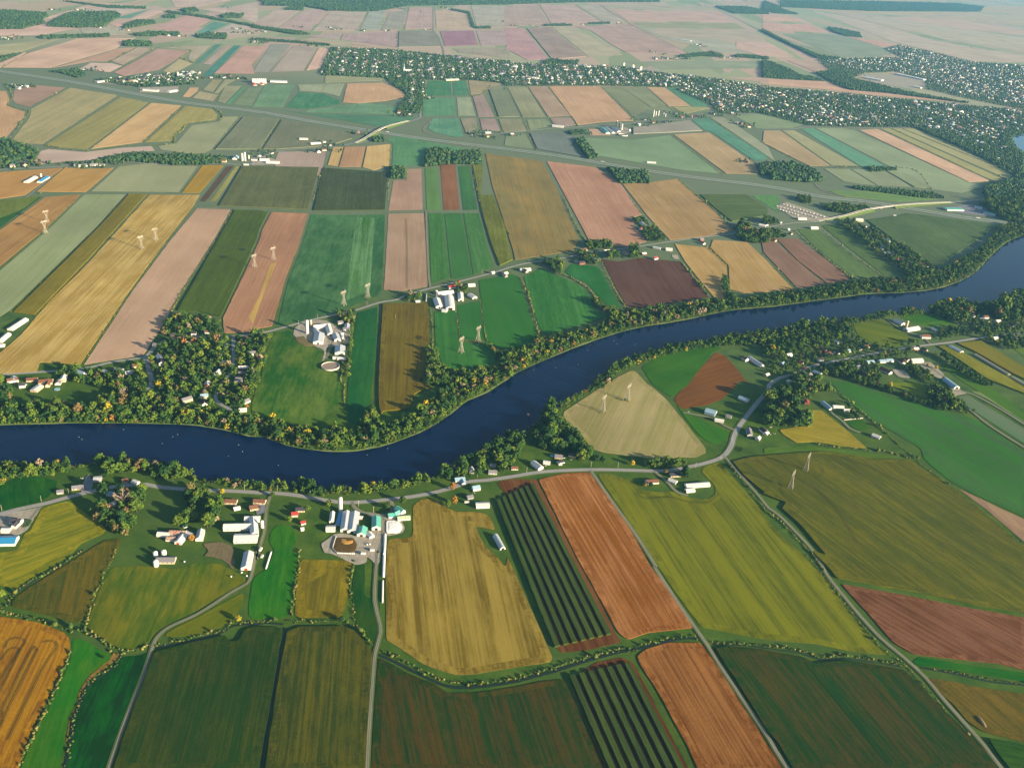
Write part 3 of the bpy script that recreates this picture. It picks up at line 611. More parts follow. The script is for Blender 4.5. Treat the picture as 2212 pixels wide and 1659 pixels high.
# style: (broad, fine, patch), (tracks, grain), crop height, corner radius, headland
STYLE = {'hay': ((.62, .22, .16), (0, .55), .15, 9, 11), 'corn': ((.16, .46, .34), (.25, 1.0), 2.3, 3, 9), 'soy': ((.22, .5, .4), (.35, .9), .7, 4, 9),
         'stub': ((.42, .3, .32), (0, .55), .06, 4, 0), 'till': ((.5, .4, .28), (0, .6), .06, 4, 0), 'grass': ((.14, .12, .6), (0, .6), .12, 6, 0)}
FNAME = {'hay': 'hay_meadow', 'corn': 'corn_field', 'soy': 'soybean_field', 'stub': 'stubble_field', 'till': 'ploughed_field', 'grass': 'pasture'}

WATER = "B1 -100,412 0,405 300,395 700,388 1300,393 1700,410 1980,460 2130,500 2212,505 B2 110,510 300,580 500,615 720,632 900,625 1000,605 1200,560 1500,440 1700,310 1850,195 2000,130 2190,10 C3 100,1490 400,1355 700,1235 1000,1140 1200,1095 1500,1045 1900,965 2212,935 C4 300,915 600,875 900,835 1200,825 1500,785 1750,690 1900,550 2050,410 2212,335 2500,200"
BANK_S = "C4 2500,700 2212,800 2100,850 1900,915 1600,910 1390,985 1260,975 1060,1010 640,1070 330,1090 200,1130 0,1170 C3 1900,1180 1700,1235 1400,1280 1100,1362 950,1420 720,1595 B3 720,85 600,150 440,255 330,300 230,400 130,500 0,540 B2 2000,650 1850,710 1740,770 1600,810 1520,850 1350,890 1100,925 900,955 600,960 400,930 200,925 0,910 B1 1850,870 1700,860 1640,810 1450,765 1270,725 1000,700 820,705 770,720 600,740 200,745 0,765 -100,770"
LAKE = "E4 2400,1080 2154,1112 2110,1112 2035,1150 2075,1200 2154,1255 2400,1330"

# roads: surface | width m | line
ROADS = """
asphalt 8|B1 -80,1175 0,1168 150,1130 400,1075 560,1030 720,990 850,960 1050,925 1250,915 1350,935 1640,960 1960,970 2212,985 B2 200,990 400,1010 600,1045 800,1070 1000,1060 1200,1040 1400,1015 1600,975 1750,930 1860,890 1990,880 2212,850 B3 300,790 600,772 900,770 1250,780 1400,775 1550,745 1700,710 1830,660 1900,570 1930,470 2000,360 2100,230 2212,100 B4 60,60 150,0 C4 250,1520 450,1440 700,1390 1000,1330 1350,1275 1600,1245 1900,1200 2300,1160
asphalt 7|C1 -80,1545 0,1540 300,1520 700,1490 960,1432 1240,1385 1340,1290 1500,1225 1900,1215 C2 0,1195 160,1165 400,1100 560,1060 700,1030 880,990 1100,920 1230,900 1350,850 1530,800 1700,760 1900,710 2090,660 2212,620 C3 200,570 400,545 560,515 800,470 1000,450 1200,420 1400,390 1700,350 1950,320 2212,270 C4 250,240 470,225 700,185 900,135
asphalt 8|E2 -20,1352 0,1350 210,1250 640,1215 850,1180 930,1150
asphalt 8|E2 1200,1030 1370,980 1385,940 1380,820 1370,660 1365,520 1380,420
gravel 6|E2 1390,980 1440,990 1470,1005 1430,1040 1410,1070 1440,1100 1550,1135 1700,1150
asphalt 6|E2 860,1185 960,1160 1060,1060 1180,1030
asphalt 7|E3 -200,1112 0,1100 400,1060 600,1050 830,1030 1000,1025 1160,1000 1500,985 1700,955 2000,940 2177,932
asphalt 7|E4 0,1065 250,1065 370,1050 680,1050 950,1055 1260,1052
asphalt 7|E1 -40,1403 0,1400 280,1385 500,1375 640,1345 1000,1330 1300,1358 1800,1350 1990,1360 2126,1352
gravel 5|E1 500,1375 400,1480 215,1630
asphalt 9|C4 1600,65 1900,30 2000,-20 2212,-90
gravel 6|E4 430,1510 480,1560 600,1600 900,1650
asphalt 7|E1 -40,300 0,300 650,308 1100,290 1500,300 1850,340 2126,350 E2 300,355 900,398 1400,440 1900,480
gravel 6|E2 1490,60 1492,245 1530,300 1570,400 1580,460
gravel 6|E4 0,265 400,400 640,500
gravel 5|E3 1650,40 1900,150 2177,290
gravel 5|E3 780,40 1010,185 1530,450
asphalt 8|C1 1240,1385 1300,1600 B1 1250,120
asphalt 6|C1 2000,1220 1990,1480 B1 1900,60 1850,190 2000,290
gravel 3.2|A1 820,1700 960,1300 1080,1000 1140,830 1165,740 1185,690 1230,630 1300,580 1400,535 1500,490 1600,430 1720,350 1800,300 1890,250 1920,200 1940,120 1970,0 B2 40,1560 70,1440 110,1300 120,1150 150,1030 170,990
gravel 3.4|A2 878,1700 900,1300 930,900 945,770 985,620 970,520 940,380 945,200 960,0 B2 1080,1500 1130,1340 1110,1200
gravel 4|B3 725,770 740,800 900,1030 1100,1310 1270,1580 A3 1150,120 1300,350 1450,570 1550,710 1650,870 1850,1170 2026,1430 A4 100,1520 210,1690
gravel 3.8|B3 1835,655 1870,690 2000,840 2140,1000 2212,1090 B4 150,1170 400,1430 510,1597 A4 500,190 700,440 900,660 1100,830 1250,970 1400,1150 1560,1330 1700,1490 1850,1690
gravel 4|C2 1490,130 1500,400 1515,700 1530,800
gravel 5|B2 860,1060 870,1100 900,1130 960,1160 1040,1165 1110,1200 1150,1230 1110,1290 1130,1340
gravel 5|B2 1110,1200 1200,1150 1190,1040
gravel 4|B4 560,260 600,310 680,370 740,430 830,465
gravel 4.5|B4 2300,640 2100,520 1900,390 1790,300 1740,265
gravel 4.5|B4 2300,450 2000,260 1760,135 1620,110
gravel 4|B3 1250,780 1350,860 1450,960 1540,985
gravel 4|B3 1930,440 1840,400 1740,340 1600,310 1500,290
gravel 4|B1 350,1100 200,1290
gravel 3.5|C2 450,1070 560,1130 700,1180 640,1400
asphalt 6|C4 750,235 850,320 1000,420 1100,500 1240,570 1330,610
gravel 4|C4 1050,1050 1200,1150 1350,1200 1420,1260
gravel 5|C4 1350,1420 1450,1480 1560,1550
gravel 5|C1 1680,112 1990,122
gravel 3|C2 1155,148 1480,142
"""
HIGHWAY = "E1 -60,580 0,590 600,680 1000,755 1500,845 2126,925 E2 500,1005 1000,1085 1400,1145 1800,1195 2126,1235 E3 500,1295 1000,1380 1500,1455 2177,1540 E4 500,1625 C4 830,50 1270,120 1700,190 2212,260 2500,320"
# yards of beaten gravel or concrete
YARDS = """
gravel|B2 590,1420 640,1390 700,1340 760,1330 900,1360 980,1330 1080,1290 1110,1230 960,1170 1110,1165 1200,1180 1290,1240 1310,1290 1290,1330 1180,1355 1140,1350 1080,1619 A2 880,40 880,90 800,110 650,40 600,20 B2 620,1500
gravel|C2 350,1200 370,1130 450,1090 560,1070 640,1075 720,1130 800,1160 840,1180 830,1260 780,1300 640,1300 630,1400 600,1430 620,1330 500,1280 400,1230
gravel|B1 0,1160 200,1140 355,1105 230,1310 160,1350 0,1340 -60,1340 -60,1180
soil|B1 1730,1420 1900,1405 1990,1440 2010,1560 A1 1800,60 1790,150 1700,60 1560,40 1600,0
gravel|C2 1560,880 1600,830 1740,830 1740,980 1640,1000 1570,970
asphalt|B1 720,880 760,820 800,900 780,980 690,985
asphalt|B2 30,1090 110,1080 120,1150 40,1180
gravel|C4 110,100 200,60 420,130 600,205 460,225 300,215
asphalt|C4 1500,110 1760,80 1960,130 1990,190 1700,160
gravel|B4 1560,80 1640,90 1740,130 1600,160
gravel|C4 1260,1420 1420,1410 1540,1520 1500,1560 1340,1460
gravel|C4 1090,1470 1200,1480 1260,1550 1150,1540
gravel|E2 0,1330 100,1290 200,1320 210,1355 0,1365
gravel|E1 1150,725 1470,715 1460,770 1150,765
gravel|E1 800,680 1110,660 1120,700 950,700
gravel|E3 1000,560 1270,560 1280,595 1000,590
gravel|E4 830,610 1350,640 1340,690 1240,740 900,680
gravel|C3 1400,500 1450,500 1470,540 1420,535
gravel|E3 780,1080 1000,1050 1050,1080 1000,1110 800,1110
"""

# tractor wheel marks: pairs of ruts
RUTS = """
A1 0,1350 90,1150 270,790 285,760 270,745 235,770 0,1250
A1 40,745 60,690 120,668 180,680 195,710 160,750 60,900 0,1000
A1 60,1450 330,900 430,760 435,715 400,690 330,700
A1 0,1080 140,790 150,760 120,745 70,760 0,850
B4 60,900 100,850 150,880 160,960 220,1030 310,1090 300,1150 230,1140
B4 470,740 510,780 500,830 470,840
B4 330,830 600,1090 800,1400
B4 560,690 800,800 1100,1010 1250,1130
B4 620,670 900,760 1300,960 1600,1160
A2 690,650 760,720 820,800 860,850
A3 1060,960 1250,1290 1440,1659
B3 1110,960 1180,1010 1400,1000 1500,1030 1690,1050 1790,980
C1 2110,360 2000,560 1830,800 1700,1000
C2 1320,200 1330,500 1330,800
"""
# ---------------------------------------------------------------- survey of the larger buildings (ridge ends at roof height)
# kind|name|category|label|ridge|width|eaves|ridge height|wall roof|extras
BUILD = """
gable|dairy_barn|barn|long white dairy barn with a bluish shaded roof slope, just below the tall white silo|Z1 455,590 395,1010|12|4.2|7.5|w s|door
gable|dairy_barn|barn|wide white barn with pale roof, second of the two long barns below the white silo|Z1 640,600 575,1030|14|4.2|7.8|w s|door
gable|lean_to_shed|shed|low blue-grey shed against the outer side of the long dairy barn|Z1 330,640 250,920|8|2.8|3.8|g u|
gable|milk_house|shed|small cream milk house joined to the side of the wide white barn|Z1 700,725 825,740|6.5|2.8|4.4|c w|door
gable|teal_barn|barn|barn with a big teal roof at the end of the long white barns|Z1 830,950 790,1110|13|4|8|w t|door
gable|calf_shed|shed|little pale teal shed tucked between the teal barn and the manure yard|Z1 615,1060 740,1075|6|2.5|3.8|w t|
gable|machine_shed|shed|tall machine shed with teal and white roof beside the farm loop drive|Z1 1145,715 1140,960|13|4.8|8|w t|door
gable|farmhouse|house|teal-roofed farmhouse with a front wing beside the tan hay field|Z1 1620,490 1770,590|10|4.5|8|w t|wins chim wing
gable|garage|garage|teal-roofed garage next to the teal farmhouse|Z1 1420,675 1625,650|10|3.2|6|w t|door
gable|poultry_shed|shed|long low shed with pale green roof at the edge of the tan hay field|Z1 1635,745 1930,720|9|3|5.2|w p|door
gable|feed_shed|shed|stubby white feed shed below the machine shed|Z1 955,1090 1040,1180|8|3|5|w w|
gable|wagon_shed|shed|square white shed standing alone on the shaded side of the silo farm|B2 634,1280 714,1278|12|3.2|5|w w|door
gable|farm_cottage|house|narrow white cottage beneath the trees beside the silo farm|B2 690,1140 680,1220|6.5|3|5.4|w w|wins chim
gable|hay_barn|barn|long white barn with a dark doorway in the yard of three white barns|B1 1915,1255 2165,1250|13|4.5|8|w w|door
gable|hay_barn|barn|upper white barn of the yard of three white barns, nearest the brown-roofed houses|B1 2095,1190 2225,1187|11|4|7|w w|door
gable|hay_barn|barn|broad white barn, lowest of the yard of three white barns|B1 2005,1352 2205,1347|17|4.5|8|w w|door
gable|cross_barn|barn|white cross barn linking the barns at the lane side of their yard|B2 10,1190 20,1320|11|5|9|w w|door
gable|lane_barn|barn|silver-roofed barn with a red and white end wall beside the gravel lane|A1 1905,-5 1880,115|13|4.2|7.5|w s|reddoor
gable|rusty_barn|barn|long barn with a rusty orange roof in the old farmyard by the round pool|B1 1450,1308 1592,1312|10|3.6|6.4|w R|door
gable|white_shed|shed|long white-roofed shed joined to the rusty barn|B1 1348,1322 1445,1328|9|3|5.2|w w|
gable|rusty_shed|shed|small square shed with a rust-stained roof below the rusty barn|B1 1425,1362 1500,1364|9|3|5|w R|
gable|slanting_barn|barn|white barn set at an angle below the rusty barn, with a brick-red end|B1 1572,1332 1520,1398|10|3.8|6.6|w w|reddoor
gable|wood_shed|shed|low white wood shed close to the round pool|B1 1592,1318 1642,1338|8|2.8|4.6|w w|
gable|farmhouse|house|white farmhouse behind the rusty barn, beside a line of trees|B1 1722,1290 1703,1365|10|4.2|7.5|w s|wins chim
gable|grain_barn|barn|stone-grey barn between the white grain bins in the pasture|B1 1340,1540 1500,1540|12|3.6|6.6|c g|door
gable|blue_barn|barn|big barn with a bright blue roof and long white wall at the hay meadow edge|B1 -70,1372 140,1368|18|4.6|8.2|w u|
gable|villa|house|modern white and black house with plant rows beside it|B1 90,1205 180,1215|10|4.5|7.4|w k|wins chim wing
gable|double_garage|garage|white double garage between the plant-row villa and the blue barn|B1 15,1290 82,1292|9|3|4.8|w w|door
gable|long_bungalow|house|long bungalow with grey roof beside the asphalt drive|B1 615,928 715,918|9|3|5.6|c g|wins chim
gable|flat_garage|garage|pale flat-roofed garage on the asphalt drive by the river|B1 800,862 872,856|11|3.4|4.2|g w|door
gable|cottage|house|tiny white cottage at the corner of the round-topped green field|B1 485,965 540,958|8|3|5|w g|wins
gable|cottage|house|brown-roofed cottage under the trees at the river road bend|B1 1045,868 1098,862|9|3|5.4|w b|wins chim
gable|cottage|house|white gabled cottage with snowy roof at the river road bend|B1 1140,872 1178,890|9|3.4|6|w w|wins
gable|cottage|house|pale blue roofed house in the tree-ringed garden below the river road|B1 920,975 972,982|9|3.2|5.6|w U|wins
gable|garden_shed|shed|white shed in the same tree-ringed garden below the river road|B1 948,1075 985,1058|7|2.8|4.6|w w|
gable|bungalow|house|cream bungalow with wide brown roof facing the river road|B1 1918,1040 2028,1045|10|3.2|6|c b|wins chim
gable|bungalow|house|brown-roofed bungalow at the top of the gravel lane, nearest the river road|B2 15,1038 115,1045|10|3.2|6|c b|wins chim
gable|bungalow|house|brown hip-like roofed house just below the other brown roof on the lane|B1 2135,1098 2205,1085|11|3.4|6.4|c b|wins
gable|white_garage|garage|small white garage behind the cream bungalow|B1 2000,1112 2055,1100|7|2.8|4.4|w w|door
gable|red_house|house|house with a bright red roof in the narrow green lot|B2 338,1152 392,1148|9|3.4|6.2|w r|wins chim
gable|dark_cottage|house|dark-roofed cottage beside the red-roofed house|B2 375,1112 452,1110|9|3.4|6.2|c k|wins chim
gable|red_shed|shed|shed with orange-red roof beside the fence of the narrow green lot|B2 415,1232 455,1222|7|2.8|4.8|w r|door
gable|garden_shed|shed|white shed with a red gable just below the orange-red shed|B2 418,1285 445,1282|6|2.6|4.2|w w|
gable|river_house|house|grey-blue roofed house on the river side of the road bend|B2 1738,858 1822,850|11|3.6|6.6|w U|wins chim wing
gable|blue_house|house|house with light blue roof inside the road bend above the corn rows|B2 1888,930 1950,920|10|4|7|w U|wins chim
gable|grey_garage|garage|grey garage below the light blue house|B2 1840,1012 1890,1002|9|2.8|4.8|g g|door
gable|white_workshop|shed|broad white workshop at the top corner of the tan hay field|B2 1918,1078 2032,1074|12|3.6|5.6|w w|door
gable|cottage|house|white cottage with steep grey roof between the trees over the river road|B2 2028,790 2098,794|9|3|6|w g|wins chim
gable|grey_shed|shed|grey-roofed shed behind the steep-roofed white cottage|B2 2043,738 2087,742|8|2.8|4.6|g g|
quonset|quonset_shed|shed|silver arched shed in the corner of the tan hay field|B2 2085,1335 2150,1450|9|0|5|w s|
gable|brick_cottage|house|low brick-roofed cottage behind a hedge on the river road|B3 62,742 117,742|8|2.8|5|w b|wins
gable|white_house|house|white house with tall gables on the lawn over the river road|B3 245,690 310,740|11|4|7.4|w w|wins chim
gable|white_garage|garage|white box garage beside the tall-gabled white house|B3 330,695 388,702|9|3|4.6|w w|door
gable|grey_house|house|grey-roofed house with a blue pool beside it on the river road|B3 428,640 492,648|10|3.2|6|c g|wins chim
gable|pool_house|shed|small white and black pool house below the grey-roofed house|B3 448,700 500,690|7|2.6|4|w k|
gable|dark_house|house|dark-roofed house under the big trees over the river road|B3 545,625 605,640|9|3.4|6|c k|wins
gable|chicken_barn|barn|long white poultry barn at the head of the striped green meadow|B3 1520,890 1715,875|11|3.2|5.4|w w|
gable|poultry_annex|shed|short white annex standing below the long poultry barn|B3 1520,932 1592,926|9|3|4.8|w w|door
gable|brick_bungalow|house|bungalow with a brick-brown roof at the hedge of the green meadow|B3 1190,855 1290,850|10|3.2|5.8|w b|wins chim
gable|dark_bungalow|house|dark-roofed bungalow in the grove beside the poultry barn drive|B3 1390,798 1472,794|10|3.2|5.8|c k|wins chim
gable|white_cottage|house|small white cottage below the dark-roofed bungalow|B3 1382,838 1445,862|9|3.2|5.6|w w|wins
gable|pale_barn|barn|pale blue metal barn by the red-brown field|B3 1690,258 1775,282|17|5|8|s U|door
gable|red_end_shed|shed|white shed with a red end wall below the pale blue barn|B3 1765,338 1840,352|9|3.2|5.4|w w|reddoor
gable|pale_house|house|pale roofed house in the trees up the road from the pale blue barn|B3 1970,150 2045,180|11|3.6|6.4|w U|wins chim
gable|roadside_house|house|white house beside the road opposite the round green paddock|B3 2048,415 2062,470|10|3.4|6.4|w g|wins
gable|dark_roof_house|house|house with a long dark roof among white cars at the lane corner|B4 -5,415 45,455|11|3.4|6.4|w k|wins chim
gable|stable|barn|long grey-blue stable along the gravel lane of the paddock farm|B4 510,195 585,255|9|3.2|5.4|w U|
gable|stable_wing|shed|white roofed shed next to the grey-blue stable|B4 600,232 690,238|9|3|5|w w|
gable|horse_trailer_shed|shed|small white shed at the hedge behind the paddock farm|B4 690,264 745,266|7|2.8|4.4|w w|
gable|paddock_shed|shed|white shed with a dark shadowed front alone at the end of the paddock lane|B4 935,470 1000,495|10|3.2|5.4|w w|door
quonset|blue_hall|barn|long arched hall with blue-silver roof above the gravel turning loop|B4 1550,0 1650,72|15|0|6.5|w U|
gable|poultry_barn|barn|long narrow white barn at the top of the strip fields by the far lane|C4 1592,1268 1690,1318|12|3.4|5.6|w s|door
quonset|greenhouse_tunnel|greenhouse|long cream greenhouse tunnel between the two strip fields|C4 1800,1340 2090,1512|7|0|3.4|c c|
quonset|greenhouse_tunnel|greenhouse|second cream greenhouse tunnel, nearer the edge of the strip fields|C4 2112,1530 2260,1615|7|0|3.4|c c|
gable|white_barn|barn|white barn with ribbed roof behind the tan silo by the river|C4 1125,1045 1195,1078|14|4|7.4|w s|door
gable|white_barn|barn|bright white barn right beside the tan silo by the river|C4 1215,1125 1320,1108|15|4|7.6|w w|door
gable|dormer_house|house|large brown-roofed house with white dormers near the lane junction|C4 1345,1180 1420,1182|12|4.6|8|w b|wins chim
gable|grey_hut|shed|pale shed with arched look behind the dormer house|C4 1440,1118 1480,1138|9|3|5|w w|
gable|packing_barn|barn|white packing barn with two rows of doors near the yellow trees|C4 1258,1385 1352,1380|15|4.4|7.4|w w|door
gable|twin_shed|shed|pale shed with teal shade, first of a pair beside the packing barn lane|C4 990,1392 1040,1390|11|3.4|6|w U|
gable|twin_shed|shed|pale shed, second of the pair, with a dark open front|C4 1046,1388 1102,1384|11|3.4|6|w U|door
gable|chalet|house|large house with a steep brown roof and white gable end|C4 1005,1448 1090,1488|12|4|8|w b|wins chim
gable|roadside_barn|barn|white barn with a small house behind it on the strip field corner|C4 410,268 470,268|13|4|7.4|w w|
gable|roadside_store|shop|wide store with teal roof at the overpass car park|C4 1548,108 1690,112|28|5|7.5|w t|
gable|depot|shop|white depot with pale blue roof in the overpass car park|C4 1800,92 1862,102|16|4.5|7|w U|door
gable|depot|shop|white L-shaped depot at the wood edge of the overpass car park|C4 1872,138 1975,158|18|4.5|7|w t|door
gable|yard_hall|barn|white hall at the corner of the crowded trailer yard|C4 300,190 372,192|14|4|6.5|w w|door
gable|hillside_barn|barn|long white barn inside the hedged plot beside the salmon field|C3 1145,222 1195,262|12|3.6|6|w s|
gable|white_farmhouse|house|white farmhouse with dark windows on the road above the dark ploughed field|C3 1355,440 1410,446|12|4.4|7.8|w w|wins chim
gable|farm_shop|shed|long pale shed with round-topped front beside the white farmhouse|C3 1250,428 1312,440|11|3.4|5.6|w s|
gable|hilltop_house|house|white house in the trees at the bend of the upper road|C3 2135,240 2190,250|12|4|7|w w|wins
gable|river_barn|barn|long pale barn lying between river woods and the red-brown field|C3 2050,1345 2160,1418|11|3.4|5.8|w s|
gable|farm_store|shop|white two-part store building on the upper road|C3 135,615 222,610|12|4|6.6|w w|wins
gable|wide_barn|barn|wide white barn across the top of the twin silo farmyard|Z4 690,680 1175,630|12|4.4|7.8|w w|door
gable|wing_barn|barn|white wing barn with grey shaded roof running down from the wide white barn|Z4 1110,640 1190,890|12|4.4|7.8|w w|door
gable|short_wing|barn|short dark-roofed wing below the twin silos|Z4 740,745 840,890|10|4|7|w s|
gable|drive_shed|shed|very broad white machine shed in the middle of the twin silo farmyard|Z4 870,870 825,1130|20|5|8.6|w s|door
gable|workshop|shed|grey and white workshop beside the parked machinery|Z4 1330,885 1400,1060|13|4.2|7.4|w s|door
gable|heifer_barn|barn|broad blue-grey and white barn above the round manure tank|Z4 1480,1245 1465,1440|20|5|8.4|w s|
gable|low_shed|shed|left one of two low white sheds just above the round manure tank|Z4 1258,1600 1380,1600|9|2.8|4.2|w w|
gable|low_shed|shed|right and longer one of two low white sheds above the round manure tank|Z4 1395,1610 1640,1625|10|2.8|4.4|w w|
gable|farmhouse|house|white farmhouse with a grey hip under the dark trees of the twin silo farm|Z4 1410,555 1560,545|10|4|7|w g|wins chim
gable|farm_garage|garage|grey and white garage by the hedge of the twin silo farm|Z4 1680,610 1680,740|11|3.6|6.4|w s|door
gable|farm_garage|garage|white front garage standing just below the grey and white garage|Z4 1556,745 1755,745|10|3.4|5.8|w g|door
gable|feed_barn|barn|white feed barn next to the dark silo with a white cap|C2 1590,830 1722,815|12|4.2|7.4|w w|
quonset|arch_barn|barn|huge white arched barn in the dark silo farmyard|C2 1688,850 1700,955|22|0|9.5|w w|
gable|old_barn|barn|white barn with stepped roofs left of the huge arched barn|C2 1580,875 1605,945|16|4.4|7.6|w w|door
gable|gable_shed|shed|white gabled shed facing the huge arched barn|C2 1785,828 1790,888|13|4|7|w w|door
gable|gable_shed|shed|white gabled shed farthest out in the dark silo farmyard|C2 1865,840 1910,868|13|4|7|w w|door
gable|lane_house|house|pale house at the far corner of the dark silo farm, on the road|C2 1850,762 1908,758|11|3.8|6.6|w w|wins
gable|brick_farmhouse|house|house with a brick-red roof under the round orange tree|C2 1683,778 1742,772|10|4|7|w r|wins chim
gable|calving_shed|shed|small white shed below the huge arched barn|C2 1630,978 1672,984|11|3|5|w w|
gable|pump_house|shed|lone white hut at the trees beside the olive corn field|C2 1400,905 1437,902|8|2.8|4.6|w w|
gable|barn_pair|barn|longest of the white sheds at the lower end of the gold and olive fields|C1 82,1140 218,1052|12|3.6|6|w w|
gable|barn_pair|barn|white shed lying below the longest shed at the gold field|C1 -10,1245 70,1178|11|3.4|5.8|w w|
gable|roof_end|shed|white shed at the foot of the gold field by the photo edge|C1 -20,1280 40,1276|10|3|5|w w|
gable|road_house|house|tall pale blue house on the road at the foot of the pink stubble field|C1 668,1500 722,1520|11|5|8|w U|wins chim
gable|road_house|house|cream house with a long garage wing at the foot of the pink stubble field|C1 1128,1450 1190,1440|11|3.6|6.6|c b|wins chim
gable|road_house|house|grey-roofed bungalow on the road between the pink field and the woods|C1 980,1480 1050,1488|11|3.4|6|g g|wins
gable|mansion|house|brown-roofed group of joined white wings above the kidney-shaped pool|C1 330,1582 450,1575|14|4.5|8|c b|wins chim wing
gable|garden_pavilion|house|white flat-roofed pavilion with terraces beside the kidney-shaped pool|B1 345,60 285,105|13|3.6|5|c w|wins
gable|farm_hall|barn|teal-roofed long hall of the three dark silo farm|Z6 370,470 520,595|20|4.5|8|w t|
gable|farm_hall|barn|white hall beside the teal-roofed hall of the three dark silo farm|Z6 470,465 650,590|15|4|7|w w|
gable|farm_hall|barn|blue-grey hall at the foot of the three dark silos|Z6 620,460 780,560|17|4|7.5|w U|
gable|machine_hall|barn|blue-roofed arched hall beside the pale twin silos of the roadside farm|Z7 345,590 270,680|16|4|8|w U|
gable|machine_hall|barn|long white hall at the field end of the pale twin silo farm|Z7 1385,800 1850,815|15|4|6.5|w w|
gable|machine_hall|barn|white hall with bulky roof in the middle of the pale twin silo farm|Z7 1150,715 1490,715|15|4|7|w w|
gable|machine_hall|barn|grey-roofed barn right of the pale twin silos|Z7 850,700 1080,705|14|4|7|w g|
gable|loading_shed|shed|low white loading shed below the pale twin silos|Z7 590,900 770,905|9|2.8|4.4|w w|
gable|blue_roof_barn|barn|bright blue roofed barn in the orange soybean field|E1 318,1492 392,1448|13|4|7|w u|
gable|blue_roof_annex|barn|white barn side by side with the bright blue roofed barn|E1 212,1492 290,1450|15|4|7|w w|
gable|lane_farm_barn|barn|white block barn of the farm beside the highway ramp fields|E2 390,1138 462,1140|18|5|7.5|w w|
gable|lane_farm_barn|barn|stepped white barn cluster of the farm beside the highway ramp fields|E2 480,1178 562,1172|16|5|8|w w|
gable|field_barn|barn|lone long white barn below the highway-side green meadow|E3 1178,1330 1250,1335|12|4|6|w w|
gable|ridge_farm_barn|barn|white barn cluster on the rang road with a small wood beside it|E3 400,1028 490,1038|24|5|8|w w|
gable|hamlet_store|shop|long white store on the highway side of the village|E1 790,672 890,660|22|5|6|w w|
gable|trailer_works|shop|white and red works hall in the village trailer yard|E1 1180,735 1300,745|24|5|6.5|w w|
gable|trailer_works|shop|white works hall at the far end of the village trailer yard|E1 1380,752 1450,740|22|5|6.5|w w|
gable|factory|factory|long flat white factory in the town by the river mouth|E4 840,635 990,660|45|8|8.5|w w|
gable|factory|factory|white factory wing beyond the long flat factory|E4 1100,605 1340,655|36|8|8.5|w w|
gable|factory|factory|small flat white factory closest to the river wood|E4 1250,712 1310,722|30|7|7.5|w w|
gable|warehouse|warehouse|white warehouse along the railway side of the middle town|E3 150,635 285,640|40|8|8.5|w w|
gable|warehouse|warehouse|white warehouse with red front in the middle town|E3 540,570 650,590|35|7|7.5|w r|
gable|warehouse|warehouse|pale warehouse by the grain tower in the middle town|E3 1340,635 1450,640|35|7|7.5|w w|
gable|warehouse|warehouse|white warehouse at the first town's far edge|E2 1800,480 1870,485|30|7|7.5|w w|
gable|school|school|long tan school block at the edge of the first town|E2 1590,655 1695,650|24|7|7.5|c w|
gable|greenhouse_block|greenhouse|long white building alone among the far striped fields|E3 1440,325 1540,338|30|5|6|w w|
gable|seed_plant|factory|white seed plant beside the row of red-capped bins|E2 150,665 290,670|35|6|7|w w|
"""
# silos and bins: base point|diameter|height|style label
SILOS = """
silo|tall white concrete silo with a white dome beside the river road farm|Z1 306,606|5.8|22|w dome
silo|short white silo tower at the lane side of the three white barns|B2 90,1285|4.4|11|w dome
silo|taller white silo of the twin silo farm|Z4 512,920|6.8|28|w dome
silo|shorter cream silo of the twin silo farm|Z4 622,715|4.6|13|c dome
silo|dark silo with a white cap in the farmyard of the huge arched barn|C2 1578,875|5.6|15|k dome
silo|tan silo beside two white barns by the river|C4 1212,1135|5|20|c dome
grain_bin|white domed grain bin, farther of the pair above the stone-grey barn|B1 1405,1515|7|5|w dome
grain_bin|white domed grain bin, nearer the tractor path above the stone-grey barn|B1 1333,1525|6.4|5|w dome
grain_bin|white domed grain bin standing below the stone-grey barn's end|B1 1338,1612|7|7|w dome
silo|tallest pale silo of the roadside twin silo farm|Z7 650,800|6|28|w dome
silo|second pale silo, next to the tallest one of the roadside farm|Z7 550,795|7|24|w dome
silo|small pale silo right of the two tall ones at the roadside farm|Z7 780,762|4.6|15|w dome
silo|first of the three dark silos on the rang road, white capped|Z6 715,475|7|26|k dome
silo|middle one of the three dark silos on the rang road|Z6 790,520|7.5|26|k flat
silo|pale silo at the end of the three silos on the rang road|Z6 838,545|7|26|w flat
silo|tallest white silo of the five silo farm near the town|Z6 1580,240|6|30|w dome
silo|second white silo of the five silo farm near the town|Z6 1635,215|5|20|w dome
silo|third white silo of the five silo farm near the town|Z6 1698,215|5|24|w dome
silo|fourth white silo of the five silo farm near the town|Z6 1815,225|5|15|w dome
silo|fifth white silo of the five silo farm near the town|Z6 1862,235|5|13|w dome
silo|white silo of the bright blue roofed barn in the orange field|E1 340,1462|6|9|w dome
silo|white silo at the village end by the two dark green strips|E1 1466,640|8|22|w dome
grain_tower|tall white grain tower at the railway of the middle town|E3 982,555|16|26|w flat
grain_tower|broad white grain tower at the railway of the middle town|E3 1120,590|20|28|w flat
grain_bin|white grain tank between the two towers of the middle town|E3 1060,560|18|12|w dome
grain_bin|round white tank at the field end of the three dark silo farm|Z6 1020,575|12|5|w dome
"""
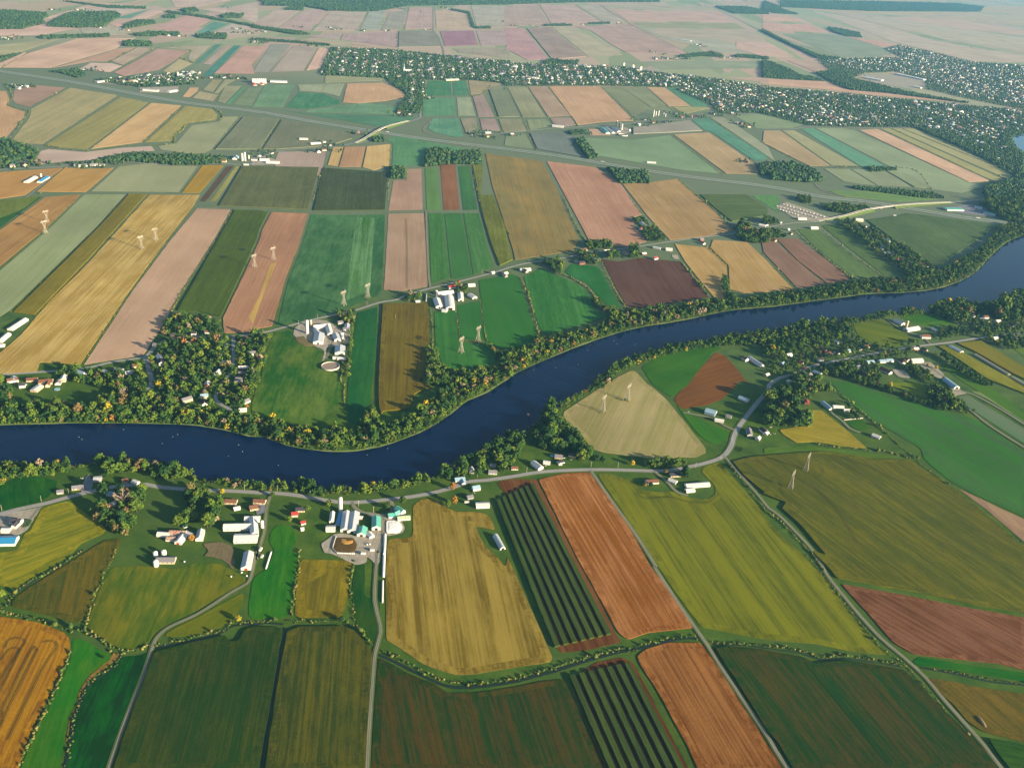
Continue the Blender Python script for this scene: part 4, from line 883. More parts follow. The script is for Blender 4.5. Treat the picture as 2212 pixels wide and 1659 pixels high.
HOUSES = """
big_river_hamlet|in the wooded far-bank hamlet|C1 900,1510 1105,1520 1365,1390 1380,1432 1478,1200 1660,1190 1770,1172 1340,1282 1620,1265 1940,1290 1905,1445 1865,1525 2085,1485 2075,1522 2040,1580 2160,1358 2110,1228 110,1590 275,1580 545,1575 B1 120,18 190,70 500,40 1600,190 1750,160 1775,60 2040,185 2050,20 1745,215 2105,200 2080,275
riverside_village|in the leafy riverside village|C4 515,1305 630,1330 720,1318 822,1298 885,1278 630,1240 225,1350 170,1430 325,1415 398,1520 465,1502 40,1518 222,1575 1295,1300 910,1410 1785,1020 1850,1048 1890,1035 1895,1066 1855,1118 1990,1065 2112,1098 1180,1410 1220,1395 810,1450 860,1510 1965,1215 2000,1220 2140,1205 1370,1305 490,1395 560,1345
lane_street|along the tree-lined strip street|C4 703,255 752,280 872,265 815,215 905,280 965,335 1005,360 920,390 1060,385 1090,415 955,440 1010,455 1140,450 1050,490 1085,510 1190,480 1235,515 1140,540 1285,545 1250,600 1345,590 1385,610 1410,615 1020,495
upper_road|along the upper road|C4 30,250 150,230 220,290 240,325 95,380 C3 1150,285 672,460 645,520 612,560 650,570 765,540 180,637 12,655 1015,487 1170,490 1265,530 1650,375 1658,400 1985,270 2015,1372 C2 2060,665 2165,690
river_road_bend|near the river road bend|B2 1880,795 B3 490,530 1880,320 2125,505 2190,460 B4 230,35 375,205
west_road_hamlet|in the far roadside hamlet|E1 110,1370 200,1360 300,1350 640,1370 690,1365 770,1360 840,1360 920,1320 960,1315 1040,1310 1140,1305 1230,1295 1385,1320 1440,1315 1740,1300 1780,1310 1840,1330 1560,1310
twin_farm_lane|by the far highway farms|E1 110,705 160,715 220,715 150,730 1735,640 1840,640 1880,625 1950,645 2010,645 620,575 680,575 750,575 820,580 E2 590,1175 640,1195 545,1250 590,1235 160,1260 1210,930 1240,945 1300,940 1810,1105 1940,1095 1930,1125 870,1097 1455,810 60,1290
far_lane|along the far plain lanes|E1 425,80 640,85 690,85 820,230 770,300 1060,250 1100,290 1180,285 1390,295 1480,300 1720,275 1760,275 1880,65 1950,240 1930,270 2030,260 2050,275 30,310 90,300 130,315 60,325 380,315 560,310 2080,350 E2 60,260 110,265 30,345 90,350 390,225 650,230 680,245 715,240 920,255 1100,255 1430,245 1180,70 1230,75 1580,65 1610,70 490,380 520,380 2060,180
rang_row|in the rang road row|E3 65,1110 665,1090 1160,985 1230,1010 1330,1005 1420,940 1465,965 1545,960 1600,955 1720,940 1750,940 1875,935 1920,1015 1950,1020 2005,1045 1990,1330 1110,1030
concession_lane|beside the concession lane|E3 60,215 240,215 430,205 520,205 650,205 720,195 790,195 940,195 1220,432 1330,445 1250,485 1300,480 1340,485 1390,485 1420,490 1500,485 1640,440 1650,450 1810,480 1860,475 1940,460 1590,370 1610,378 1640,385 2060,475 2120,480
"""
SIGNIF = None
# ---------------------------------------------------------------- survey of trees: species mix|region phrase|crown radius m|spacing m|outline
WOODS = """
mix|in the dense belt on the far river bank|5.89|8.89|B1 -60,235 0,240 300,220 550,230 750,255 850,200 1000,100 1100,160 1180,150 1500,170 1560,290 1700,240 1900,285 2100,295 2212,355 2212,470 2130,470 1980,430 1700,380 1300,360 700,355 0,370 -60,375
mix|in the dense belt on the far river bank|5.63|9.36|B2 0,345 200,335 350,405 500,435 650,435 780,355 760,435 900,475 1000,260 1060,250 1100,385 1250,375 1400,295 1550,185 1680,75 1800,5 2190,0 2000,100 1850,165 1700,280 1500,410 1200,530 1000,575 700,595 450,560 300,540 100,470 0,460
mix|in the dense belt on the far river bank|5.63|9.36|C2 1500,1440 1600,1450 1700,1510 2100,1470 2212,1410 2212,1545 2000,1619 1480,1619
mix|in the dense belt on the far river bank|5.63|9.36|C3 0,1310 200,1270 290,1190 500,1170 800,1090 900,1010 1050,970 1400,920 1750,870 1880,890 2212,840 2212,915 1900,945 1500,1020 1200,1070 1000,1110 700,1210 400,1330 100,1460 0,1525
green|in the dense belt on the far river bank|5.63|9.36|C4 0,850 300,810 560,780 760,730 1000,710 1240,710 1200,650 1300,610 1500,630 1640,570 1850,450 2000,270 2300,180 2300,290 2050,390 1900,525 1750,665 1500,765 1200,808 900,818 600,858 300,898 0,925
green|on the near river bank|5.38|7.37|C3 720,1575 950,1405 1100,1350 1400,1265 1700,1225 1900,1168 2212,1145 2212,1235 1900,1248 1700,1268 1500,1298 1200,1375 1000,1455 800,1570
mix|on the near river bank|4.35|7.86|B3 440,245 600,140 740,70 900,10 900,40 740,110 480,225
mix|on the near river bank|5.12|7.86|B1 -60,740 0,735 200,735 580,715 600,780 400,830 100,850 0,910 -60,920
mix|on the near river bank|6.14|8.36|B1 820,690 1000,680 1270,705 1260,770 1000,800 880,850 870,770
mix|on the near river bank|6.14|8.85|B1 1290,740 1450,740 1500,755 1655,800 1660,845 1500,855 1300,845
mix|on the near river bank|4.61|8.36|B1 1830,870 2212,885 B2 100,910 370,890 400,955 0,945 B1 1850,900
mix|on the near river bank|5.89|7.86|B2 415,880 520,870 595,950 575,990 435,985
mix|on the near river bank|4.35|7.37|B2 630,940 850,940 860,975 640,985
mix|on the near river bank|4.86|7.07|B2 900,930 1200,900 1350,870 1500,850 1500,885 1300,935 950,980
green|in the grove at the river bend|6.4|8.36|B2 1600,780 1740,740 2000,615 2100,520 2212,470 B3 30,470 160,460 155,555 100,700 130,760 0,770 B2 2120,760 2000,690 2010,770 1930,830 1660,850
green|in the dark grove beside the tan stubble field|7.68|10.06|B3 300,250 420,235 435,325 555,430 635,500 715,610 715,690 640,670 610,600 500,570 475,600 310,560 210,480 370,400
mix|in the wooded hamlet on the far river bank|5.5|12.29|C1 1400,1070 1520,1010 1880,1060 1900,1170 2000,1200 2212,1230 2212,1619 B1 2140,260 1800,230 1540,150 1150,130 C1 700,1619 480,1510 560,1470 660,1480 900,1490 1130,1475 1270,1410 1360,1250 1385,1165
mix|in the wooded hamlet on the far river bank|5.5|10.53|C2 0,1180 100,1160 170,1200 130,1330 60,1600 -20,1619 B1 2150,100 2140,260 2030,100 2100,30
mix|at the garden edge above the far bank lawn|6.4|11.7|B1 0,30 60,20 100,180 20,210 -40,200
mix|in the tree-ringed garden below the river road|6.4|8.65|B1 880,900 950,890 1000,960 870,1000
mix|in the tree-ringed garden below the river road|7.68|8.85|B1 780,1090 920,1050 930,1130 820,1170
mix|in the tree-ringed garden below the river road|8.32|9.83|B1 1030,980 1140,970 1180,1100 1060,1140 1020,1050
mix|in the tree-ringed garden below the river road|7.04|8.85|B1 1160,930 1240,930 1240,1040 1190,1090
mix|in the thicket above the triangular field|5.89|7.86|B1 820,1180 1000,1160 1150,1190 1130,1280 1060,1350 960,1280 880,1230
mix|beside the lane of the old rusty farmyard|6.4|7.86|B1 1610,980 1780,930 1790,1010 1680,1060 1660,1130 1610,1110
mix|beside the lane of the old rusty farmyard|6.4|7.86|B1 1520,1190 1620,1160 1680,1190 1620,1250 1520,1260
mix|beside the lane of the old rusty farmyard|6.91|8.36|B1 1780,1090 1880,1080 1870,1180 1810,1240 1760,1260 1750,1150
green|beside the tan stubble field road|5.12|8.36|B3 1390,680 1520,690 1560,800 1510,820 1480,740 1370,720
green|along the road foot of the tan stubble field|4.35|8.85|B3 740,640 870,680 870,710 740,680
green|along the road foot of the tan stubble field|4.86|8.85|B3 1150,690 1370,690 1360,740 1160,735
green|in the dark wood on the village knoll|8.32|10.53|B4 60,120 200,80 290,150 270,240 380,300 410,390 250,400 40,390 0,300
mix|in the village trees beside the knoll|7.04|10.53|B4 270,10 490,0 480,60 420,150 300,180 240,90
green|in the leafy riverside village|6.05|12.4|C4 0,1150 200,1115 330,1075 600,1055 760,1095 750,1140 800,1200 500,1225 400,1250 300,1300 200,1350 0,1360
green|on the river wood edge of the village|5.89|9.95|C4 640,1070 1000,1000 1100,990 1130,1015 740,1085
green|on the river wood edge of the village|7.04|10.53|C4 1140,985 1260,955 1390,1000 1160,1015
green|on the river wood edge of the village|7.68|11.11|C4 1390,955 1600,895 1760,915 1890,945 1885,985 1760,985 1710,1080 1560,1035
green|on the river wood edge of the village|8.32|11.7|C4 1880,945 2100,840 2260,790 2260,1060 2060,1060 1980,1015
green|in the leafy riverside village|5.28|14.88|C4 60,1330 300,1300 500,1240 800,1210 980,1280 900,1330 960,1400 760,1480 520,1500 480,1560 200,1560 60,1470
green|in the leafy riverside village|5.5|14.88|C4 980,1290 1230,1230 1330,1230 1350,1290 1240,1360 1000,1370
green|in the leafy riverside village|6.05|12.4|C4 520,1500 760,1430 960,1420 1000,1540 960,1580 760,1560
green|in the leafy riverside village|5.5|13.64|C4 1480,1120 1740,1110 1880,1160 1500,1215
green|in the leafy riverside village|5.5|13.64|C4 1750,1000 2060,1070 2260,1080 2260,1180 1900,1190 1760,1110
green|in the leafy riverside village|5.5|11.78|C4 1900,1200 2260,1180 2260,1270 2100,1300 1920,1230
green|in the leafy riverside village|5.07|11.16|C4 1180,1440 1300,1430 1460,1520 1420,1580 1250,1500
green|in the hedge between the village strips|5.89|8.77|B4 1430,60 1480,40 1740,240 1730,290 1540,240 1400,150
green|in the hedge above the green valley meadow|4.61|8.19|B4 800,30 900,20 1260,140 1280,180 1100,120
green|in the hedge above the green valley meadow|4.35|8.19|B4 1280,180 1560,230 1560,280 1270,190
green|in the windbreak across the strip fields|5.12|8.19|C4 1480,1330 1530,1340 1760,1500 1960,1600 1900,1600 1700,1490
green|around the paddock farm|5.12|9.95|B4 480,70 590,60 620,130 540,100 470,100
green|around the paddock farm|5.12|9.95|B4 700,190 760,230 850,330 790,340 740,280
green|in the walled garden plot beside the salmon field|5.12|10.53|C3 1070,190 1160,185 1350,340 1350,380 1190,380 1150,290
green|along the upper road|5.89|8.85|C3 680,390 880,380 910,440 790,450 700,440
green|along the upper road|5.89|8.85|C3 600,470 780,490 790,570 640,560
green|along the upper road|6.4|8.85|C3 860,470 960,470 960,520 870,520
green|along the upper road|6.4|8.85|C3 1060,420 1110,430 1120,510 1060,520
green|along the hedged brook beyond the river|5.63|9.36|C3 290,560 440,520 490,560 490,660 440,650 380,590
mix|along the hedged brook beyond the river|5.12|8.77|C3 740,850 820,870 830,930 1000,960 920,1020 840,960 740,910
mix|in the spur of trees beside the olive corn field|5.12|8.77|C2 1500,1320 1600,1330 1600,1430 1650,1510 1700,1600 1500,1600
mix|in the spur of trees at the pylon meadow corner|5.12|8.77|C2 2020,1260 2060,1280 2150,1360 2212,1400 2212,1470 2130,1440 2040,1330
green|in the spur of trees on the orange field|5.12|8.77|C3 1820,680 1850,690 1880,790 1960,860 1880,880 1840,800
green|in the copse by the upper road bend|7.04|9.33|C3 1950,240 2050,240 2080,290 2212,290 2212,390 2040,385 1950,350
green|in the copse by the upper road bend|6.4|8.85|C4 0,300 60,300 150,320 200,350 100,350 80,380 0,385
green|in the copse by the upper road bend|6.4|8.85|C4 0,210 120,200 130,235 0,240
green|along the tree-lined street between the strip fields|5.63|11.11|C4 640,230 720,205 930,280 1080,370 1250,460 1420,590 1480,640 1250,690 1100,560 920,440 780,330
green|in the roadside scrub by the overpass|5.12|7.86|C4 280,20 340,0 420,30 400,70 330,50
green|in the roadside scrub by the overpass|5.12|7.86|C4 500,90 640,70 900,100 920,125 700,150 560,125
green|in the wood behind the overpass car park|7.68|11.11|C4 1820,60 1960,20 2212,0 2260,0 2260,220 2080,210 1960,150
mix|at the twin silo farm|5.63|8.77|C2 740,1020 880,1000 880,1080 850,1140 830,1090 750,1060
mix|on the hedge of the twin silo farm|3.33|7.02|C2 840,1080 870,1080 860,1300 830,1560 805,1560 815,1300
mix|at the dark silo farm|5.12|9.36|C2 1315,860 1450,830 1440,900 1330,910
mix|at the dark silo farm|5.12|9.36|C2 1740,760 1830,770 1850,830 1760,830
mix|at the foot of the gold field|5.89|9.95|C1 470,1490 560,1480 660,1470 640,1540 500,1570
"""
# far woods: crown size, spacing, outlines; 'town' trees use a sparse scatter
FAR = """
7 11|E2 1430,1245 1500,1225 1640,1235 1620,1350 1425,1368
7 11|E2 1650,1255 1880,1240 1890,1348 1660,1346
6 9|E2 1142,1380 1240,1374 1268,1402 1265,1465 1142,1465
6 10|E2 1000,1135 1080,1125 1090,1165 990,1165
7 11|E3 580,1155 650,1140 720,1225 775,1290 700,1305 640,1240
7 11|E3 845,1385 1180,1412 1208,1505 955,1505
8 12|E3 2080,1365 2177,1345 E4 250,1345 440,1412 505,1485 380,1495 80,1475 E3 2177,1436 2110,1436
5 10|E3 520,1085 640,1070 680,1100 560,1110
5 9|E4 860,1375 1100,1385 1105,1400 900,1415
5 9|E4 740,1535 1100,1560 1400,1590 1500,1630 1300,1625 960,1580 760,1555
8 13|E1 0,1150 60,1160 190,1195 320,1240 300,1310 210,1300 90,1340 0,1380 -40,1380 -40,1150
6 12|E1 750,1330 900,1300 1090,1265 1200,1260 1290,1280 1480,1270 1700,1290 1840,1290 1830,1345 1330,1345 1000,1320 780,1350
6 13|E1 1350,1320 1700,1300 1700,1350 1400,1355
5 12|E1 380,590 560,580 700,590 700,620 640,640 500,600
8 16|E1 -40,85 380,112 395,142 330,160 375,190 180,238 -40,238
8 16|E1 490,150 560,112 945,98 995,130 895,190 875,215 640,228 405,218 405,188
8 16|E1 1045,200 1130,172 1265,172 1278,192 1200,208 1020,236
8 15|E1 1012,348 1060,338 1248,352 1246,378 1020,378
8 16|E1 1485,82 1600,68 1636,92 1540,108
8 16|E1 1805,132 1900,112 2006,122 1985,148 1840,148
8 16|E1 1352,127 1440,122 1448,148 1360,148
7 15|E1 1200,262 1480,272 1480,292 1230,288
7 15|E1 -40,480 200,432 60,488 -40,510
7 14|E1 330,300 700,290 900,285 900,302 330,318
7 14|E1 1600,290 1870,280 1860,325 1640,312
7 14|E1 1100,280 1220,275 1300,298 1110,296
9 22|E2 60,-20 2126,-20 2126,38 1300,46 1040,92 620,88 430,52 100,46
9 22|E2 262,80 300,62 428,62 418,88
9 22|E3 -20,-20 1290,-20 1280,18 600,20 -20,38
10 26|E3 1735,56 2000,60 2177,98 2177,118 1900,113
10 28|E4 150,5 900,14 1600,32 1825,60 1795,98 900,94 150,60
8 20|E4 -20,75 140,70 300,120 100,110
8 16|E4 20,10 150,60 160,80 0,80
8 18|E4 540,230 640,240 800,275 820,310 700,300 580,265
6 15|E1 520,10 900,50 1200,60 1200,75 900,70
6 14|E1 1370,92 1700,135 2126,215 2126,228 1700,150 1370,104
6 14|E2 0,212 400,262 480,285 350,285 0,228
6 14|E2 0,318 400,345 640,368 640,378 380,355 0,332
6 14|E2 1640,75 1790,100 1840,235 1810,225 1780,115 1640,85
6 14|E2 1840,225 1960,220 1970,235 1850,238
6 14|E3 330,205 480,200 560,205 560,214 330,216
6 14|E3 700,192 870,186 870,198 700,200
7 15|E3 330,500 420,490 500,505 620,500 600,530 330,530
7 15|E3 1440,460 1560,445 1700,430 1800,455 1800,472 1640,462 1450,475
7 15|E3 1890,455 2000,455 2177,475 2177,490 1900,470
7 14|E4 0,500 60,510 220,570 300,620 420,640 700,720 700,715 560,670 440,600 560,585 650,570 750,650 1200,760 1700,850 1450,818 1050,768 720,738 520,668 180,650 0,640
7 13|E4 0,240 250,370 480,460 640,480 620,500 450,480 200,360 0,262
6 11|E4 2154,1080 2060,1120 2030,1155 2070,1205 2154,1262 2154,1340 2000,1260 1950,1150 2000,1080
8 13|E4 1830,1550 2040,1480 2154,1400 2154,1659 1900,1659 1820,1600
"""
TOWNTREES = """
5.5 15|E2 650,395 1200,412 1240,420 1560,455 1780,482 2126,505 2126,690 1790,655 1430,655 1090,640 580,618 560,600
5 13|E2 1095,640 1420,655 1430,800 1385,930 1180,925 1280,780
4.5 12|E2 1210,650 1290,640 1280,760 1180,720
5 17|E3 0,515 240,525 700,545 1000,555 1250,595 1800,655 1750,690 1400,720 820,702 0,705
5 17|E3 1420,735 1760,655 2177,712 2177,925 1760,928 1700,858
5 15|E4 -20,712 700,772 1500,852 2180,912 2180,1090 2000,1150 2060,1400 1260,1045 650,1040 380,1028 -20,928
5 14|E4 1260,1045 2060,1150 2154,1340 2154,1480 2060,1440 1700,1230
5 19|E4 450,490 640,482 1150,475 1000,402 1130,372 1400,432 1720,512 2180,540 2180,905 1700,812 1350,730 1340,650 1100,590 850,600 750,640 560,588
5 15|E1 800,655 1220,622 1480,600 1630,600 1615,690 1450,700 1150,715 960,690
"""
# streets of town houses: outline, rows follow the direction, spacing
TOWN = """
16 30|E2 700,600 760,420|E2 655,398 1200,415 1235,425 1230,640 1090,632 585,615 565,600
16 30|E2 1300,640 1300,430|E2 1240,430 1560,458 1780,484 2126,508 2126,690 1790,650 1440,650 1250,640
15.5 15|E2 1330,900 1350,660|E2 1290,660 1350,660 1345,900 1310,880
15.5 15|E2 1410,780 1390,660|E2 1385,660 1420,660 1430,790 1400,800
18 34|E3 100,700 80,530|E3 0,520 240,530 700,550 1000,560 1250,600 1790,655 1740,690 1400,715 820,700 0,704
18 38|E3 2177,900 1500,700|E3 1430,740 1760,665 2177,720 2177,920 1770,920 1705,850
20 44|E4 400,1000 0,800|E4 -20,720 700,780 1500,860 2180,915 2180,1060 1900,1140 1260,1040 650,1036 390,1022 -20,920
18 30|E4 800,1030 300,960|E4 300,950 560,920 1000,950 900,1000 840,1040 400,1030
20 40|E4 1900,1300 1300,1000|E4 1260,1020 1900,1060 2080,1300 2060,1400 1750,1220
22 40|E4 900,560 600,490|E4 460,495 640,488 1150,480 1010,405 1130,378 1400,438 1720,518 2180,550 2180,880 1720,800 1380,720 1350,660 1100,585 760,580
20 34|E4 1600,700 1480,620|E4 1480,620 1680,640 1990,790 1800,760 1560,690
18 26|E1 1200,700 960,640|E1 900,655 1220,628 1480,605 1630,610 1600,685 1450,695 1150,710 1000,690
16 24|E1 1600,620 1480,600|E1 1480,595 1640,590 1640,620 1500,640
"""
# single trees (species|radius|label|base point)
SINGLES = """
yellow|4.2|golden tree standing alone at the ditch below the farm track|A1 1825,535
green|4|round green tree alone on the field boundary of the big olive corn field|B4 1310,690
yellow|4.6|bright yellow tree at the road foot of the tan stubble field|B3 1070,730
yellow|4.4|golden tree at the corner of the dark grove and the tan stubble field|B3 655,545
red|3.6|small red maple on the near river bank|B3 675,130
green|3.2|little tree next to the red maple on the near river bank|B3 740,120
orange|4.6|round orange tree over the brick-red farmhouse|C2 1768,760
green|5|tree just inside the silo farm loop drive|Z1 1400,560
green|6|broad spreading tree beside the teal farmhouse|B2 1290,1075
orange|5.5|russet tree above the big golden one by the grey garage|B2 1720,960
orange|6|big golden tree beside the grey garage|B2 1735,1080
mix|4.4|dark tree just below the golden tree by the grey garage|B2 1680,1100
green|4|tree at the top corner of the narrow green lot|B2 175,1020
green|4.5|poplar beside the red-roofed house|B2 478,1140
green|4.6|dark spruce-like tree below the red-roofed house|B2 318,1230
green|5.2|leafy tree above the small white cottage of the silo farm|B2 660,1105
bare|5|bare grey tree leaning over the far river bank|B2 975,560
bare|3|pale bare tree among the dark grove by the river bend|B3 210,440
bare|3|short bare stump of a tree at the river bend water edge|B3 205,330
yellow|4.2|tall yellow-green tree at the river road, left of the cream bungalow|B1 1905,990
green|3|slim poplar above the cream bungalow|B1 1868,1050
orange|5|yellow-brown tree below the slanting white barn|B1 1642,1400
green|4|young tree beside the brick-brown bungalow|B3 1225,910
orange|3.4|orange-tinged tree beside the brick-brown bungalow|B3 1178,910
orange|3.8|rusty tree at the roadside above the dark-roofed bungalow|B3 1350,800
green|2.6|bush at the foot of the pylon on the tan stubble field|B3 1010,195
yellow|3.6|yellow tree beside the packing barn|C4 1395,1450
yellow|4|golden columnar tree near the packing barn lane|C4 1468,1470
red|3.6|pinkish red tree in the village|C4 345,1480
yellow|4.4|yellow tree near the cottages at the village green field|C4 300,1520
green|5|big round tree below the dormer house|C4 1460,1370
green|3.6|round tree on the hedge corner of the far lane|B4 1780,290
mix|4.4|lone dark tree on the cornfield boundary by the narrow creek|A2 690,540
green|2.8|small shrubby tree on the boundary of the big olive corn field|B4 1565,905
green|2.2|lone bush in the bright green strip beside the dry creek|A1 795,820
mix|5|brown bush clump at the field corner beside the golden field|A1 20,350
green|3.4|lone tree on the far tan field edge road|E1 548,1345
green|3|round lone tree at the orange field's lower corner|E1 335,1600
orange|4.5|russet tree beside the river in front of the leafy belt|C3 1175,1390
"""
POLES = "B1 355,1060 18,1140 590,998 1487,922 2095,960 B2 218,970 912,1100 500,1020 1930,850 B3 190,790 727,745 952,752 1290,756 1600,752 1808,688 B3 1905,540 C2 560,1055 985,945 1970,670 400,1112 1230,1060 Z1 1075,645"
# ================================================================ GROUND, WATER, FIELDS, ROADS
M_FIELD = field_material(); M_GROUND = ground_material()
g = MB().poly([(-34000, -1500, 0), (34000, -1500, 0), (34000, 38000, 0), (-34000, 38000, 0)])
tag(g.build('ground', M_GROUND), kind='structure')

def flat_poly(name, P, z, mat, kind='structure'):
    P = ccw(P); me = bpy.data.meshes.new(name); me.from_pydata([(p[0], p[1], z) for p in P], [], [tuple(range(len(P)))]); me.update()
    return tag(link(name, me, mat), kind=kind)
M_WATER = water_material('river_water', [.0006, .0065, .030]); M_LAKE = water_material('lake_water', alb('2a5a7c', 1.3))
north = PT(WATER); south = PT(BANK_S, 3.0)
flat_poly('river', np.vstack([smooth_line(north, 20), smooth_line(south, 20)]), .06, M_WATER)
flat_poly('lake', PT(LAKE), .3, M_LAKE)
M_BANK = plain('bank_grass', alb('83904e'), .95, .05, .35, .08); M_MUD = plain('bank_mud', alb('6f6a3c'), .9, .1, .3, .1)
bk = smooth_line(north, 16); wv = 3.2+2.2*np.sin(np.arange(len(bk))*.37)+1.2*np.sin(np.arange(len(bk))*1.31)+RNG.normal(0, .9, len(bk))
tag(link('river_bank', ribbon_mesh('river_bank', bk, np.clip(wv, .6, 8), .1, 1.6), M_BANK), kind='structure')
bk2 = smooth_line(south, 16)
tag(link('near_bank', ribbon_mesh('near_bank', bk2, 4.0, .1, 1.2), M_MUD), kind='structure')

ROAD_PTS = []
M_ROAD = {'asphalt': road_material('asphalt', alb('8f8c86'), alb('a8a39a')), 'gravel': road_material('gravel', alb('a0967e'), alb('7c7862'), .8, alb('5c6a34'))}
M_VERGE = plain('verge_grass', alb('66763a'), .95, .05, .3, .1)
lines = [l.split('|') for l in ROADS.strip().splitlines()]
for i, (sf, ln) in enumerate(lines):
    kind, w = sf.split(); P = smooth_line(PT(ln), 12); z = 2.35 if False else .95+.006*i
    w = float(w); dm = np.median([dist(p) for p in P]); w = max(w, .0016*dm)
    tag(link({'asphalt': 'road', 'gravel': 'farm_track'}[kind], ribbon_mesh('road', P, w, z), M_ROAD[kind]), kind='structure')
    if dm < 2600:
        tag(link('road_verge', ribbon_mesh('road_verge', P, w+(5 if kind == 'asphalt' else 3.4), z-.3), M_VERGE), kind='structure')
    ROAD_PTS.append(np.c_[P, np.full(len(P), w/2)])
    if kind == 'asphalt' and i < 2:
        for off, wd, c in ((0, .28, 'b59a3a'), (2.9, .2, 'cfcfc8'), (-2.9, .2, 'cfcfc8')):
            tag(link('road_marking', ribbon_mesh('road_marking', P, wd, z+.02, off), plain('paint_'+c, alb(c, 1.3))), kind='structure')
HW = smooth_line(PT(HIGHWAY), 30)
for k, (w, off, m, z) in enumerate(((46, 0, plain('highway_grass', alb('728a5c'), .95, .05, .3, .05), .80), (11.5, 13, M_ROAD['asphalt'], 1.28), (11.5, -13, M_ROAD['asphalt'], 1.29))):
    tag(link(('highway_verge', 'highway', 'highway')[k], ribbon_mesh('highway', HW, w, z, off), m), kind='structure')
for off in (13, -13):
    for e in (5.3, -5.3, 0):
        tag(link('lane_marking', ribbon_mesh('lane_marking', HW, .22, 1.32, off+e), plain('paint_cfcfc8', alb('cfcfc8', 1.3))), kind='structure')
ROAD_PTS.append(np.c_[HW, np.full(len(HW), 22.)])
M_YARD = {'gravel': road_material('yard_gravel', alb('bcae94'), alb('938a74'), .12), 'soil': road_material('yard_soil', alb('6c5e3c'), alb('847450'), .12), 'asphalt': road_material('yard_asphalt', alb('78787a'), alb('8e8a88'), .2)}
for i, ln in enumerate(YARDS.strip().splitlines()):
    k, pl = ln.split('|'); P = rough_edge(rounded(ccw(PT(pl)), 8), 6, .5)
    o = flat_poly('yard', P, .84+.004*i, M_YARD[k]); me = o.data
    ul = me.uv_layers.new(name='rows'); ul.data.foreach_set('uv', np.array([P[l.vertex_index] if len(P) == len(me.vertices) else (0, 0) for l in me.loops], np.float32).ravel())

def field_mesh(name, P, rowdir, c1, c2, sty, z0, h, inner=None):
    """crop sheet with sides of the crop's height; INNER is the outline of the rows, the rest is headland"""
    pat, patb = sty[0], sty[1]
    P = ccw(P); n = len(P); d = rowdir/np.linalg.norm(rowdir); e = np.array([-d[1], d[0]]); ph = RNG.random(2)*900; top = z0+h
    verts = [(p[0], p[1], top) for p in P]+[(p[0], p[1], z0-.08) for p in P]
    faces = [tuple(range(n))]; k = 9.0 if inner is not None else 1.0      # the headland shows no rows
    uvs = [(p@e+ph[0], (p@d)*k+ph[1]) for p in P]; acc = 0
    for i in range(n):
        j = (i+1) % n; L = np.linalg.norm(P[j]-P[i])
        faces.append((n+i, n+j, j, i)); uvs += [(0, acc), (0, acc+L), (h, acc+L), (h, acc)]; acc += L
    if inner is not None:
        Q = ccw(inner); m = len(Q); verts += [(p[0], p[1], top+.03) for p in Q]; faces.append(tuple(range(2*n, 2*n+m))); uvs += [(p@e+ph[0], p@d+ph[1]) for p in Q]
    me = bpy.data.meshes.new(name); me.from_pydata(verts, [], faces); me.update()
    ul = me.uv_layers.new(name='rows'); ul.data.foreach_set('uv', np.array(uvs, np.float32).ravel())
    for nm, c in (('tone_a', c1), ('tone_b', c2), ('pattern', pat), ('pattern_b', (patb[0], patb[1], 0))):
        at = me.attributes.new(nm, 'FLOAT_COLOR', 'FACE'); at.data.foreach_set('color', np.tile(np.array([*c, 1], np.float32), (len(faces), 1)).ravel())
    me.materials.append(M_FIELD)
    return me
FIELD_POLYS = []
for i, ln in enumerate(FIELDS.strip().splitlines()):
    head, rd, pl = ln.split('|'); st, ca, cb = head.split(); S = STYLE[st]
    P0 = ccw(PT(pl)); dm = dist(P0.mean(0)); near = dm < 2500
    if rd.strip() == '-':
        ed = np.roll(P0, -1, 0)-P0; rdv = ed[np.argmax(np.linalg.norm(ed, axis=1))]
    else: q = PT(rd); rdv = q[1]-q[0]
    P = C = tidy_inset(P0, min(3, max(.6, .00045*dm))); inner = None
    if near: P = rough_edge(rounded(C, S[3]), 14, .35)
    if S[4] and dm < 1900:
        inner = ccw(tidy_inset(ccw(C), S[4]))
        if area2(inner) < .3*abs(area2(P)): inner = None
        else: inner = rough_edge(rounded(inner, S[3]), 16, .3)
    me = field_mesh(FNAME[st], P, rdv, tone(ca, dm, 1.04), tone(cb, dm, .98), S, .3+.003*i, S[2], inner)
    tag(link(FNAME[st], me), kind='structure'); FIELD_POLYS.append(P0)

M_RUT = plain('wheel_ruts', alb('4c4a20'), .95, .05, .25, .3)
for i, ln in enumerate(RUTS.strip().splitlines()):
    P = smooth_line(PT(ln), 6)
    for off in (1.0, -1.0): tag(link('wheel_rut', ribbon_mesh('wheel_rut', P, .62, 1.6 if not ln.startswith('B4') else 3.3, off), M_RUT), kind='structure')
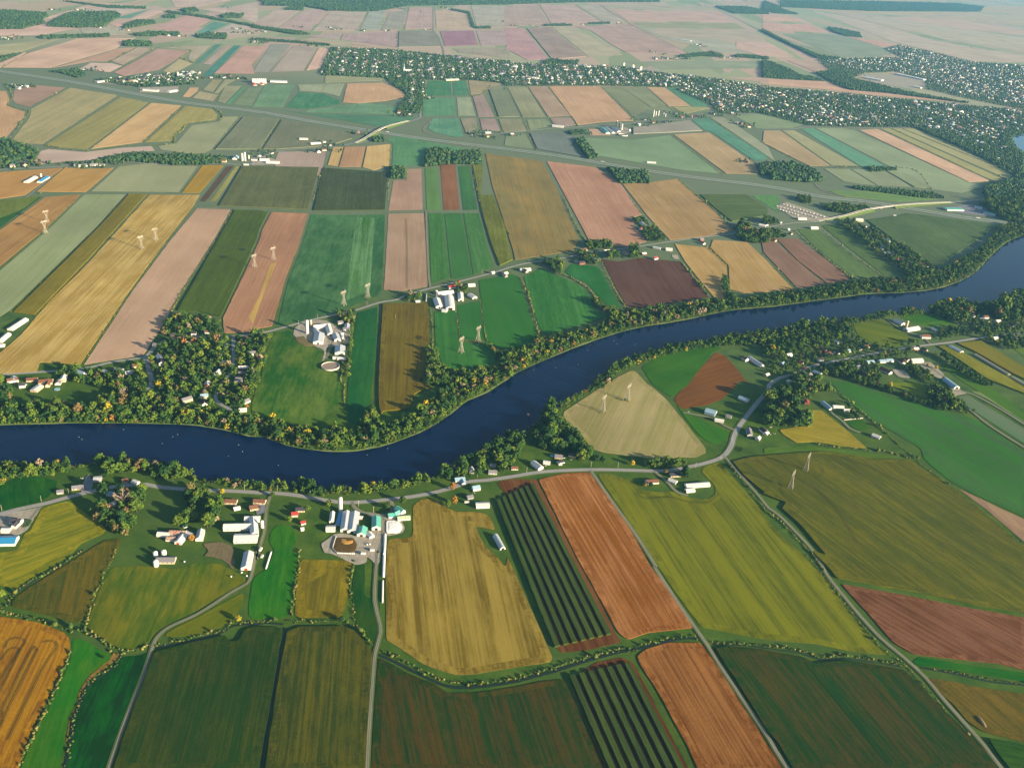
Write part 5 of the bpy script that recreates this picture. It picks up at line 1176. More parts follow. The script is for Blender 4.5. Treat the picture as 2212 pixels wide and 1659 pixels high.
# striped corn: seven tall strips in each of two blocks
def strips(a, b, n, frac, lab, group, word):
    A, B = PT(a), PT(b)
    for k in range(n):
        t0, t1 = k/n, (k+frac)/n
        P = np.array([A[0]+(A[1]-A[0])*t0, A[0]+(A[1]-A[0])*t1, B[0]+(B[1]-B[0])*t1, B[0]+(B[1]-B[0])*t0])
        P = rough_edge(ccw(P), 9, .18)
        me = field_mesh('corn_strip', P, B[0]-A[0], alb('4a5a1e'), alb('36441a'), STYLE['corn'], 1.05, 2.5)
        tag(link('corn_strip', me), f'{word[k]} of seven strips of tall green corn {lab}', 'corn strip', group)
ORD = ['leftmost', 'second from the left', 'third from the left', 'middle', 'third from the right', 'second from the right', 'rightmost', 'eighth']
strips('A3 -60,-380 B3 262,880', 'A3 388,742 848,634', 7, .56, 'above the creek', 'corn strips above the creek', ORD)
strips('A3 500,962 990,855', 'A3 812,1690 1425,1690', 7, .56, 'below the creek', 'corn strips below the creek', ORD)

# creeks and ditches: thin dark water; scrub is scattered along them further down
M_DITCH = plain('ditch_water', alb('24301c'), .3, .4, .3, .1)
CREEKS = """4.5|A2 960,790 1100,850 1300,950 1500,1035 1700,1040 1977,1005 A3 250,955 400,915 600,850 890,770 1000,755 1200,700 1400,665 1500,680
3|A1 1190,745 1300,718 1500,680 1700,622 1790,570 1977,558 A2 120,550 240,560
3|A1 925,790 880,880 720,990 655,1060 630,1110 605,1180 560,1280 545,1430 490,1690
2.4|A3 1600,715 1850,722 2026,748 A4 300,782 450,832 620,822 850,850 1080,890
2.4|A4 1215,893 1500,945 1750,1000 2060,1030
3|A2 250,585 190,900 60,1690
2.4|A1 50,430 95,345 200,265 400,145 640,-10"""
for i, ln in enumerate(CREEKS.splitlines()):
    w, pl = ln.split('|'); tag(link('creek', ribbon_mesh('creek', smooth_line(PT(pl), 10), float(w), .52+.004*i), M_DITCH), kind='structure')

# ================================================================ TREES
ICO = None
def ico():
    t = (1+5**.5)/2; v = np.array([(-1, t, 0), (1, t, 0), (-1, -t, 0), (1, -t, 0), (0, -1, t), (0, 1, t), (0, -1, -t), (0, 1, -t), (t, 0, -1), (t, 0, 1), (-t, 0, -1), (-t, 0, 1)], float)
    v /= np.linalg.norm(v[0])
    f = np.array([(0, 11, 5), (0, 5, 1), (0, 1, 7), (0, 7, 10), (0, 10, 11), (1, 5, 9), (5, 11, 4), (11, 10, 2), (10, 7, 6), (7, 1, 8), (3, 9, 4), (3, 4, 2), (3, 2, 6), (3, 6, 8), (3, 8, 9), (4, 9, 5), (2, 4, 11), (6, 2, 10), (8, 6, 7), (9, 8, 1)])
    return v, f
IV, IF = ico()
def crown(rg, nclump, nleaf, leaf, core=.8, tall=1.0, top=0.0, two=True):
    """triangles: clumps of leaf-sized faces round small cores; unit radius, standing on z = 0"""
    V, F = [], []; b = 0
    for k in range(nclump):
        th = 2.4*k+rg.random()*.7; zf = (k+.5)/nclump
        zc = .62+1.25*tall*zf; rr = (.62*sqrt(max(0, 1-(2*zf-.85)**2*.8)))*(1-.5*top*zf)*rg.uniform(.75, 1.12)
        c = np.array([rr*cos(th), rr*sin(th), zc]); cr = rg.uniform(.30, .46)*(1-.35*top*zf)
        v = IV*cr*core*rg.uniform(.85, 1.15, (12, 1)); v[:, 2] *= .85
        V.append(v+c); F.append(IF+b); b += 12
        for _ in range(nleaf):
            d = rg.normal(size=3); d[2] = abs(d[2])*.9-.25; d /= np.linalg.norm(d)
            p = c+d*cr*rg.uniform(.86, 1.18); nrm = d+rg.normal(0, .38, 3); nrm /= np.linalg.norm(nrm)
            u = np.cross(nrm, rg.normal(size=3)); u /= np.linalg.norm(u); w = np.cross(nrm, u); s = leaf*rg.uniform(.7, 1.3)
            if two:
                V.append(np.array([p-u*s-w*s*.6, p+u*s*.8-w*s*.7, p+u*s+w*s*.7, p-u*s*.7+w*s*.6])); F.append(np.array([(0, 1, 2), (0, 2, 3)])+b); b += 4
            else:
                V.append(np.array([p-u*s-w*s*.6, p+u*s-w*s*.6, p+w*s])); F.append(np.array([(0, 1, 2)])+b); b += 3
    return np.vstack(V), np.vstack(F)
def trunk_mesh():
    m = MB(); m.lathe([(.09, -.05), (.065, .35), (.045, 1.0), (.015, 1.5)], 6)
    for k in range(4):
        a = k*1.7; m.bar((0, 0, .5+.12*k), (.42*cos(a), .42*sin(a), .95+.14*k), .035)
    return m.mesh('trunk')
def bare_crown(rg):
    m = MB()
    for k in range(26):
        a = rg.random()*6.3; z0 = rg.uniform(.4, 1.3); r = rg.uniform(.35, .85); z1 = z0+rg.uniform(.4, .9)
        e = (r*cos(a), r*sin(a), z1); m.bar((0, 0, z0), e, .05)
        for _ in range(4):
            b = a+rg.normal(0, .8); m.bar(e, (e[0]+.3*cos(b), e[1]+.3*sin(b), e[2]+rg.uniform(.1, .45)), .03)
    return m.mesh('branches')
CROWNS = []
for s in range(7):
    rg = np.random.default_rng(40+s); v, f = crown(rg, 10+s % 3, 46, .125, .78, (1.0, .85, 1.15, .95, 1.3, .9, 1.05)[s], (0, .2, 0, .3, .6, .1, 0)[s])
    CROWNS.append(mesh_np('crown', v, f))
TRUNK = trunk_mesh(); BARE = bare_crown(np.random.default_rng(5))
M_TRUNK = plain('bark', alb('5a4a38'), .9, .1, .2, 2)
M_BARE = plain('bare_twigs', alb('a89684', 1.4), .9, .1, .2, 2)
LG = 1.2
LEAF = {'green': leaf_material('leaf_green', alb('33501c', LG), alb('5c7426', LG)), 'deep': leaf_material('leaf_deep_green', alb('23421c', LG), alb('3c5a22', LG)),
        'lime': leaf_material('leaf_lime', alb('6e7e2a', LG), alb('566c22', LG)), 'yellow': leaf_material('leaf_yellow', alb('b89a20', LG), alb('96902a', LG)),
        'orange': leaf_material('leaf_orange', alb('9a6e30', LG), alb('8a7a34', LG)), 'brown': leaf_material('leaf_brown', alb('7a6440', LG), alb('6c6a3a', LG)),
        'red': leaf_material('leaf_red', alb('9a4a38', LG), alb('8a5a3c', LG))}
TINT = {'green': ('33501c', '5c7426'), 'deep': ('23421c', '3c5a22'), 'lime': ('6e7e2a', '566c22'), 'yellow': ('b89a20', '96902a'), 'orange': ('9a6e30', '8a7a34'), 'brown': ('7a6440', '6c6a3a'), 'red': ('9a4a38', '8a5a3c'), 'bare': ('9a8872', '85785f')}
MIX = {'mix': (['green', 'deep', 'lime', 'brown', 'yellow', 'orange', 'bare'], [.45, .28, .17, .05, .012, .013, .025]), 'green': (['green', 'deep', 'lime', 'brown', 'yellow'], [.48, .40, .09, .025, .005])}
WORDS = {'green': 'mid-green', 'deep': 'dark green', 'lime': 'yellow-green', 'yellow': 'golden yellow', 'orange': 'orange-brown', 'brown': 'brownish', 'red': 'red', 'bare': 'bare grey'}

# ---------------------------------------------------------------- buildings first, so that trees keep off them
WALLC = {'w': 'c6c4be', 'c': 'b5a88e', 'g': '8a8a88', 's': 'a0a6aa', 'b': '7d5040'}
def wall_mat(k): return plain('wall_'+{'w': 'white', 'c': 'cream', 'g': 'grey', 's': 'sheet', 'b': 'brick'}[k], alb(WALLC[k], 1.05), .75, .2, .1, .5)
ROOFC = {'w': 'c9c8c4', 's': 'a9b0b6', 't': '5aa596', 'u': '2f7fae', 'U': '8aa6b8', 'p': 'a6b894', 'r': 'a03c34', 'c': 'bfae8c', 'g': '77757a', 'k': '3e3e46', 'b': '6e4e3e', 'R': 'b0a698'}
RNAME = {'w': 'white', 's': 'silver', 't': 'teal', 'u': 'blue', 'U': 'pale blue', 'p': 'pale green', 'r': 'red', 'c': 'cream', 'g': 'grey', 'k': 'dark', 'b': 'brown', 'R': 'rusty'}
def roof_mat(k):
    c = alb(ROOFC[k], 1.1)
    if k in 'gkb': return plain('shingle_'+RNAME[k].replace(' ', '_'), c, .85, .1, .16, .8)
    return metal_roof('roof_'+RNAME[k].replace(' ', '_'), c, alb('8a4a2a', 1.1) if k == 'R' else None)
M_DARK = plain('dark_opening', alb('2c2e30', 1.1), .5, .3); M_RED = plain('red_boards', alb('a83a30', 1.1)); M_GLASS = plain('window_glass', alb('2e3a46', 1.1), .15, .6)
M_BRICK = plain('chimney_brick', alb('86604e', 1.1)); M_CONC = plain('concrete', alb('b8b4aa', 1.1), .85, .15, .12, .4)
BLDG = []   # (x, y, radius)
_mc = {}
def gable_wall(L, W, he, hr):
    m = MB(); x, y = L/2, W/2
    for s in (1, -1): m.poly([(-x*s, -y*s, 0), (x*s, -y*s, 0), (x*s, -y*s, he), (-x*s, -y*s, he)])
    m.poly([(x, -y, 0), (x, y, 0), (x, y, he), (x, 0, hr), (x, -y, he)]); m.poly([(-x, y, 0), (-x, -y, 0), (-x, -y, he), (-x, 0, hr), (-x, y, he)])
    return m.mesh('wall')
def gable_roof(L, W, he, hr, ov=.45, th=.22):
    m = MB(); x = L/2+ov; sl = (hr-he)/(W/2); yo = W/2+ov; ze = he-ov*sl
    for s in (1, -1):
        a = [(-x, 0, hr), (x, 0, hr), (x, -yo*s, ze), (-x, -yo*s, ze)]; b = [(p[0], p[1], p[2]+th) for p in a]
        q = a[::-1] if s == 1 else a; t = b if s == -1 else b[::-1]
        m.poly(b[::-1] if s == 1 else b); m.poly(a if s == 1 else a[::-1])
        for i, j in ((0, 3), (3, 2), (2, 1)): m.poly([a[i], a[j], b[j], b[i]])
    return m.mesh('roof')
def quonset(L, W, h, n=14):
    m = MB(); x = L/2; arc = [(W/2*cos(pi*i/n), h*sin(pi*i/n)) for i in range(n+1)]
    for i in range(n): m.poly([(-x, *arc[i]), (x, *arc[i]), (x, *arc[i+1]), (-x, *arc[i+1])][::-1])
    e = MB(); 
    for s in (1, -1): e.poly([(s*(x-.15), a*.985, b*.985) for a, b in (arc if s == 1 else arc[::-1])])
    return m.mesh('roof', True), e.mesh('end_wall')
def building(kind, name, cat, label, c, yaw, L, W, he, hr, wall, roof, extra='', group=None, lod=2):
    root = empty(name, (c[0], c[1], .8), yaw); tag(root, label, cat, group)
    BLDG.append((c[0], c[1], max(L, W)/2+2.0))
    key = (kind, round(L*2), round(W*2), round(he*5), round(hr*5))
    if kind == 'quonset':
        if key not in _mc: _mc[key] = quonset(L, W, hr)
        r, e = _mc[key]; rr = link('roof', r.copy(), roof_mat(roof), root); ew = link('wall', e.copy(), wall_mat(wall if wall in 'wcs' else 'w'), root)
        s = 1 if -cos(yaw) < 0 and sin(yaw) < 0 else -1
        s = -1 if sin(yaw) > 0 else 1
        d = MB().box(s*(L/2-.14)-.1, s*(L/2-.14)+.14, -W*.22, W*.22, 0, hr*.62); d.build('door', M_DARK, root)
        return root
    if key not in _mc: _mc[key] = (gable_wall(L, W, he, hr), gable_roof(L, W, he, hr))
    w, r = _mc[key]
    link('wall', w.copy(), wall_mat(wall), root); rf = link('roof', r.copy(), roof_mat(roof), root)
    if lod < 1: return root
    s = -1 if sin(yaw) > 0 else 1                    # end that faces south, towards the viewer
    cs = -1 if cos(yaw) > 0 else 1                   # long side that faces south
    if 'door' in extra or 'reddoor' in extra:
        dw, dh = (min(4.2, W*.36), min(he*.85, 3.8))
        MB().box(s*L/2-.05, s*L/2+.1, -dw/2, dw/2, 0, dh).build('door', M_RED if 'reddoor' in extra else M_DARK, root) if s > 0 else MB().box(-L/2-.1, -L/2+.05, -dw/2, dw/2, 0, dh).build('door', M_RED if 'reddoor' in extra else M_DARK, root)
        if L > 22:
            for k in range(4):
                xx = -L*.36+k*L*.24; MB().box(xx-.9, xx+.9, min(cs*W/2-.05, cs*W/2+.07), max(cs*W/2-.05, cs*W/2+.07), he*.42, he*.72).build('window', M_GLASS, root)
    if 'wins' in extra:
        for k in range(3):
            xx = -L*.33+k*L*.33
            if k == 1: MB().box(xx-.55, xx+.55, cs*W/2-.07, cs*W/2+.07, 0, 2.1).build('door', M_BRICK, root)
            else: MB().box(xx-.9, xx+.9, cs*W/2-.06, cs*W/2+.06, .9, 2.1).build('window', M_GLASS, root)
        MB().box(s*L/2-.06, s*L/2+.06, -.7, .7, he*.5, he*.5+1.2).build('window', M_GLASS, root)
    if 'chim' in extra: MB().box(L*.18, L*.18+.8, .3, 1.1, hr-1.4, hr+1.0).build('chimney', M_BRICK, rf)
    if 'wing' in extra:
        wl = W*.9; ww = min(L*.42, 7)
        k2 = ('wing', round(wl*2), round(ww*2), round(he*5), round(hr*5))
        if k2 not in _mc: _mc[k2] = (gable_wall(wl, ww, he*.96, he+(hr-he)*.8), gable_roof(wl, ww, he*.96, he+(hr-he)*.8))
        a, b = _mc[k2]
        wg = link('wing', a.copy(), wall_mat(wall), root, (L*.22, cs*(W/2+wl/2-1.2), 0), pi/2); link('roof', b.copy(), roof_mat(roof), wg)
    return root
for ln in BUILD.strip().splitlines():
    kind, name, cat, label, rid, W, he, hr, cols, ex = ln.split('|')
    hr = float(hr); P = PT(rid, hr); d = P[1]-P[0]; L = max(3.5, np.linalg.norm(d)); c = (P[0]+P[1])/2; W = float(W)
    building(kind, name, cat, label, c, atan2(d[1], d[0]), L, W, float(he), hr, *cols.split(), ex)
# silos
M_SILO = {'w': plain('silo_white', alb('c9c6be', 1.05), .7, .2, .08, .3), 'c': plain('silo_cream', alb('bfa985', 1.05), .75, .2, .1, .3), 'k': metal_roof('silo_dark', alb('4a5158', 1.05))}
for ln in SILOS.strip().splitlines():
    kind, label, p, D, H, cm = ln.split('|'); c = PT(p)[0]; R = float(D)/2; H = float(H); cw, top = cm.split()
    nm = {'silo': 'silo', 'grain_bin': 'grain_bin', 'grain_tower': 'grain_tower'}[kind]
    root = tag(empty(nm, (c[0], c[1], .8)), label, {'silo': 'silo', 'grain_bin': 'grain bin', 'grain_tower': 'grain tower'}[kind]); BLDG.append((c[0], c[1], R+2))
    MB().lathe([(R, 0), (R, H)], 20).build('shaft', M_SILO[cw], root, True)
    m = MB(); m.lathe([(R*1.02, H-.05)]+([(R*1.02*cos(a), H+R*.8*sin(a)) for a in (.35, .75, 1.15, 1.5)] if top == 'dome' else [(R*1.02, H+.3), (.02, H+.9)]), 20)
    m.build('dome' if top == 'dome' else 'cap', M_SILO['w'], root, True)
    if kind == 'silo' and dist(c) < 2200:
        MB().box(-R-.75, -R+.1, -.45, .45, 0, H).build('chute', M_CONC, root)
        hp = MB()
        for k in range(int(H/2)): hp.lathe([(R+.05, 1+2*k), (R+.09, 1.06+2*k), (R+.05, 1.14+2*k)], 20)
        hp.build('hoops', M_CONC, root)
# ordinary houses
HN = 0; HOUSE_LIST = []
for ln in HOUSES.strip().splitlines():
    hn, phrase, pts = ln.split('|')
    for c in PT(pts, 3.0): HOUSE_LIST.append((hn, phrase, c))
ALLROAD = np.vstack(ROAD_PTS)
def road_dir(c):
    d = np.hypot(ALLROAD[:, 0]-c[0], ALLROAD[:, 1]-c[1]); i = int(np.argmin(d)); j = min(i+1, len(ALLROAD)-1)
    v = ALLROAD[j, :2]-ALLROAD[i, :2]; return atan2(v[1], v[0]) if 1 < np.linalg.norm(v) < 60 else .3
rh = np.random.default_rng(11); recs = []
for hn, phrase, c in HOUSE_LIST:
    yaw = road_dir(c)+(pi/2 if rh.random() < .35 else 0)+rh.normal(0, .12)
    wall = rh.choice(list('wwwccgb')); roof = rh.choice(list('wggkkbbUsr'), p=[.2, .12, .13, .1, .12, .1, .09, .06, .05, .03])
    sz = rh.choice(['small', 'plain', 'long'], p=[.3, .45, .25]); L, W = {'small': (10, 8), 'plain': (13, 9.5), 'long': (18, 10)}[sz]
    if dist(c) > 3200: L *= 1.5; W *= 1.35
    st = rh.random() < .3; recs.append([hn, phrase, c, yaw, wall, roof, sz, L, W, st])
WNAME = {'w': 'white', 'c': 'cream', 'g': 'grey', 'b': 'brick'}
byl = {}
for r in recs:
    lab = f"{'' if r[6] == 'plain' else r[6]+' '}{'two-storey ' if r[9] else ''}{WNAME[r[4]]} house with {RNAME[r[5]]} roof"
    byl.setdefault((lab, r[1]), []).append(r)
ORDW = ['first', 'second', 'third', 'fourth', 'fifth', 'sixth', 'seventh', 'eighth', 'ninth', 'tenth', 'eleventh', 'twelfth']
for (lab, phrase), rs in byl.items():
    rs.sort(key=lambda r: photo_x(r[2])[0])
    for k, r in enumerate(rs):
        full = f'{lab} {phrase}' if len(rs) == 1 else f'{lab} {phrase}, {ORDW[min(k, 11)]} from left'
        he = 5.2 if r[9] else 3.3
        building('gable', 'house', 'house', full, r[2], r[3], r[7], r[8], he, he+r[8]*.3, r[4], r[5], 'wins chim' if dist(r[2]) < 2600 else '', 'houses '+phrase, 2 if dist(r[2]) < 2600 else 0)
        HN += 1
# town: sheds and houses along rows; the nearest become houses of their own, the rest one mass
town = []
rt = np.random.default_rng(21)
M_TOWNG = plain('town_lawns', alb('8c9c88', d=4500), .95, .05, .45, .02); TI = 0
for ln in TOWN.strip().splitlines():
    sp, rd, pl = ln.split('|'); s1, s2 = (float(v) for v in sp.split()); q = PT(rd); d = (q[1]-q[0])/np.linalg.norm(q[1]-q[0]); e = np.array([-d[1], d[0]])
    P = PT(pl); TI += 1; flat_poly('town_ground', P, .24+.004*TI, M_TOWNG); c0 = P.mean(0); A = (P-c0)@d; B = (P-c0)@e
    us = np.arange(A.min(), A.max(), s1); vs = np.arange(B.min(), B.max(), s2)
    gg = np.array([c0+d*(u+rt.normal(0, 5))+e*(v+rt.normal(0, 5)+(6 if k % 2 else -6)) for k, v in enumerate(vs) for u in us])
    gg = gg[inside_many(gg, P)]; gg = gg[rt.random(len(gg)) < .55]
    for c in gg: town.append((c, atan2(d[1], d[0])+(pi/2 if rt.random() < .5 else 0)+rt.normal(0, .1)))
town.sort(key=lambda t: dist(t[0]))
NEAR_TOWN = max(0, 296-HN)
for c, yaw in town[:NEAR_TOWN]:
    wall = rt.choice(list('wwcg')); roof = rt.choice(list('wwgkbU'))
    building('gable', 'house', 'house', f'{WNAME[wall]} house with {RNAME[roof]} roof at the near edge of the wooded river town', c, yaw, 15, 11, 3.6, 7.2, wall, roof, '', f'{WNAME[wall]} houses with {RNAME[roof]} roofs in the town', 0)
def mass_mesh(name, items, mat, kind=None):
    """items: (V, F, colour) joined into one mesh with a per-face tint"""
    Vs, Fs, Cs = [], [], []; b = 0
    for v, f, c in items:
        Vs.append(v); Fs.append(f+b); b += len(v); Cs.append(np.tile(np.array([*c, 1], np.float32), (len(f), 1)) if np.ndim(c) == 1 else c)
    me = mesh_np(name, np.vstack(Vs), np.vstack(Fs)); at = me.attributes.new('tint', 'FLOAT_COLOR', 'FACE'); at.data.foreach_set('color', np.vstack(Cs).astype(np.float32).ravel())
    return tag(link(name, me, mat), kind=kind)
a = N('town_paint'); a.base(a.n('Attribute', attribute_name='tint').outputs['Color']); M_TOWN = a.m
hv = np.array([(-1, -1, 0), (1, -1, 0), (1, 1, 0), (-1, 1, 0), (-1, -1, 1), (1, -1, 1), (1, 1, 1), (-1, 1, 1), (-1, 0, 1.75), (1, 0, 1.75)], float)
hf = np.array([(0, 1, 5), (0, 5, 4), (1, 2, 6), (1, 6, 5), (2, 3, 7), (2, 7, 6), (3, 0, 4), (3, 4, 7), (5, 6, 9), (7, 4, 8), (4, 5, 9), (4, 9, 8), (6, 7, 8), (6, 8, 9)])
items = []
WC = [alb(x, 1.05) for x in ('cfccc4', 'c4b498', 'a8a6a2', '96705e')]; RC = [alb(x, 1.05) for x in ('c8c6c0', '74727a', '44444c', '6a5248', '84909a', '5c5a5c')]
for c, yaw in town[NEAR_TOWN:]:
    big = rt.random() < .06; sx, sy, sz = (rt.uniform(12, 22), rt.uniform(8, 13), rt.uniform(6, 9)) if big else (rt.uniform(6, 9), rt.uniform(4.8, 6.5), rt.uniform(3.4, 6))
    v = hv*np.array([sx, sy, sz]); cs, sn = cos(yaw), sin(yaw); v = np.c_[v[:, 0]*cs-v[:, 1]*sn+c[0], v[:, 0]*sn+v[:, 1]*cs+c[1], v[:, 2]+.5]
    w = WC[rt.choice(4, p=[.5, .25, .15, .1])]; r = RC[rt.integers(6)]
    cc = np.array([[*w, 1]]*10+[[*r, 1]]*4, np.float32); items.append((v, hf, cc))
mass_mesh('town_houses', items, M_TOWN, 'stuff')
# church
c = PT('E2 1285,600')[0]; root = tag(empty('church', (c[0], c[1], .5), .4), 'white church with a tall pointed steeple in the middle of the first town', 'church')
link('nave', gable_wall(40, 16, 9, 17), wall_mat('w'), root); link('roof', gable_roof(40, 16, 9, 17), roof_mat('s'), root)
t = MB().box(-27, -20, -4, 4, 0, 24).build('tower', wall_mat('w'), root); MB().lathe([(4.4, 24), (2.2, 33), (.1, 48)], 8, -23.5, 0).build('spire', roof_mat('s'), t)
# ---------------------------------------------------------------- tree placement
BL = np.array(BLDG)
def scatter(P, sp, jit=.42, seed=0, thin=1.0):
    rg = np.random.default_rng(seed); lo, hi = P.min(0), P.max(0)
    xs, ys = np.arange(lo[0], hi[0]+sp, sp), np.arange(lo[1], hi[1]+sp, sp*.87)
    g = np.array([(x+(sp/2 if j % 2 else 0), y) for j, y in enumerate(ys) for x in xs]); g = g+rg.uniform(-jit, jit, g.shape)*sp
    g = g[inside_many(g, P)]
    return g[rg.random(len(g)) < thin] if thin < 1 else g
def clear_of(g, r, road=1.0):
    if not len(g): return g
    keep = np.ones(len(g), bool)
    for i, p in enumerate(g):
        d = np.hypot(BL[:, 0]-p[0], BL[:, 1]-p[1]); 
        if (d < BL[:, 2]*.85+r*.6).any(): keep[i] = False; continue
        v = p/np.hypot(*p); q = p+v*9; d = np.hypot(BL[:, 0]-q[0], BL[:, 1]-q[1])      # leave a view of the house front
        if (d < 6+r*.3).any(): keep[i] = False; continue
        d = np.hypot(ALLROAD[:, 0]-p[0], ALLROAD[:, 1]-p[1])
        if (d < ALLROAD[:, 2]+r*.5+road).any(): keep[i] = False
    return g[keep]
rg = np.random.default_rng(3); TREES = []      # (size seen, x, y, r, h, species, phrase)
for i, ln in enumerate(WOODS.strip().splitlines()):
    sp, phrase, R, S, pl = ln.split('|'); R = float(R); P = PT(pl, R*1.0)
    for p in clear_of(scatter(P, float(S)*.93, seed=100+i), R):
        r = R*rg.choice([.62, .8, 1, 1.18, 1.4], p=[.18, .26, .3, .18, .08])*rg.uniform(.92, 1.08)
        k = rg.choice(MIX[sp][0], p=MIX[sp][1]); TREES.append((r/dist(p), p[0], p[1], r, rg.uniform(.85, 1.25), k, phrase))
TREES.sort(key=lambda t: -t[0])
NIND = 300-len(SINGLES.strip().splitlines())
def tree(x, y, r, h, k, label, group=None, rz=0.0, z=.05):
    nm = {'bare': 'bare_tree', 'yellow': 'golden_tree', 'orange': 'autumn_tree', 'red': 'red_tree', 'brown': 'autumn_tree'}.get(k, 'deciduous_tree')
    root = tag(empty(nm, (x, y, z), rz, (r, r, r*h)), label, 'tree', group)
    if k == 'bare': o = bpy.data.objects.new('branches', BARE); mt = M_BARE
    else: o = bpy.data.objects.new('crown', CROWNS[rg.integers(7)]); mt = LEAF[k]
    COL.objects.link(o); o.parent = root
    if not o.data.materials: o.data.materials.append(None)
    o.material_slots[0].link = 'OBJECT'; o.material_slots[0].material = mt
    t = bpy.data.objects.new('trunk', TRUNK); COL.objects.link(t); t.parent = root
    if not TRUNK.materials: TRUNK.materials.append(M_TRUNK)
    return root
SIZEW = lambda r: 'small' if r < 3.6 else ('big' if r > 5.6 else '')
for t in TREES[:NIND]:
    _, x, y, r, h, k, phrase = t
    lab = f"{SIZEW(r)} {WORDS[k]} tree {phrase}".strip()
    tree(x, y, r, h, k, lab, lab, rg.uniform(0, 6.28))
for ln in SINGLES.strip().splitlines():
    k, r, label, p = ln.split('|'); c = PT(p)[0]
    tree(c[0], c[1], float(r), 1.05, rg.choice(['green', 'deep', 'lime']) if k in ('mix', 'green') else k, label, None, rg.uniform(0, 6.28))
# the remaining trees of the woods: one mass
LOW = []
for s in range(6):
    r2 = np.random.default_rng(70+s); LOW.append(crown(r2, 7, 13, .2, .86, (1, .85, 1.15, .95, 1.25, .9)[s], (0, .2, 0, .3, .5, 0)[s], False))
FARC = []
for s in range(6):
    r2 = np.random.default_rng(90+s); v1 = IV*r2.uniform(.75, 1.15, (12, 1))*np.array([.9, .9, .85])+[0, 0, .85]; v2 = IV*r2.uniform(.7, 1.2, (12, 1))*.55+[.45*cos(s), .45*sin(s), 1.35]
    FARC.append((np.vstack([v1, v2]), np.vstack([IF, IF+12])))
def put(proto, x, y, r, h, z=.05):
    v, f = proto; a = rg.uniform(0, 6.28); c, s = cos(a), sin(a)
    return np.c_[(v[:, 0]*c-v[:, 1]*s)*r+x, (v[:, 0]*s+v[:, 1]*c)*r+y, v[:, 2]*r*h+z], f
def tint(k):
    ca, cb = (np.array(alb(q, LG)) for q in TINT[k]); t = rg.random(); return (ca*(1-t)+cb*t)*rg.uniform(.85, 1.15)
M_MASS = leaf_material('leaf_mass', None, None, True, .35)
mass_mesh('woodland', [(*put(LOW[rg.integers(6)], t[1], t[2], t[3], t[4]), tint(t[5])) for t in TREES[NIND:]], M_MASS, 'stuff')
items = []
FT = [np.array(alb(c, LG)) for c in ('2a4426', '35522c', '2c4a34', '47602e', '3a4a2a')]
for i, ln in enumerate(FAR.strip().splitlines()):
    hd, pl = ln.split('|'); R, S = (float(v) for v in hd.split()); P = PT(pl, R*.6)
    if abs(area2(P)) > 4e6: S *= 1.25
    for p in scatter(P, S*.82, seed=300+i):
        items.append((*put(FARC[rg.integers(6)], p[0], p[1], R*rg.uniform(.75, 1.3), rg.uniform(.8, 1.15)), FT[rg.integers(5)]))
mass_mesh('forest', items, M_MASS, 'stuff'); NFAR = len(items)
items = []
BLT = np.array([(c[0], c[1]) for c, _ in town])
for i, ln in enumerate(TOWNTREES.strip().splitlines()):
    hd, pl = ln.split('|'); R, S = (float(v) for v in hd.split()); P = PT(pl, R)
    for p in scatter(P, S, seed=500+i):
        if np.hypot(BLT[:, 0]-p[0], BLT[:, 1]-p[1]).min() < R*1.1: continue
        items.append((*put(FARC[rg.integers(6)], p[0], p[1], R*rg.uniform(.7, 1.35), rg.uniform(.9, 1.3)), FT[rg.integers(5)]))
# trees round the scattered houses of the far roads
for hn, phrase, c in HOUSE_LIST:
    if hn in ('west_road_hamlet', 'twin_farm_lane', 'far_lane', 'rang_row', 'concession_lane'):
        for _ in range(7):
            p = c+rg.normal(0, 24, 2)
            if np.hypot(p[0]-c[0], p[1]-c[1]) > 13: items.append((*put(FARC[rg.integers(6)], p[0], p[1], rg.uniform(3.5, 6.5), rg.uniform(.9, 1.3)), FT[rg.integers(5)]))
mass_mesh('town_trees', items, M_MASS, 'stuff')

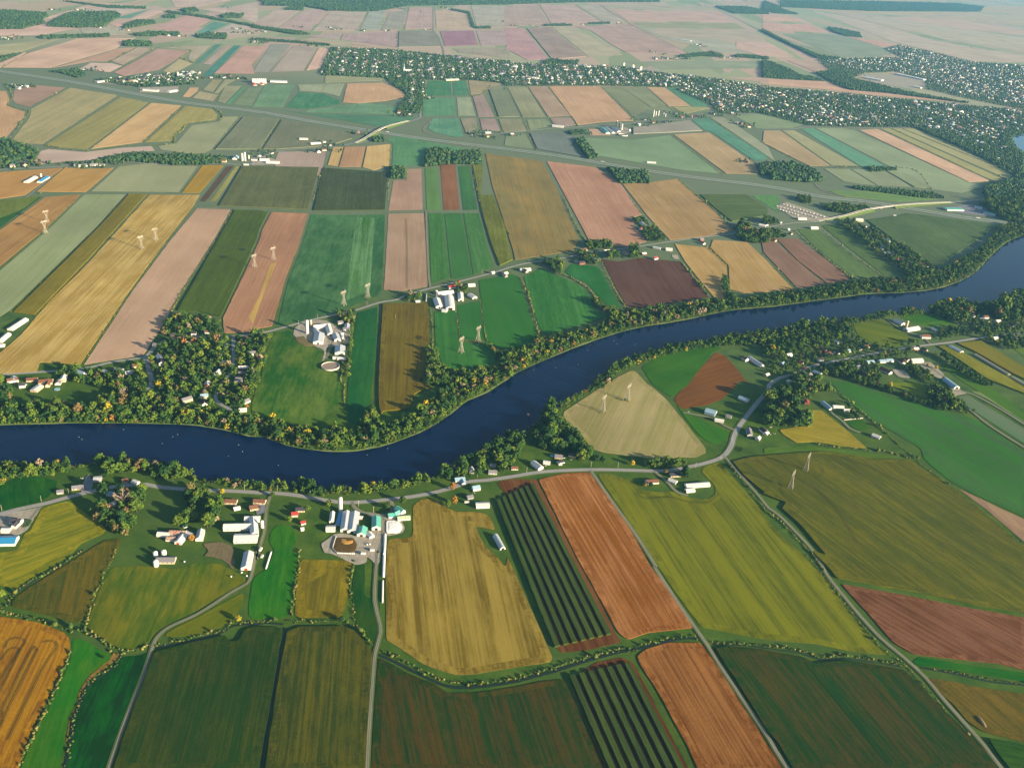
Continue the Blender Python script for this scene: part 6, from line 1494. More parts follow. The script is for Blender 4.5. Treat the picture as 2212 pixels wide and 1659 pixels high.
# hedges and ditch scrub: radius | spacing | spread | lines
SCRUB = """
1.5 2.6 3.2|A2 985,750 1100,810 1300,920 1500,1000 1700,1012 1977,985 A3 250,930 400,890 600,825 880,755 1000,738 1200,682 1400,650 1490,662
1.3 2.6 2.6|A1 1190,728 1300,700 1500,662 1700,602 1790,552 1977,545 A2 120,535 300,535 500,535 680,535 740,555 800,590 900,700
1.6 2.4 4.5|A1 0,452 130,490 300,535 450,580 540,612 640,615 720,640 800,700 860,755 930,775 1050,765 1140,715
1.2 2.6 2.0|A1 930,790 885,870 725,980 660,1050 635,1105 610,1175 565,1280 548,1430 495,1690
1.4 2.6 2.4|A1 640,-5 400,150 185,265 95,345 50,420
1.5 3.2 1.8|A1 890,-5 835,110 770,240 700,430 645,600
1.9 3.4 1.6|A1 537,780 430,1050 350,1220 150,1640
1.5 3 1.4|A2 370,0 350,150 320,350 300,490
1.4 3 1.4|A2 785,70 760,200 755,300 775,430 780,540 860,650 930,735
1.5 2.4 3|A3 1600,705 1850,712 2026,730 A4 300,765 450,812 620,800 850,832 1070,870
1.1 2.4 1.6|A4 1215,885 1500,935 1750,985 2060,1018
1.2 3 1.2|A4 340,40 520,250 700,490 900,730 1090,870 1220,1010 1360,1180 1530,1360 1660,1500 1800,1690
1.5 3 1.8|B3 1870,715 2000,870 2130,1040 2212,1130 B4 150,1210 390,1460 510,1620
1.3 3 1|B4 1300,690 1350,740 1560,895 1800,1085 2230,1440
1.6 3 1.4|B4 650,135 900,340 1180,590 1300,680
1.8 3 2|B4 440,560 600,585 800,600 900,615 1050,630 1250,680
1.4 3 1|C4 100,385 540,770
1.6 3 1.2|C4 0,500 300,800
2 3.6 1.4|C4 275,300 440,450 620,600 765,715
2 3.6 1.4|C4 475,270 720,470 1035,700
1.8 3.6 1.4|C4 850,400 1050,560 1250,700
2.2 4 1.4|C3 140,690 222,900 290,1160
2.2 4 1.6|C3 500,665 620,725 720,800 770,870
2 4 1.2|C3 1480,560 1560,660 1710,840
2 4 1.2|C3 795,530 930,800 1030,960
1.8 4 1|C3 1040,10 1160,170 1250,290 1350,380
2 4 1|C3 490,10 560,170 640,320 690,390
2 3.6 1.2|C3 1690,430 1880,600
2.2 4 1.4|C3 1610,0 1760,130 1930,290
1.6 3.4 1.2|C2 785,1230 780,1400 760,1600 B2 795,40 785,150 795,250
1.4 3.4 1|C2 1745,940 1780,1200 1800,1260
1.4 3.4 1|C2 1950,880 1990,1150 2010,1250
1.4 3.4 1|C2 1525,930 1545,1150 1540,1330
1.2 3.2 1|C1 0,640 350,335 430,260 520,170 690,10
1.2 3.2 1|C1 95,1000 505,604 845,266 1090,0
1.2 3.2 1|C1 300,1040 480,852 757,560 1000,292 1270,0
1.2 3.2 1|C1 695,1465 965,1060 1110,845 1445,385 1675,100
1.6 3.4 1.2|C1 1465,1010 1560,830 1835,405 1995,125
1.2 3.2 1|C2 0,140 320,145 500,150 1150,160
2 4 1.6|E1 70,730 100,800 70,860 130,895 240,920 200,980 80,1150
2 5 1.4|E1 245,890 560,722
2 5 1.4|E1 365,1190 975,792
2 5 1.4|E1 735,1238 1232,848
2 5 1.4|E1 1170,1180 1510,870
2.4 5 2|E1 1760,890 1830,950 1790,995 1560,1022 1500,1080 1440,1120 1435,1180 1380,1195 1290,1200
2 5 1.4|E1 360,1200 480,1225 720,1245 1000,1210 1290,1195
2 5 1.4|E1 1750,1240 1980,960
2 5 1.4|E2 70,1240 235,980
2 5 1.4|E2 500,1659 570,1440 610,1375
2 5 1.4|E2 1120,1659 1130,1380 1145,1190
2.4 5 1.4|E2 1800,1360 1870,1659
2.2 5 1.4|E2 1810,800 1930,760 2060,1090
2.2 5 1.4|E2 1765,665 1800,790 1880,785 1960,715
2.2 5 1.4|E3 20,720 145,975 205,1090
2.2 5 1.4|E3 360,712 560,965 605,1040
2.2 5 1.4|E3 795,715 1080,1000
2.2 5 1.4|E3 1160,715 1350,880 1450,945
2.2 5 1.4|E3 190,1100 265,1240
2.2 5 1.6|E3 1375,1110 1800,1440
2.2 5 1.6|E3 1690,970 1860,1085 2177,1300
2.2 5 1.6|E3 1430,1480 1640,1659
2.4 6 1.4|E4 0,1175 380,1372
2.4 6 1.4|E4 960,1060 1900,1498
2.4 6 1.4|E4 1055,1060 2030,1490
2.4 6 1.4|E4 1145,1058 2060,1430
2.4 6 1.4|E4 500,1385 850,1380 1240,1400 1390,1560
3 8 1.4|E2 1195,260 1190,400
3 8 1.4|E2 870,260 955,100
3 8 1.4|E2 1060,250 1125,65
3 8 1.4|E2 1245,250 1285,60
3 8 1.4|E2 1375,240 1390,95
3 8 1.4|E1 900,512 1125,395
3 8 1.4|E1 930,605 1310,395 1570,418 1490,480 1590,522
3 8 1.4|E1 20,562 245,432
3 8 1.4|E3 380,225 690,475
3 8 1.4|E3 790,45 1010,183 1530,450
3 8 1.4|E3 580,42 810,190
3 8 1.4|E3 285,42 390,210
3 8 1.4|E4 400,90 700,140 1450,342 2154,462
"""
items = []
SCT = [np.array(alb(c, LG)) for c in ('4a5a24', '6a6a34', '7c7440', '3c5220', '586a2c')]
for ln in SCRUB.strip().splitlines():
    hd, pl = ln.split('|'); R, S, spread = (float(v) for v in hd.split()); L = smooth_line(PT(pl), S); nn = side(L)
    for p, n_ in zip(L, nn):
        if rg.random() < .12: continue
        q = p+n_*rg.normal(0, spread*.5)+rg.normal(0, .5, 2)
        big = 1.9 if rg.random() < .035 else 1.0
        items.append((*put(FARC[rg.integers(6)], q[0], q[1], R*rg.uniform(.6, 1.5)*big, rg.uniform(.55, .95)*(1.2 if big > 1 else 1), .1), SCT[rg.integers(5)]*rg.uniform(.85, 1.2)))
for L, sg, R, n_rows in ((smooth_line(north, 5.5), 1, 2.3, 2), (smooth_line(south, 5.5), 1, 2.7, 3)):
    nn = side(L)
    for p, n_ in zip(L, nn):
        if dist(p) > 4200 or photo_x(p)[0] < -80 or photo_x(p)[0] > 2300: continue
        for k in range(n_rows):
            if rg.random() < .3: continue
            q = p+n_*(sg*(2.2+3.4*k)+rg.normal(0, 1.3))+rg.normal(0, 1.2, 2)
            kk = rg.choice(['green', 'deep', 'lime', 'brown'], p=[.4, .3, .2, .1])
            items.append((*put(LOW[rg.integers(6)], q[0], q[1], R*rg.uniform(.55, 1.35), rg.uniform(.7, 1.15)), tint(kk)))
mass_mesh('hedge_scrub', items, M_MASS, 'stuff'); print('trees', len(TREES), 'far', NFAR, 'houses', HN, 'town', len(town), 'scrub', len(items))

# ================================================================ PYLONS AND CABLES
M_STEEL = plain('galvanised_steel', alb('b4ac9c', 1.2), .5, .3, .06); M_WIRE = plain('cable_aluminium', alb('77797a', 1.3), .5, .3, .03); M_INS = plain('porcelain', alb('8a8078', 1.1), .3, .5)
PY_Z = 36.0
def pylon_parts():
    m = MB(); lv = [(0, 4.6), (7, 3.2), (14, 2.1), (20, 1.5)]
    cs = ((1, 1), (1, -1), (-1, -1), (-1, 1))
    for (z0, a), (z1, b) in zip(lv, lv[1:]):
        for i, (sx, sy) in enumerate(cs):
            m.bar((sx*a, sy*a, z0), (sx*b, sy*b, z1), .42)
            tx, ty = cs[(i+1) % 4]
            m.bar((sx*a, sy*a, z0), (tx*b, ty*b, z1), .24); m.bar((tx*a, ty*a, z0), (sx*b, sy*b, z1), .24)
            m.bar((sx*b, sy*b, z1), (tx*b, ty*b, z1), .26)
    for s in (1, -1):                                   # the two arms of the Y window
        for sy in (1, -1):
            m.bar((s*1.5, sy*1.5, 20), (s*5.4, sy*.9, 30.5), .36); m.bar((0, sy*1.4, 20.5), (s*3.9, sy*.9, 30.5), .26)
        for k in range(4):
            t = k/4; m.bar((s*(1.5+3.9*t), 1.4, 20+10.5*t), (s*(1.5+3.9*(t+.25)), -1.1, 20+10.5*(t+.25)), .2)
    c = MB(); X = 9.6
    for sy in (1, -1):
        c.bar((-X, sy*.2, 31.4), (X, sy*.2, 31.4), .36); c.bar((-6.5, sy*.9, 33.2), (6.5, sy*.9, 33.2), .34); c.bar((-6, sy*.9, 30.5), (6, sy*.9, 30.5), .34)
        for s in (1, -1): c.bar((s*X, sy*.2, 31.4), (s*6.5, sy*.9, 33.2), .26); c.bar((s*X, sy*.2, 31.4), (s*6, sy*.9, 30.5), .26)
        for k in range(8): x0 = -6+1.5*k; c.bar((x0, sy*.9, 30.5), (x0+1.5, sy*.9, 33.2), .18); c.bar((x0+1.5, sy*.9, 30.5), (x0, sy*.9, 33.2), .18)
    p = MB()
    for s in (1, -1):
        for sy in (1, -1): p.bar((s*4.4, sy*.8, 33.2), (s*5.6, 0, PY_Z+.6), .26); p.bar((s*6.4, sy*.8, 33.2), (s*5.6, 0, PY_Z+.6), .26)
    ins = []
    for x in (-X, 0, X):
        i = MB(); i.lathe([(.28, z) if j % 2 else (.12, z) for j, z in enumerate(np.linspace(30.9 if x else 30.3, 27.2, 12))], 8, x, 0); ins.append(i)
    f = MB()
    for sx, sy in cs: f.box(sx*4.6-.6, sx*4.6+.6, sy*4.6-.6, sy*4.6+.6, 0, .5)
    return m, c, p, ins, f
pm, pc, pp, pi_, pf = pylon_parts()
root0 = empty('transmission_pylon', (0, 0, 0)); pm.build('lattice_tower', M_STEEL, root0); pc.build('crossarm', M_STEEL, root0); pp.build('earth_peak', M_STEEL, root0)
for i in pi_: i.build('insulator', M_INS, root0)
pf.build('footing', M_CONC, root0)
LINES = ['C1 390,330 1213,462 2180,622 C2 785,942 1790,1347 B3 825,285 B4 235,940', 'C1 405,240 1335,392 C2 185,557 990,880 1935,1252 B3 1030,190 B4 365,788']
PYL = {(0, 0): 'nearer pylon on the seam of the tan and pale green fields', (0, 1): 'nearer pylon of the pair in the gold corn field', (0, 2): 'nearer pylon of the pair in the salmon field', (0, 3): 'nearer pylon of the pair in the big green meadow by the road',
       (0, 4): 'bright pylon of the pair in the green meadow at the river wood', (0, 5): 'bright nearer pylon in the tan stubble field', (0, 6): 'nearer pylon of the pair in the big olive corn field',
       (1, 0): 'farther pylon on the seam of the tan and pale green fields', (1, 1): 'farther pylon of the pair in the gold corn field', (1, 2): 'farther pylon of the pair in the salmon field', (1, 3): 'farther pylon of the pair in the big green meadow by the road',
       (1, 4): 'grey farther pylon of the pair in the green meadow at the river wood', (1, 5): 'farther pylon with a bush at its foot in the tan stubble field', (1, 6): 'farther pylon of the pair in the big olive corn field'}
first = True; PYP = []
for li, ln in enumerate(LINES):
    pts = PT(ln); dv = pts[-1]-pts[0]; yaw = atan2(dv[1], dv[0])+pi/2
    for k, p in enumerate(pts):
        if first: r = root0; first = False
        else:
            r = root0.copy(); COL.objects.link(r)
            for ch in list(root0.children): c = ch.copy(); COL.objects.link(c); c.parent = r
        r.location = (p[0], p[1], .3); r.rotation_euler = (0, 0, yaw)
        tag(r, 'steel lattice '+PYL[(li, k)], 'pylon', 'high-voltage pylons of the two parallel lines'); PYP.append(p)
    ext = np.vstack([2*pts[0]-pts[1], pts, 2*pts[-1]-pts[-2]]); ax = np.array([cos(yaw), sin(yaw)])
    for ph, (off, wd) in enumerate(((-9.6, 'outer'), (0, 'middle'), (9.6, 'inner'))):
        m = MB()
        for a_, b_ in zip(ext, ext[1:]):
            q = [(*(a_+ax*off+(b_-a_)*t), 27.2-4*9.0*t*(1-t)) for t in np.linspace(0, 1, 15)]
            for u, v in zip(q, q[1:]): m.bar(u, v, .06)
        tag(m.build('power_cable', M_WIRE), f'thin steel {wd} cable hanging from the {"nearer" if li == 0 else "farther"} row of pylons', 'cable', 'cables of the high-voltage lines')
# scrub round the pylon feet
items = [(*put(FARC[rg.integers(6)], *(p+rg.normal(0, 3.2, 2)), rg.uniform(.5, 1.3), .7, .3), SCT[rg.integers(5)]) for p in PYP for _ in range(16)]
mass_mesh('pylon_weeds', items, M_MASS, 'stuff')

# roadside poles
M_POLE = plain('pole_wood', alb('b0a48e', 1.05), .9, .1, .15, 2)
p0 = empty('utility_pole', (0, 0, 0)); MB().lathe([(.24, 0), (.17, 11)], 8).build('pole', M_POLE, p0); MB().box(-1.3, 1.3, -.09, .09, 9.8, 10.0).build('crossarm', M_POLE, p0)
tr_ = MB().lathe([(.02, 8.2), (.3, 8.2), (.3, 9.2), (.02, 9.25)], 8, .5, 0); tr_.build('transformer', M_STEEL, p0)
pls = PT(POLES); order = sorted(range(len(pls)), key=lambda i: pls[i][0])
for n_, i in enumerate(order):
    c = pls[i]; r = p0 if n_ == 0 else p0.copy()
    if n_:
        COL.objects.link(r)
        for ch in list(p0.children): q = ch.copy(); COL.objects.link(q); q.parent = r
    r.location = (c[0], c[1], .2); r.rotation_euler = (0, 0, road_dir(c)+pi/2)
    tag(r, f'wooden roadside pole, number {n_+1} from the left' if False else 'wooden utility pole at the edge of the river roads', 'utility pole', 'utility poles along the river roads')

# ================================================================ VEHICLES
def car_proto():
    r = empty('car', (0, 0, 0)); m = MB(); x = [(-2.15, .45), (-2.2, .85), (-1.5, .98), (1.0, .95), (2.1, .8), (2.15, .45)]
    for s in (1, -1): m.poly([(a, s*.88, b) for a, b in (x if s < 0 else x[::-1])])
    for (a, b), (c, d) in zip(x, x[1:]+x[:1]): m.poly([(a, .88, b), (c, .88, d), (c, -.88, d), (a, -.88, b)])
    body = m.build('body', None, r); t = MB(); y = [(-1.45, .98), (-1.0, 1.46), (.3, 1.46), (1.0, .96)]
    for s in (1, -1): t.poly([(a, s*.76, b) for a, b in (y if s < 0 else y[::-1])])
    for (a, b), (c, d) in zip(y, y[1:]+y[:1]): t.poly([(a, .76, b), (c, .76, d), (c, -.76, d), (a, -.76, b)])
    t.build('cabin', M_GLASS, r)
    for sx in (1, -1):
        for sy in (1, -1):
            w = MB(); w.lathe([(.02, -.11), (.33, -.11), (.33, .11), (.02, .11)], 12); o = w.build('wheel', M_DARK, r, False, (sx*1.35, sy*.8, .33)); o.rotation_euler = (pi/2, 0, 0)
    return r
def truck_proto():
    r = empty('truck', (0, 0, 0)); MB().box(-8, 4.2, -1.3, 1.3, 1.1, 4.1).build('cargo_box', wall_mat('w'), r); MB().box(4.7, 6.6, -1.2, 1.2, .6, 3.2).build('cab', None, r); MB().box(6.0, 6.64, -1.1, 1.1, 1.9, 2.9).build('windscreen', M_GLASS, r)
    for x in (-7, -5.8, 3, 5.6):
        for sy in (1, -1):
            w = MB(); w.lathe([(.02, -.2), (.52, -.2), (.52, .2), (.02, .2)], 12); o = w.build('wheel', M_DARK, r, False, (x, sy*1.1, .52)); o.rotation_euler = (pi/2, 0, 0)
    return r
PAINT = {'white': plain('paint_white', alb('e0e0dc', 1.1), .3, .5, .03), 'silver': plain('paint_silver', alb('a8acb0', 1.1), .3, .5, .03), 'dark': plain('paint_dark', alb('2c3036', 1.1), .25, .5, .03), 'red': plain('paint_red', alb('9c2a24', 1.1), .3, .5, .03), 'blue': plain('paint_blue', alb('2c4c84', 1.1), .3, .5, .03)}
CARP, TRKP = car_proto(), truck_proto(); used = {'car': False, 'truck': False}
def vehicle(kind, c, yaw, col, label, group, z=1.33):
    pr = CARP if kind == 'car' else TRKP
    if not used[kind]: r = pr; used[kind] = True
    else:
        r = pr.copy(); COL.objects.link(r)
        for ch in list(pr.children): q = ch.copy(); COL.objects.link(q); q.parent = r
    for q in r.children:
        if q.name.split('.')[0] in ('body', 'cab'):
            if not q.data.materials: q.data.materials.append(None)
            q.material_slots[0].link = 'OBJECT'; q.material_slots[0].material = PAINT[col]
    r.location = (c[0], c[1], z); r.rotation_euler = (0, 0, yaw); tag(r, label, kind, group)
HV = PT('E1 1775,855 1800,880 2030,905 E2 100,945 225,908 455,990 670,1030 790,1032 1145,1082 1360,1100 1740,1190 1835,1207 1805,1152 E3 85,1235 345,1292 450,1268 820,1332 825,1358 1200,1415 895,1400 1670,1478 C4 800,55 870,70 1480,172 1815,195 1910,236 495,10')
cnt = {}
for i, c in enumerate(HV):
    d = np.hypot(HW[:, 0]-c[0], HW[:, 1]-c[1]); j = min(int(np.argmin(d)), len(HW)-2); t = HW[j+1]-HW[j]; t = t/np.linalg.norm(t); nn = np.array([-t[1], t[0]])
    s = 1 if (c-HW[j])@nn > 0 else -1; p = HW[j]+t*((c-HW[j])@t)+nn*(s*13+(2.6 if i % 3 else -2.6))
    k = 'truck' if i in (8, 16, 24) else 'car'; col = ('white', 'silver', 'white', 'dark', 'white', 'red', 'silver', 'blue')[i % 8]
    lane = 'far' if s > 0 else 'near'
    if k == 'truck': lab = {8: 'white box truck just before the ramp overpass', 16: 'white box truck on the highway near the dark square wood', 24: 'white box truck on the highway by the river wood'}[i]
    else: lab = f'{col} car on the {lane} carriageway of the highway'
    vehicle(k, p, atan2(t[1], t[0])+(pi if s > 0 else 0), col, lab, f'{k}s on the highway' if k == 'truck' else lab)
YV = [('white', 'B4 30,455', 'white car under the trees at the lane corner'), ('white', 'B4 65,480', 'white car in front of the long dark roof'), ('white', 'B4 100,475', 'white car parked last in the row by the long dark roof'), ('white', 'B4 70,422', 'white car alone behind the long dark roof'),
      ('white', 'B1 700,865', 'white car beside the asphalt drive by the river'), ('dark', 'B2 65,1110', 'dark car parked behind the brown-roofed house'), ('white', 'B1 545,1165 ', 'x'), ('blue', 'B2 1850,880', 'blue car parked at the grey-blue roofed river house'), ('silver', 'B2 1900,985', 'silver car in the drive of the light blue house'),
      ('white', 'B3 345,735', 'white car on the lawn drive beside the white box garage'), ('white', 'B3 500,675', 'white car beside the pool house'), ('silver', 'B3 560,690', 'silver car on the drive below the dark-roofed house'), ('white', 'B3 1540,285', 'white car in the pale blue barn yard'), ('red', 'B2 395,1170', 'red car in front of the red-roofed house'),
      ('silver', 'B3 1390,850', 'silver car by the small white cottage'), ('white', 'C2 1745,1000', 'white car below the huge arched barn'), ('dark', 'Z4 1240,1110', 'dark car between the big sheds of the twin silo farm'), ('white', 'Z4 1010,1030', 'white car beside the very broad machine shed')]
for col, p, lab in YV:
    if lab != 'x': c = PT(p)[0]; vehicle('car', c, rg.uniform(0, 3), col, lab, None, 1.0)
# trailers of the storage yard, wagons
def trailer(c, yaw, L, label, group, name='trailer', cat='trailer', z=.95):
    r = tag(empty(name, (c[0], c[1], z), yaw), label, cat, group)
    MB().box(-L/2, L/2, -1.25, 1.25, .7, 3.3).build('box_body', wall_mat('w'), r); MB().box(L/2, L/2+1.4, -.1, .1, .6, .75).build('drawbar', M_DARK, r)
    for sy in (1, -1):
        w = MB(); w.lathe([(.02, -.14), (.42, -.14), (.42, .14), (.02, .14)], 10); o = w.build('wheel', M_DARK, r, False, (-.4, sy*1.1, .42)); o.rotation_euler = (pi/2, 0, 0)
q = PT('C4 130,115 590,205'); ya = atan2(*(q[1]-q[0])[::-1])
for j, base in enumerate(('C4 125,100 450,195', 'C4 180,85 520,190', 'C4 150,130 300,175')):
    a_, b_ = PT(base)
    for t in np.linspace(0, 1, (12, 13, 7)[j]): trailer(a_+(b_-a_)*t, ya+pi/2+rg.normal(0, .06), rg.uniform(6, 9), 'white box trailer parked in the crowded storage yard', 'trailers in the storage yard')
for p, yw, L, lab in (('B2 75,1480', 1.45, 7, 'white box trailer on the lane below the three white barns'), ('B2 88,1540', 1.45, 5, 'shorter white trailer, next below on the same lane'), ('Z1 1050,1555', .1, 6, 'white farm wagon beside the long white silage tube'), ('Z1 840,1635', .1, 7, 'white wagon at the foot of the manure yard'), ('C4 1118,178', 0, 10, 'long white trailer alone on the highway verge'),
                      ('Z4 1530,950', .8, 7, 'white wagon beside the grey and white workshop'), ('Z4 1560,1060', 1.2, 8, 'second white wagon, below the first one at the workshop'), ('B2 1840,1075', .1, 7, 'white boat trailer next to the broad white workshop'), ('B1 35,1315', .1, 6, 'white camper trailer at the blue barn'), ('B3 470,735', .2, 6, 'white camper trailer by the blue pool')):
    trailer(PT(p)[0], yw, L, lab, None)

# ================================================================ FARMYARD THINGS
M_WRAP = plain('white_plastic', alb('e2e0da', 1.05), .4, .4, .05, .4); M_HEAP = plain('manure', alb('5e4c2a', 1.3), .95, .05, .35, .25); M_STRAW = plain('straw', alb('b08848', 1.2), .95, .05, .3, .4)
def tube(name, cat, label, pl, r, mat, z=.9):
    P = smooth_line(PT(pl), 4); nn = side(P); n = len(P); k = 9; V = []
    for i, (p, e) in enumerate(zip(P, nn)):
        f = (1+.06*sin(i*1.7))*(.25 if i in (0, n-1) else 1)
        for j in range(k): a_ = pi*j/(k-1); V.append((*(p+e*r*cos(a_)*(1 if f > .3 else .8)), z-.05+r*1.05*sin(a_)*f))
    F = [(i*k+j, (i+1)*k+j, (i+1)*k+j+1, i*k+j+1) for i in range(n-1) for j in range(k-1)]
    return tag(link(name, mesh_np(name, V, F, True), mat), label, cat)
tube('silage_tube', 'silage tube', 'long white silage tube lying between the farm lane and the tan hay field', 'Z1 1345,1150 1340,1400 1325,1659 A2 1013,0 1006,205', 1.9, M_WRAP)
tube('silage_tube', 'silage tube', 'short white silage tube at the tail of the long one by the tan hay field', 'A2 1002,225 998,400', 1.2, M_WRAP)
tube('silage_tube', 'silage tube', 'narrow white silage tube on the bright green lot below the lane', 'B2 165,1490 118,1640', 1.2, M_WRAP)
tube('timber_stack', 'timber stack', 'long rounded stack of logs in the olive field beside the farm track', 'A4 1645,1265 1710,1350', 2.2, plain('logs', alb('8a7658', 1.1), .9, .1, .35, 1.2), .9)
def mound(name, cat, label, pl, h, mat, z=.9, side_h=0.0):
    P = ccw(rough_edge(rounded(ccw(PT(pl)), 2), 3, .15)); n = len(P); c = P.mean(0); V = [(*p, z) for p in P]; F = []
    for k, (f, zz) in enumerate(((1, side_h), (.86, h*.6), (.6, h*.9), (.3, h))): V += [(*(c+(p-c)*f+rg.normal(0, .12, 2)), z+zz+rg.normal(0, .05*h)) for p in P]
    for k in range(4): F += [(k*n+i, k*n+(i+1) % n, (k+1)*n+(i+1) % n, (k+1)*n+i) for i in range(n)]
    b = len(V); V.append((*c, z+h)); me = bpy.data.meshes.new(name); me.from_pydata([tuple(map(float, v)) for v in V], [], F+[(4*n+i, 4*n+(i+1) % n, b) for i in range(n)]); me.update()
    return link(name, me, mat)
tag(mound('silage_bunker', 'silage bunker', '', 'Z1 1380,870 1440,855 1680,875 1700,905 1755,975 1745,1040 1690,1105 1620,1130 1380,1130', 1.8, M_WRAP, .9, 1.2), 'big white plastic-covered silage bunker beside the teal garage', 'silage bunker')
tag(mound('silage_bunker', 'silage bunker', '', 'Z4 1480,930 1560,920 1605,1040 1600,1110 1540,1120', 1.6, M_WRAP, .9, .9), 'white covered silage heap beside the grey and white workshop', 'silage bunker')
mh = tag(mound('manure_heap', 'manure heap', '', 'Z1 205,1240 600,1240 640,1310 690,1400 650,1540 560,1580 210,1580 140,1500', .8, M_HEAP, .9, .2), 'brown manure heap inside the walled yard of the silo farm', 'manure heap')
tag(mound('straw_heap', 'straw heap', '', 'Z1 310,1270 400,1280 480,1350 600,1310 590,1370 480,1410 380,1400 310,1350', 1.0, M_STRAW, 1.6, .1), 'orange straw heap on top of the brown manure heap', 'straw heap')
tag(mound('brush_heap', 'brush heap', '', 'Z4 130,1040 420,1000 480,1080 640,1200 760,1260 620,1310 420,1290 200,1170', 1.3, plain('brush', alb('6a6240', 1.1), .95, .05, .4, .3), .9, .1), 'dark weedy heap at the grassy side of the twin silo farm', 'heap')
def wall_run(name, label, pl, h, w, mat, cat='wall', z=.9):
    P = PT(pl); m = MB()
    for a_, b_ in zip(P, P[1:]):
        d = (b_-a_)/np.linalg.norm(b_-a_); e = np.array([-d[1], d[0]])*w/2; q = [a_+e-d*.1, a_-e-d*.1, b_-e+d*.1, b_+e+d*.1]
        lo = [(*v, z-.1) for v in q]; hi = [(*v, z+h) for v in q]; m.poly(hi[::-1] if False else hi)
        for i in range(4): m.poly([lo[i], lo[(i+1) % 4], hi[(i+1) % 4], hi[i]])
    return tag(m.build(name, mat), label, cat)
wall_run('yard_wall', 'low concrete wall around the manure yard of the silo farm', 'Z1 200,1215 130,1430 120,1500 200,1590 240,1600', 1.6, .5, M_CONC)
wall_run('pit_wall', 'white wall across the drive of the dark silo farm', 'C2 1496,855 1492,912', 2.2, 2.0, wall_mat('w'))
wall_run('plank_fence', 'long white fence in front of the upper road houses', 'C3 800,472 905,460', 2.4, 1.0, wall_mat('w'), 'fence')
wall_run('board_fence', 'pale board fence at the top of the paddock', 'B4 690,360 850,345', 1.6, .4, M_CONC, 'fence')
a_, b_ = PT('Z1 235,1608 615,1625')
for t in np.linspace(0, 1, 11):
    c = a_+(b_-a_)*t; bl = MB(); bl.lathe([(.02, -.85), (.85, -.85), (.9, 0), (.85, .85), (.02, .85)], 12)
    o = bl.build('silage_bale', M_WRAP, None, True, (c[0], c[1], 1.75)); o.rotation_euler = (0, pi/2, atan2((b_-a_)[1], (b_-a_)[0])); tag(o, 'white wrapped silage bale in the row below the manure yard', 'silage bale', 'row of silage bales below the manure yard')
for i, p in enumerate(('B1 1580,1580', 'Z1 925,1410', 'Z1 990,1400', 'A1 1770,200', 'A1 1850,170', 'A1 1890,195')):
    c = PT(p)[0]; bl = MB(); bl.lathe([(.02, -.9), (.95, -.9), (1.0, 0), (.95, .9), (.02, .9)], 12); o = bl.build('silage_bale', M_WRAP, None, True, (c[0], c[1], 1.75)); o.rotation_euler = (0, pi/2, i)
    tag(o, ('single white bale in the pasture below the stone-grey barn', 'white bale beside the lane shed of the silo farm', 'second white bale, nearer the silage tube', 'white bale at the lane bend of the pasture', 'white bale between the lane bend and the silver-roofed barn', 'white bale at the very edge of the gravel lane bend')[i], 'silage bale')
def ring(name, cat, label, c, R, h, inner, z=.9, th=.5, fill=None):
    r = tag(empty(name, (c[0], c[1], z)), label, cat); MB().lathe([(R, 0), (R, h), (R-th, h), (R-th, .2)], 40).build('wall', inner, r)
    MB().lathe([(R-th, h*(fill or .55)), (.02, h*(fill or .55))], 40).build('contents', M_RINGFILL if fill is None else M_POOL, r)
M_RINGFILL = plain('slurry', alb('8a7a6a', 1.1), .6, .3, .2, .15); M_POOL = plain('pool_water', alb('5ab4d2', 1.1), .1, .5, .05)
ring('manure_tank', 'manure tank', 'large round concrete manure tank with a pale rim', PT('C2 672,1475')[0], 17.5, 3.4, M_CONC)
ring('manure_tank', 'manure tank', 'round white-walled tank below the three dark silos', PT('Z6 872,672')[0], 20, 4, wall_mat('w'))
ring('swimming_pool', 'pool', 'round blue pool behind the rusty barn', PT('B1 1585,1278')[0], 3.2, 1.2, wall_mat('w'), .9, .15, .8)
ring('swimming_pool', 'pool', 'pale blue pool on the lawn above the far river bank', PT('B1 490,100')[0], 5, .5, M_CONC, .6, .6, .8)
ring('swimming_pool', 'pool', 'blue pool beside the grey-roofed house on the river road', PT('B3 402,655')[0], 3.4, 1.2, wall_mat('w'), .6, .15, .8)
ring('swimming_pool', 'pool', 'small round pool at the white house in the hamlet by the far bank', PT('B1 215,62')[0], 3.2, 1.2, wall_mat('w'), .6, .15, .8)
# red-capped grain domes and the row of bins by the first town
M_REDCAP = metal_roof('red_cap', alb('9a4a40', 1.1))
for i, p in enumerate(('E1 2085,702', 'E2 20,705', 'E2 80,700')):
    c = PT(p)[0]; r = tag(empty('grain_dome', (c[0], c[1], .5)), ('left', 'middle', 'right')[i]+' one of three brick-red conical grain domes before the white bins', 'grain dome', 'red grain domes'); MB().lathe([(13, 0), (13, 3)], 24).build('wall', M_CONC, r); MB().lathe([(13.4, 3), (.1, 13)], 24).build('roof', M_REDCAP, r)
for i in range(7):
    c = PT(f'E2 {8+17*i},690')[0]; r = tag(empty('grain_bin', (c[0], c[1], .5)), ('first', 'second', 'third', 'fourth', 'fifth', 'sixth', 'seventh')[i]+' from the left in the row of tall white bins behind the red domes', 'grain bin', 'row of white grain bins'); MB().lathe([(5, 0), (5, 22)], 16).build('shaft', M_SILO['w'], r, True); MB().lathe([(5.1, 22), (.1, 25)], 16).build('roof', roof_mat('s'), r)
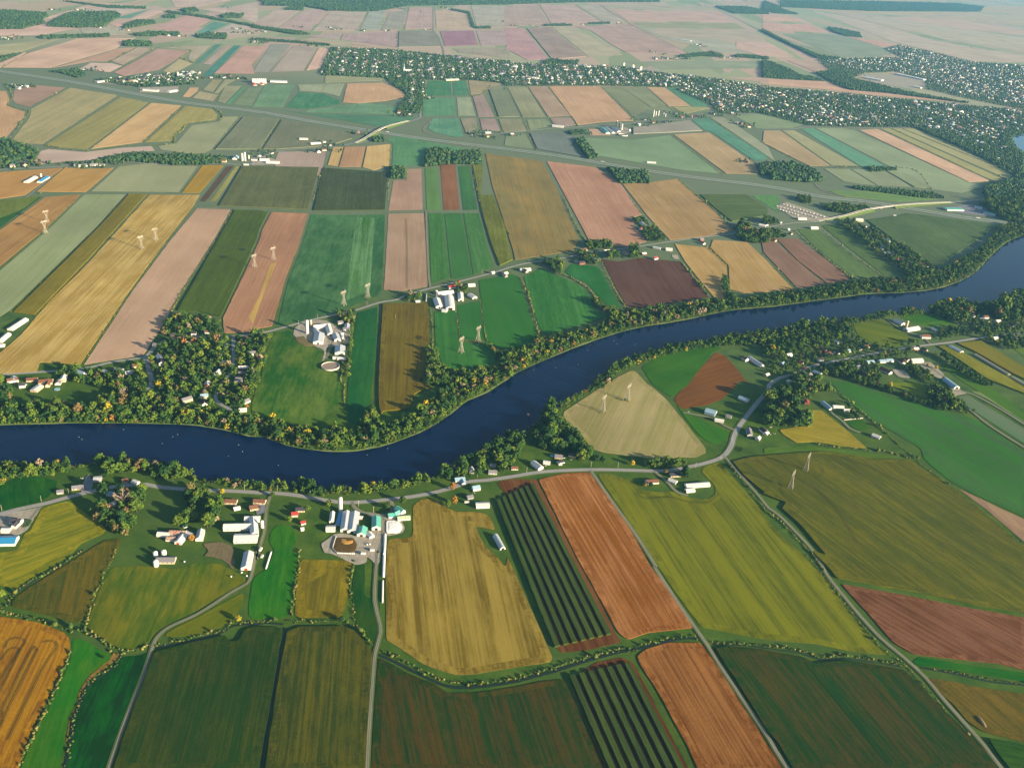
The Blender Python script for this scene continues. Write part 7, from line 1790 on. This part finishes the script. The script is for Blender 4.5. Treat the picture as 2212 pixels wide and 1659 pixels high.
# overpass bridges: raised decks on embankments
def overpass(label, pl, w, top, i0):
    P = smooth_line(PT(pl), 8); s = np.linspace(0, 1, len(P)); z = .9+top*np.clip(np.sin(pi*s), 0, 1)**.8; r = tag(empty('overpass', (0, 0, 0)), label, 'overpass')
    dk = ribbon_mesh('deck', P, w, z+.5); link('deck', dk, M_ROAD['asphalt'], r); nn = side(P)
    for sg, nm in ((1, 'parapet'), (-1, 'parapet')):
        m = MB()
        for i in range(len(P)-1):
            a, b = P[i]+nn[i]*sg*w/2, P[i+1]+nn[i+1]*sg*w/2; m.poly([(*a, z[i]-.9), (*b, z[i+1]-.9), (*b, z[i+1]+1.3), (*a, z[i]+1.3)])
        m.build(nm, M_CONC, r)
    m = MB()
    for i in range(len(P)-1):
        if .42 < s[i] < .57: continue
        for sg in (1, -1):
            a, b = P[i]+nn[i]*sg*(w/2+.1), P[i+1]+nn[i+1]*sg*(w/2+.1); a2, b2 = a+nn[i]*sg*z[i]*1.8, b+nn[i+1]*sg*z[i+1]*1.8
            m.poly([(*a, z[i]+.3), (*b, z[i+1]+.3), (*b2, .5), (*a2, .5)])
    m.build('embankment', M_VERGE, r)
    k = len(P)//2; m = MB(); d = P[k+1]-P[k-1]; y = atan2(d[1], d[0])
    for sg in (-1, 1): m.bar((*(P[k]+nn[k]*sg*w*.3), 0), (*(P[k]+nn[k]*sg*w*.3), z[k]), 1.2)
    m.build('pier', M_CONC, r)
overpass('low concrete overpass carrying the river lane over the highway at the car park', 'C4 470,222 700,184 900,134 1180,98 1420,78 1600,64', 9, 6, 0)
overpass('overpass carrying the main street ramp over the highway before the first town', 'E2 850,1182 930,1150 1050,1082 1130,1050 1200,1028 1290,1000', 9, 6, 1)
# gulls / floats on the river
M_FLOAT = plain('float_white', alb('e6e6e2', 1.05), .5, .3, .03)
for p in PT('B1 1058,443 677,506 702,527 1522,485 1480,506 1390,562 2045,575 2078,630 1955,670 B2 225,748 988,660 1162,604 C3 722,1250 700,1296 1098,1248 620,1417 432,1442 248,1460 920,1220 945,1245'):
    m = MB(); m.lathe([(.05, -.1), (.42, -.05), (.5, .15), (.3, .35), (.05, .4)], 10); tag(m.build('float', M_FLOAT, None, True, (p[0], p[1], .15)), 'tiny white float drifting on the dark river', 'float', 'white floats on the river')
# nursery rows beside the villa
for k in range(6):
    a_, b_ = PT(f'B1 {192+k*11},{1282-k*2} {228+k*9},{1212+k*3}'); n_ = 14
    mass = [(*put(FARC[rg.integers(6)], *(a_+(b_-a_)*t), .75, .9, .9), FT[rg.integers(5)]) for t in np.linspace(0, 1, n_)]
    tag(mass_mesh('garden_hedge', mass, M_MASS), f'{ORD[k]} short dark hedge row on the gravel beside the villa', 'hedge', 'hedge rows beside the villa')

# ================================================================ CAMERA, LIGHT, AIR
cam = bpy.data.cameras.new('camera'); cam.sensor_fit = 'HORIZONTAL'; cam.sensor_width = 36; cam.lens = FOC/2212*36; cam.clip_start = 1; cam.clip_end = 90000
co = bpy.data.objects.new('camera', cam); COL.objects.link(co)
co.matrix_world = Matrix(((RX[0], RU[0], -_f[0], 0), (RX[1], RU[1], -_f[1], 0), (RX[2], RU[2], -_f[2], CAMH), (0, 0, 0, 1)))
SC.camera = co
w = bpy.data.worlds.new('World'); SC.world = w; w.use_nodes = True; nt = w.node_tree
sky = nt.nodes.new('ShaderNodeTexSky'); sky.sky_type = 'NISHITA'; sky.sun_disc = False; sky.sun_elevation = SUN_EL; sky.sun_rotation = pi/2-SUN_AZ; sky.altitude = 100
bg = nt.nodes['Background']; nt.links.new(sky.outputs[0], bg.inputs[0]); bg.inputs[1].default_value = SKY_S
sl = bpy.data.lights.new('sun', 'SUN'); sl.energy = SUN_S; sl.angle = radians(.5); sl.color = (1, .81, .54)
so = bpy.data.objects.new('sun', sl); COL.objects.link(so); so.rotation_euler = Vector(SUNV).to_track_quat('Z', 'Y').to_euler(); so.location = (0, 0, 500)
if HAZE_D > 0:
    hm = MB().box(-36000, 36000, -2500, 39500, -1.0, 830.0).mesh('haze'); hmat = bpy.data.materials.new('haze_air'); hmat.use_nodes = True; t = hmat.node_tree; t.nodes.clear()
    o = t.nodes.new('ShaderNodeOutputMaterial'); v = t.nodes.new('ShaderNodeVolumePrincipled'); t.links.new(v.outputs[0], o.inputs['Volume'])
    v.inputs['Density'].default_value = HAZE_D; v.inputs['Color'].default_value = HAZE_C; v.inputs['Anisotropy'].default_value = HAZE_G
    tag(link('haze', hm, hmat), kind='stuff')
vs = SC.view_settings; SC.display_settings.display_device = 'sRGB'; vs.view_transform = 'Standard'; vs.look = 'None'; vs.exposure = EXPO; vs.gamma = 1
SC.render.engine = 'CYCLES'; SC.cycles.use_denoising = True; SC.cycles.max_bounces = 6; SC.cycles.volume_bounces = 0; SC.cycles.transparent_max_bounces = 4; SC.cycles.diffuse_bounces = 2
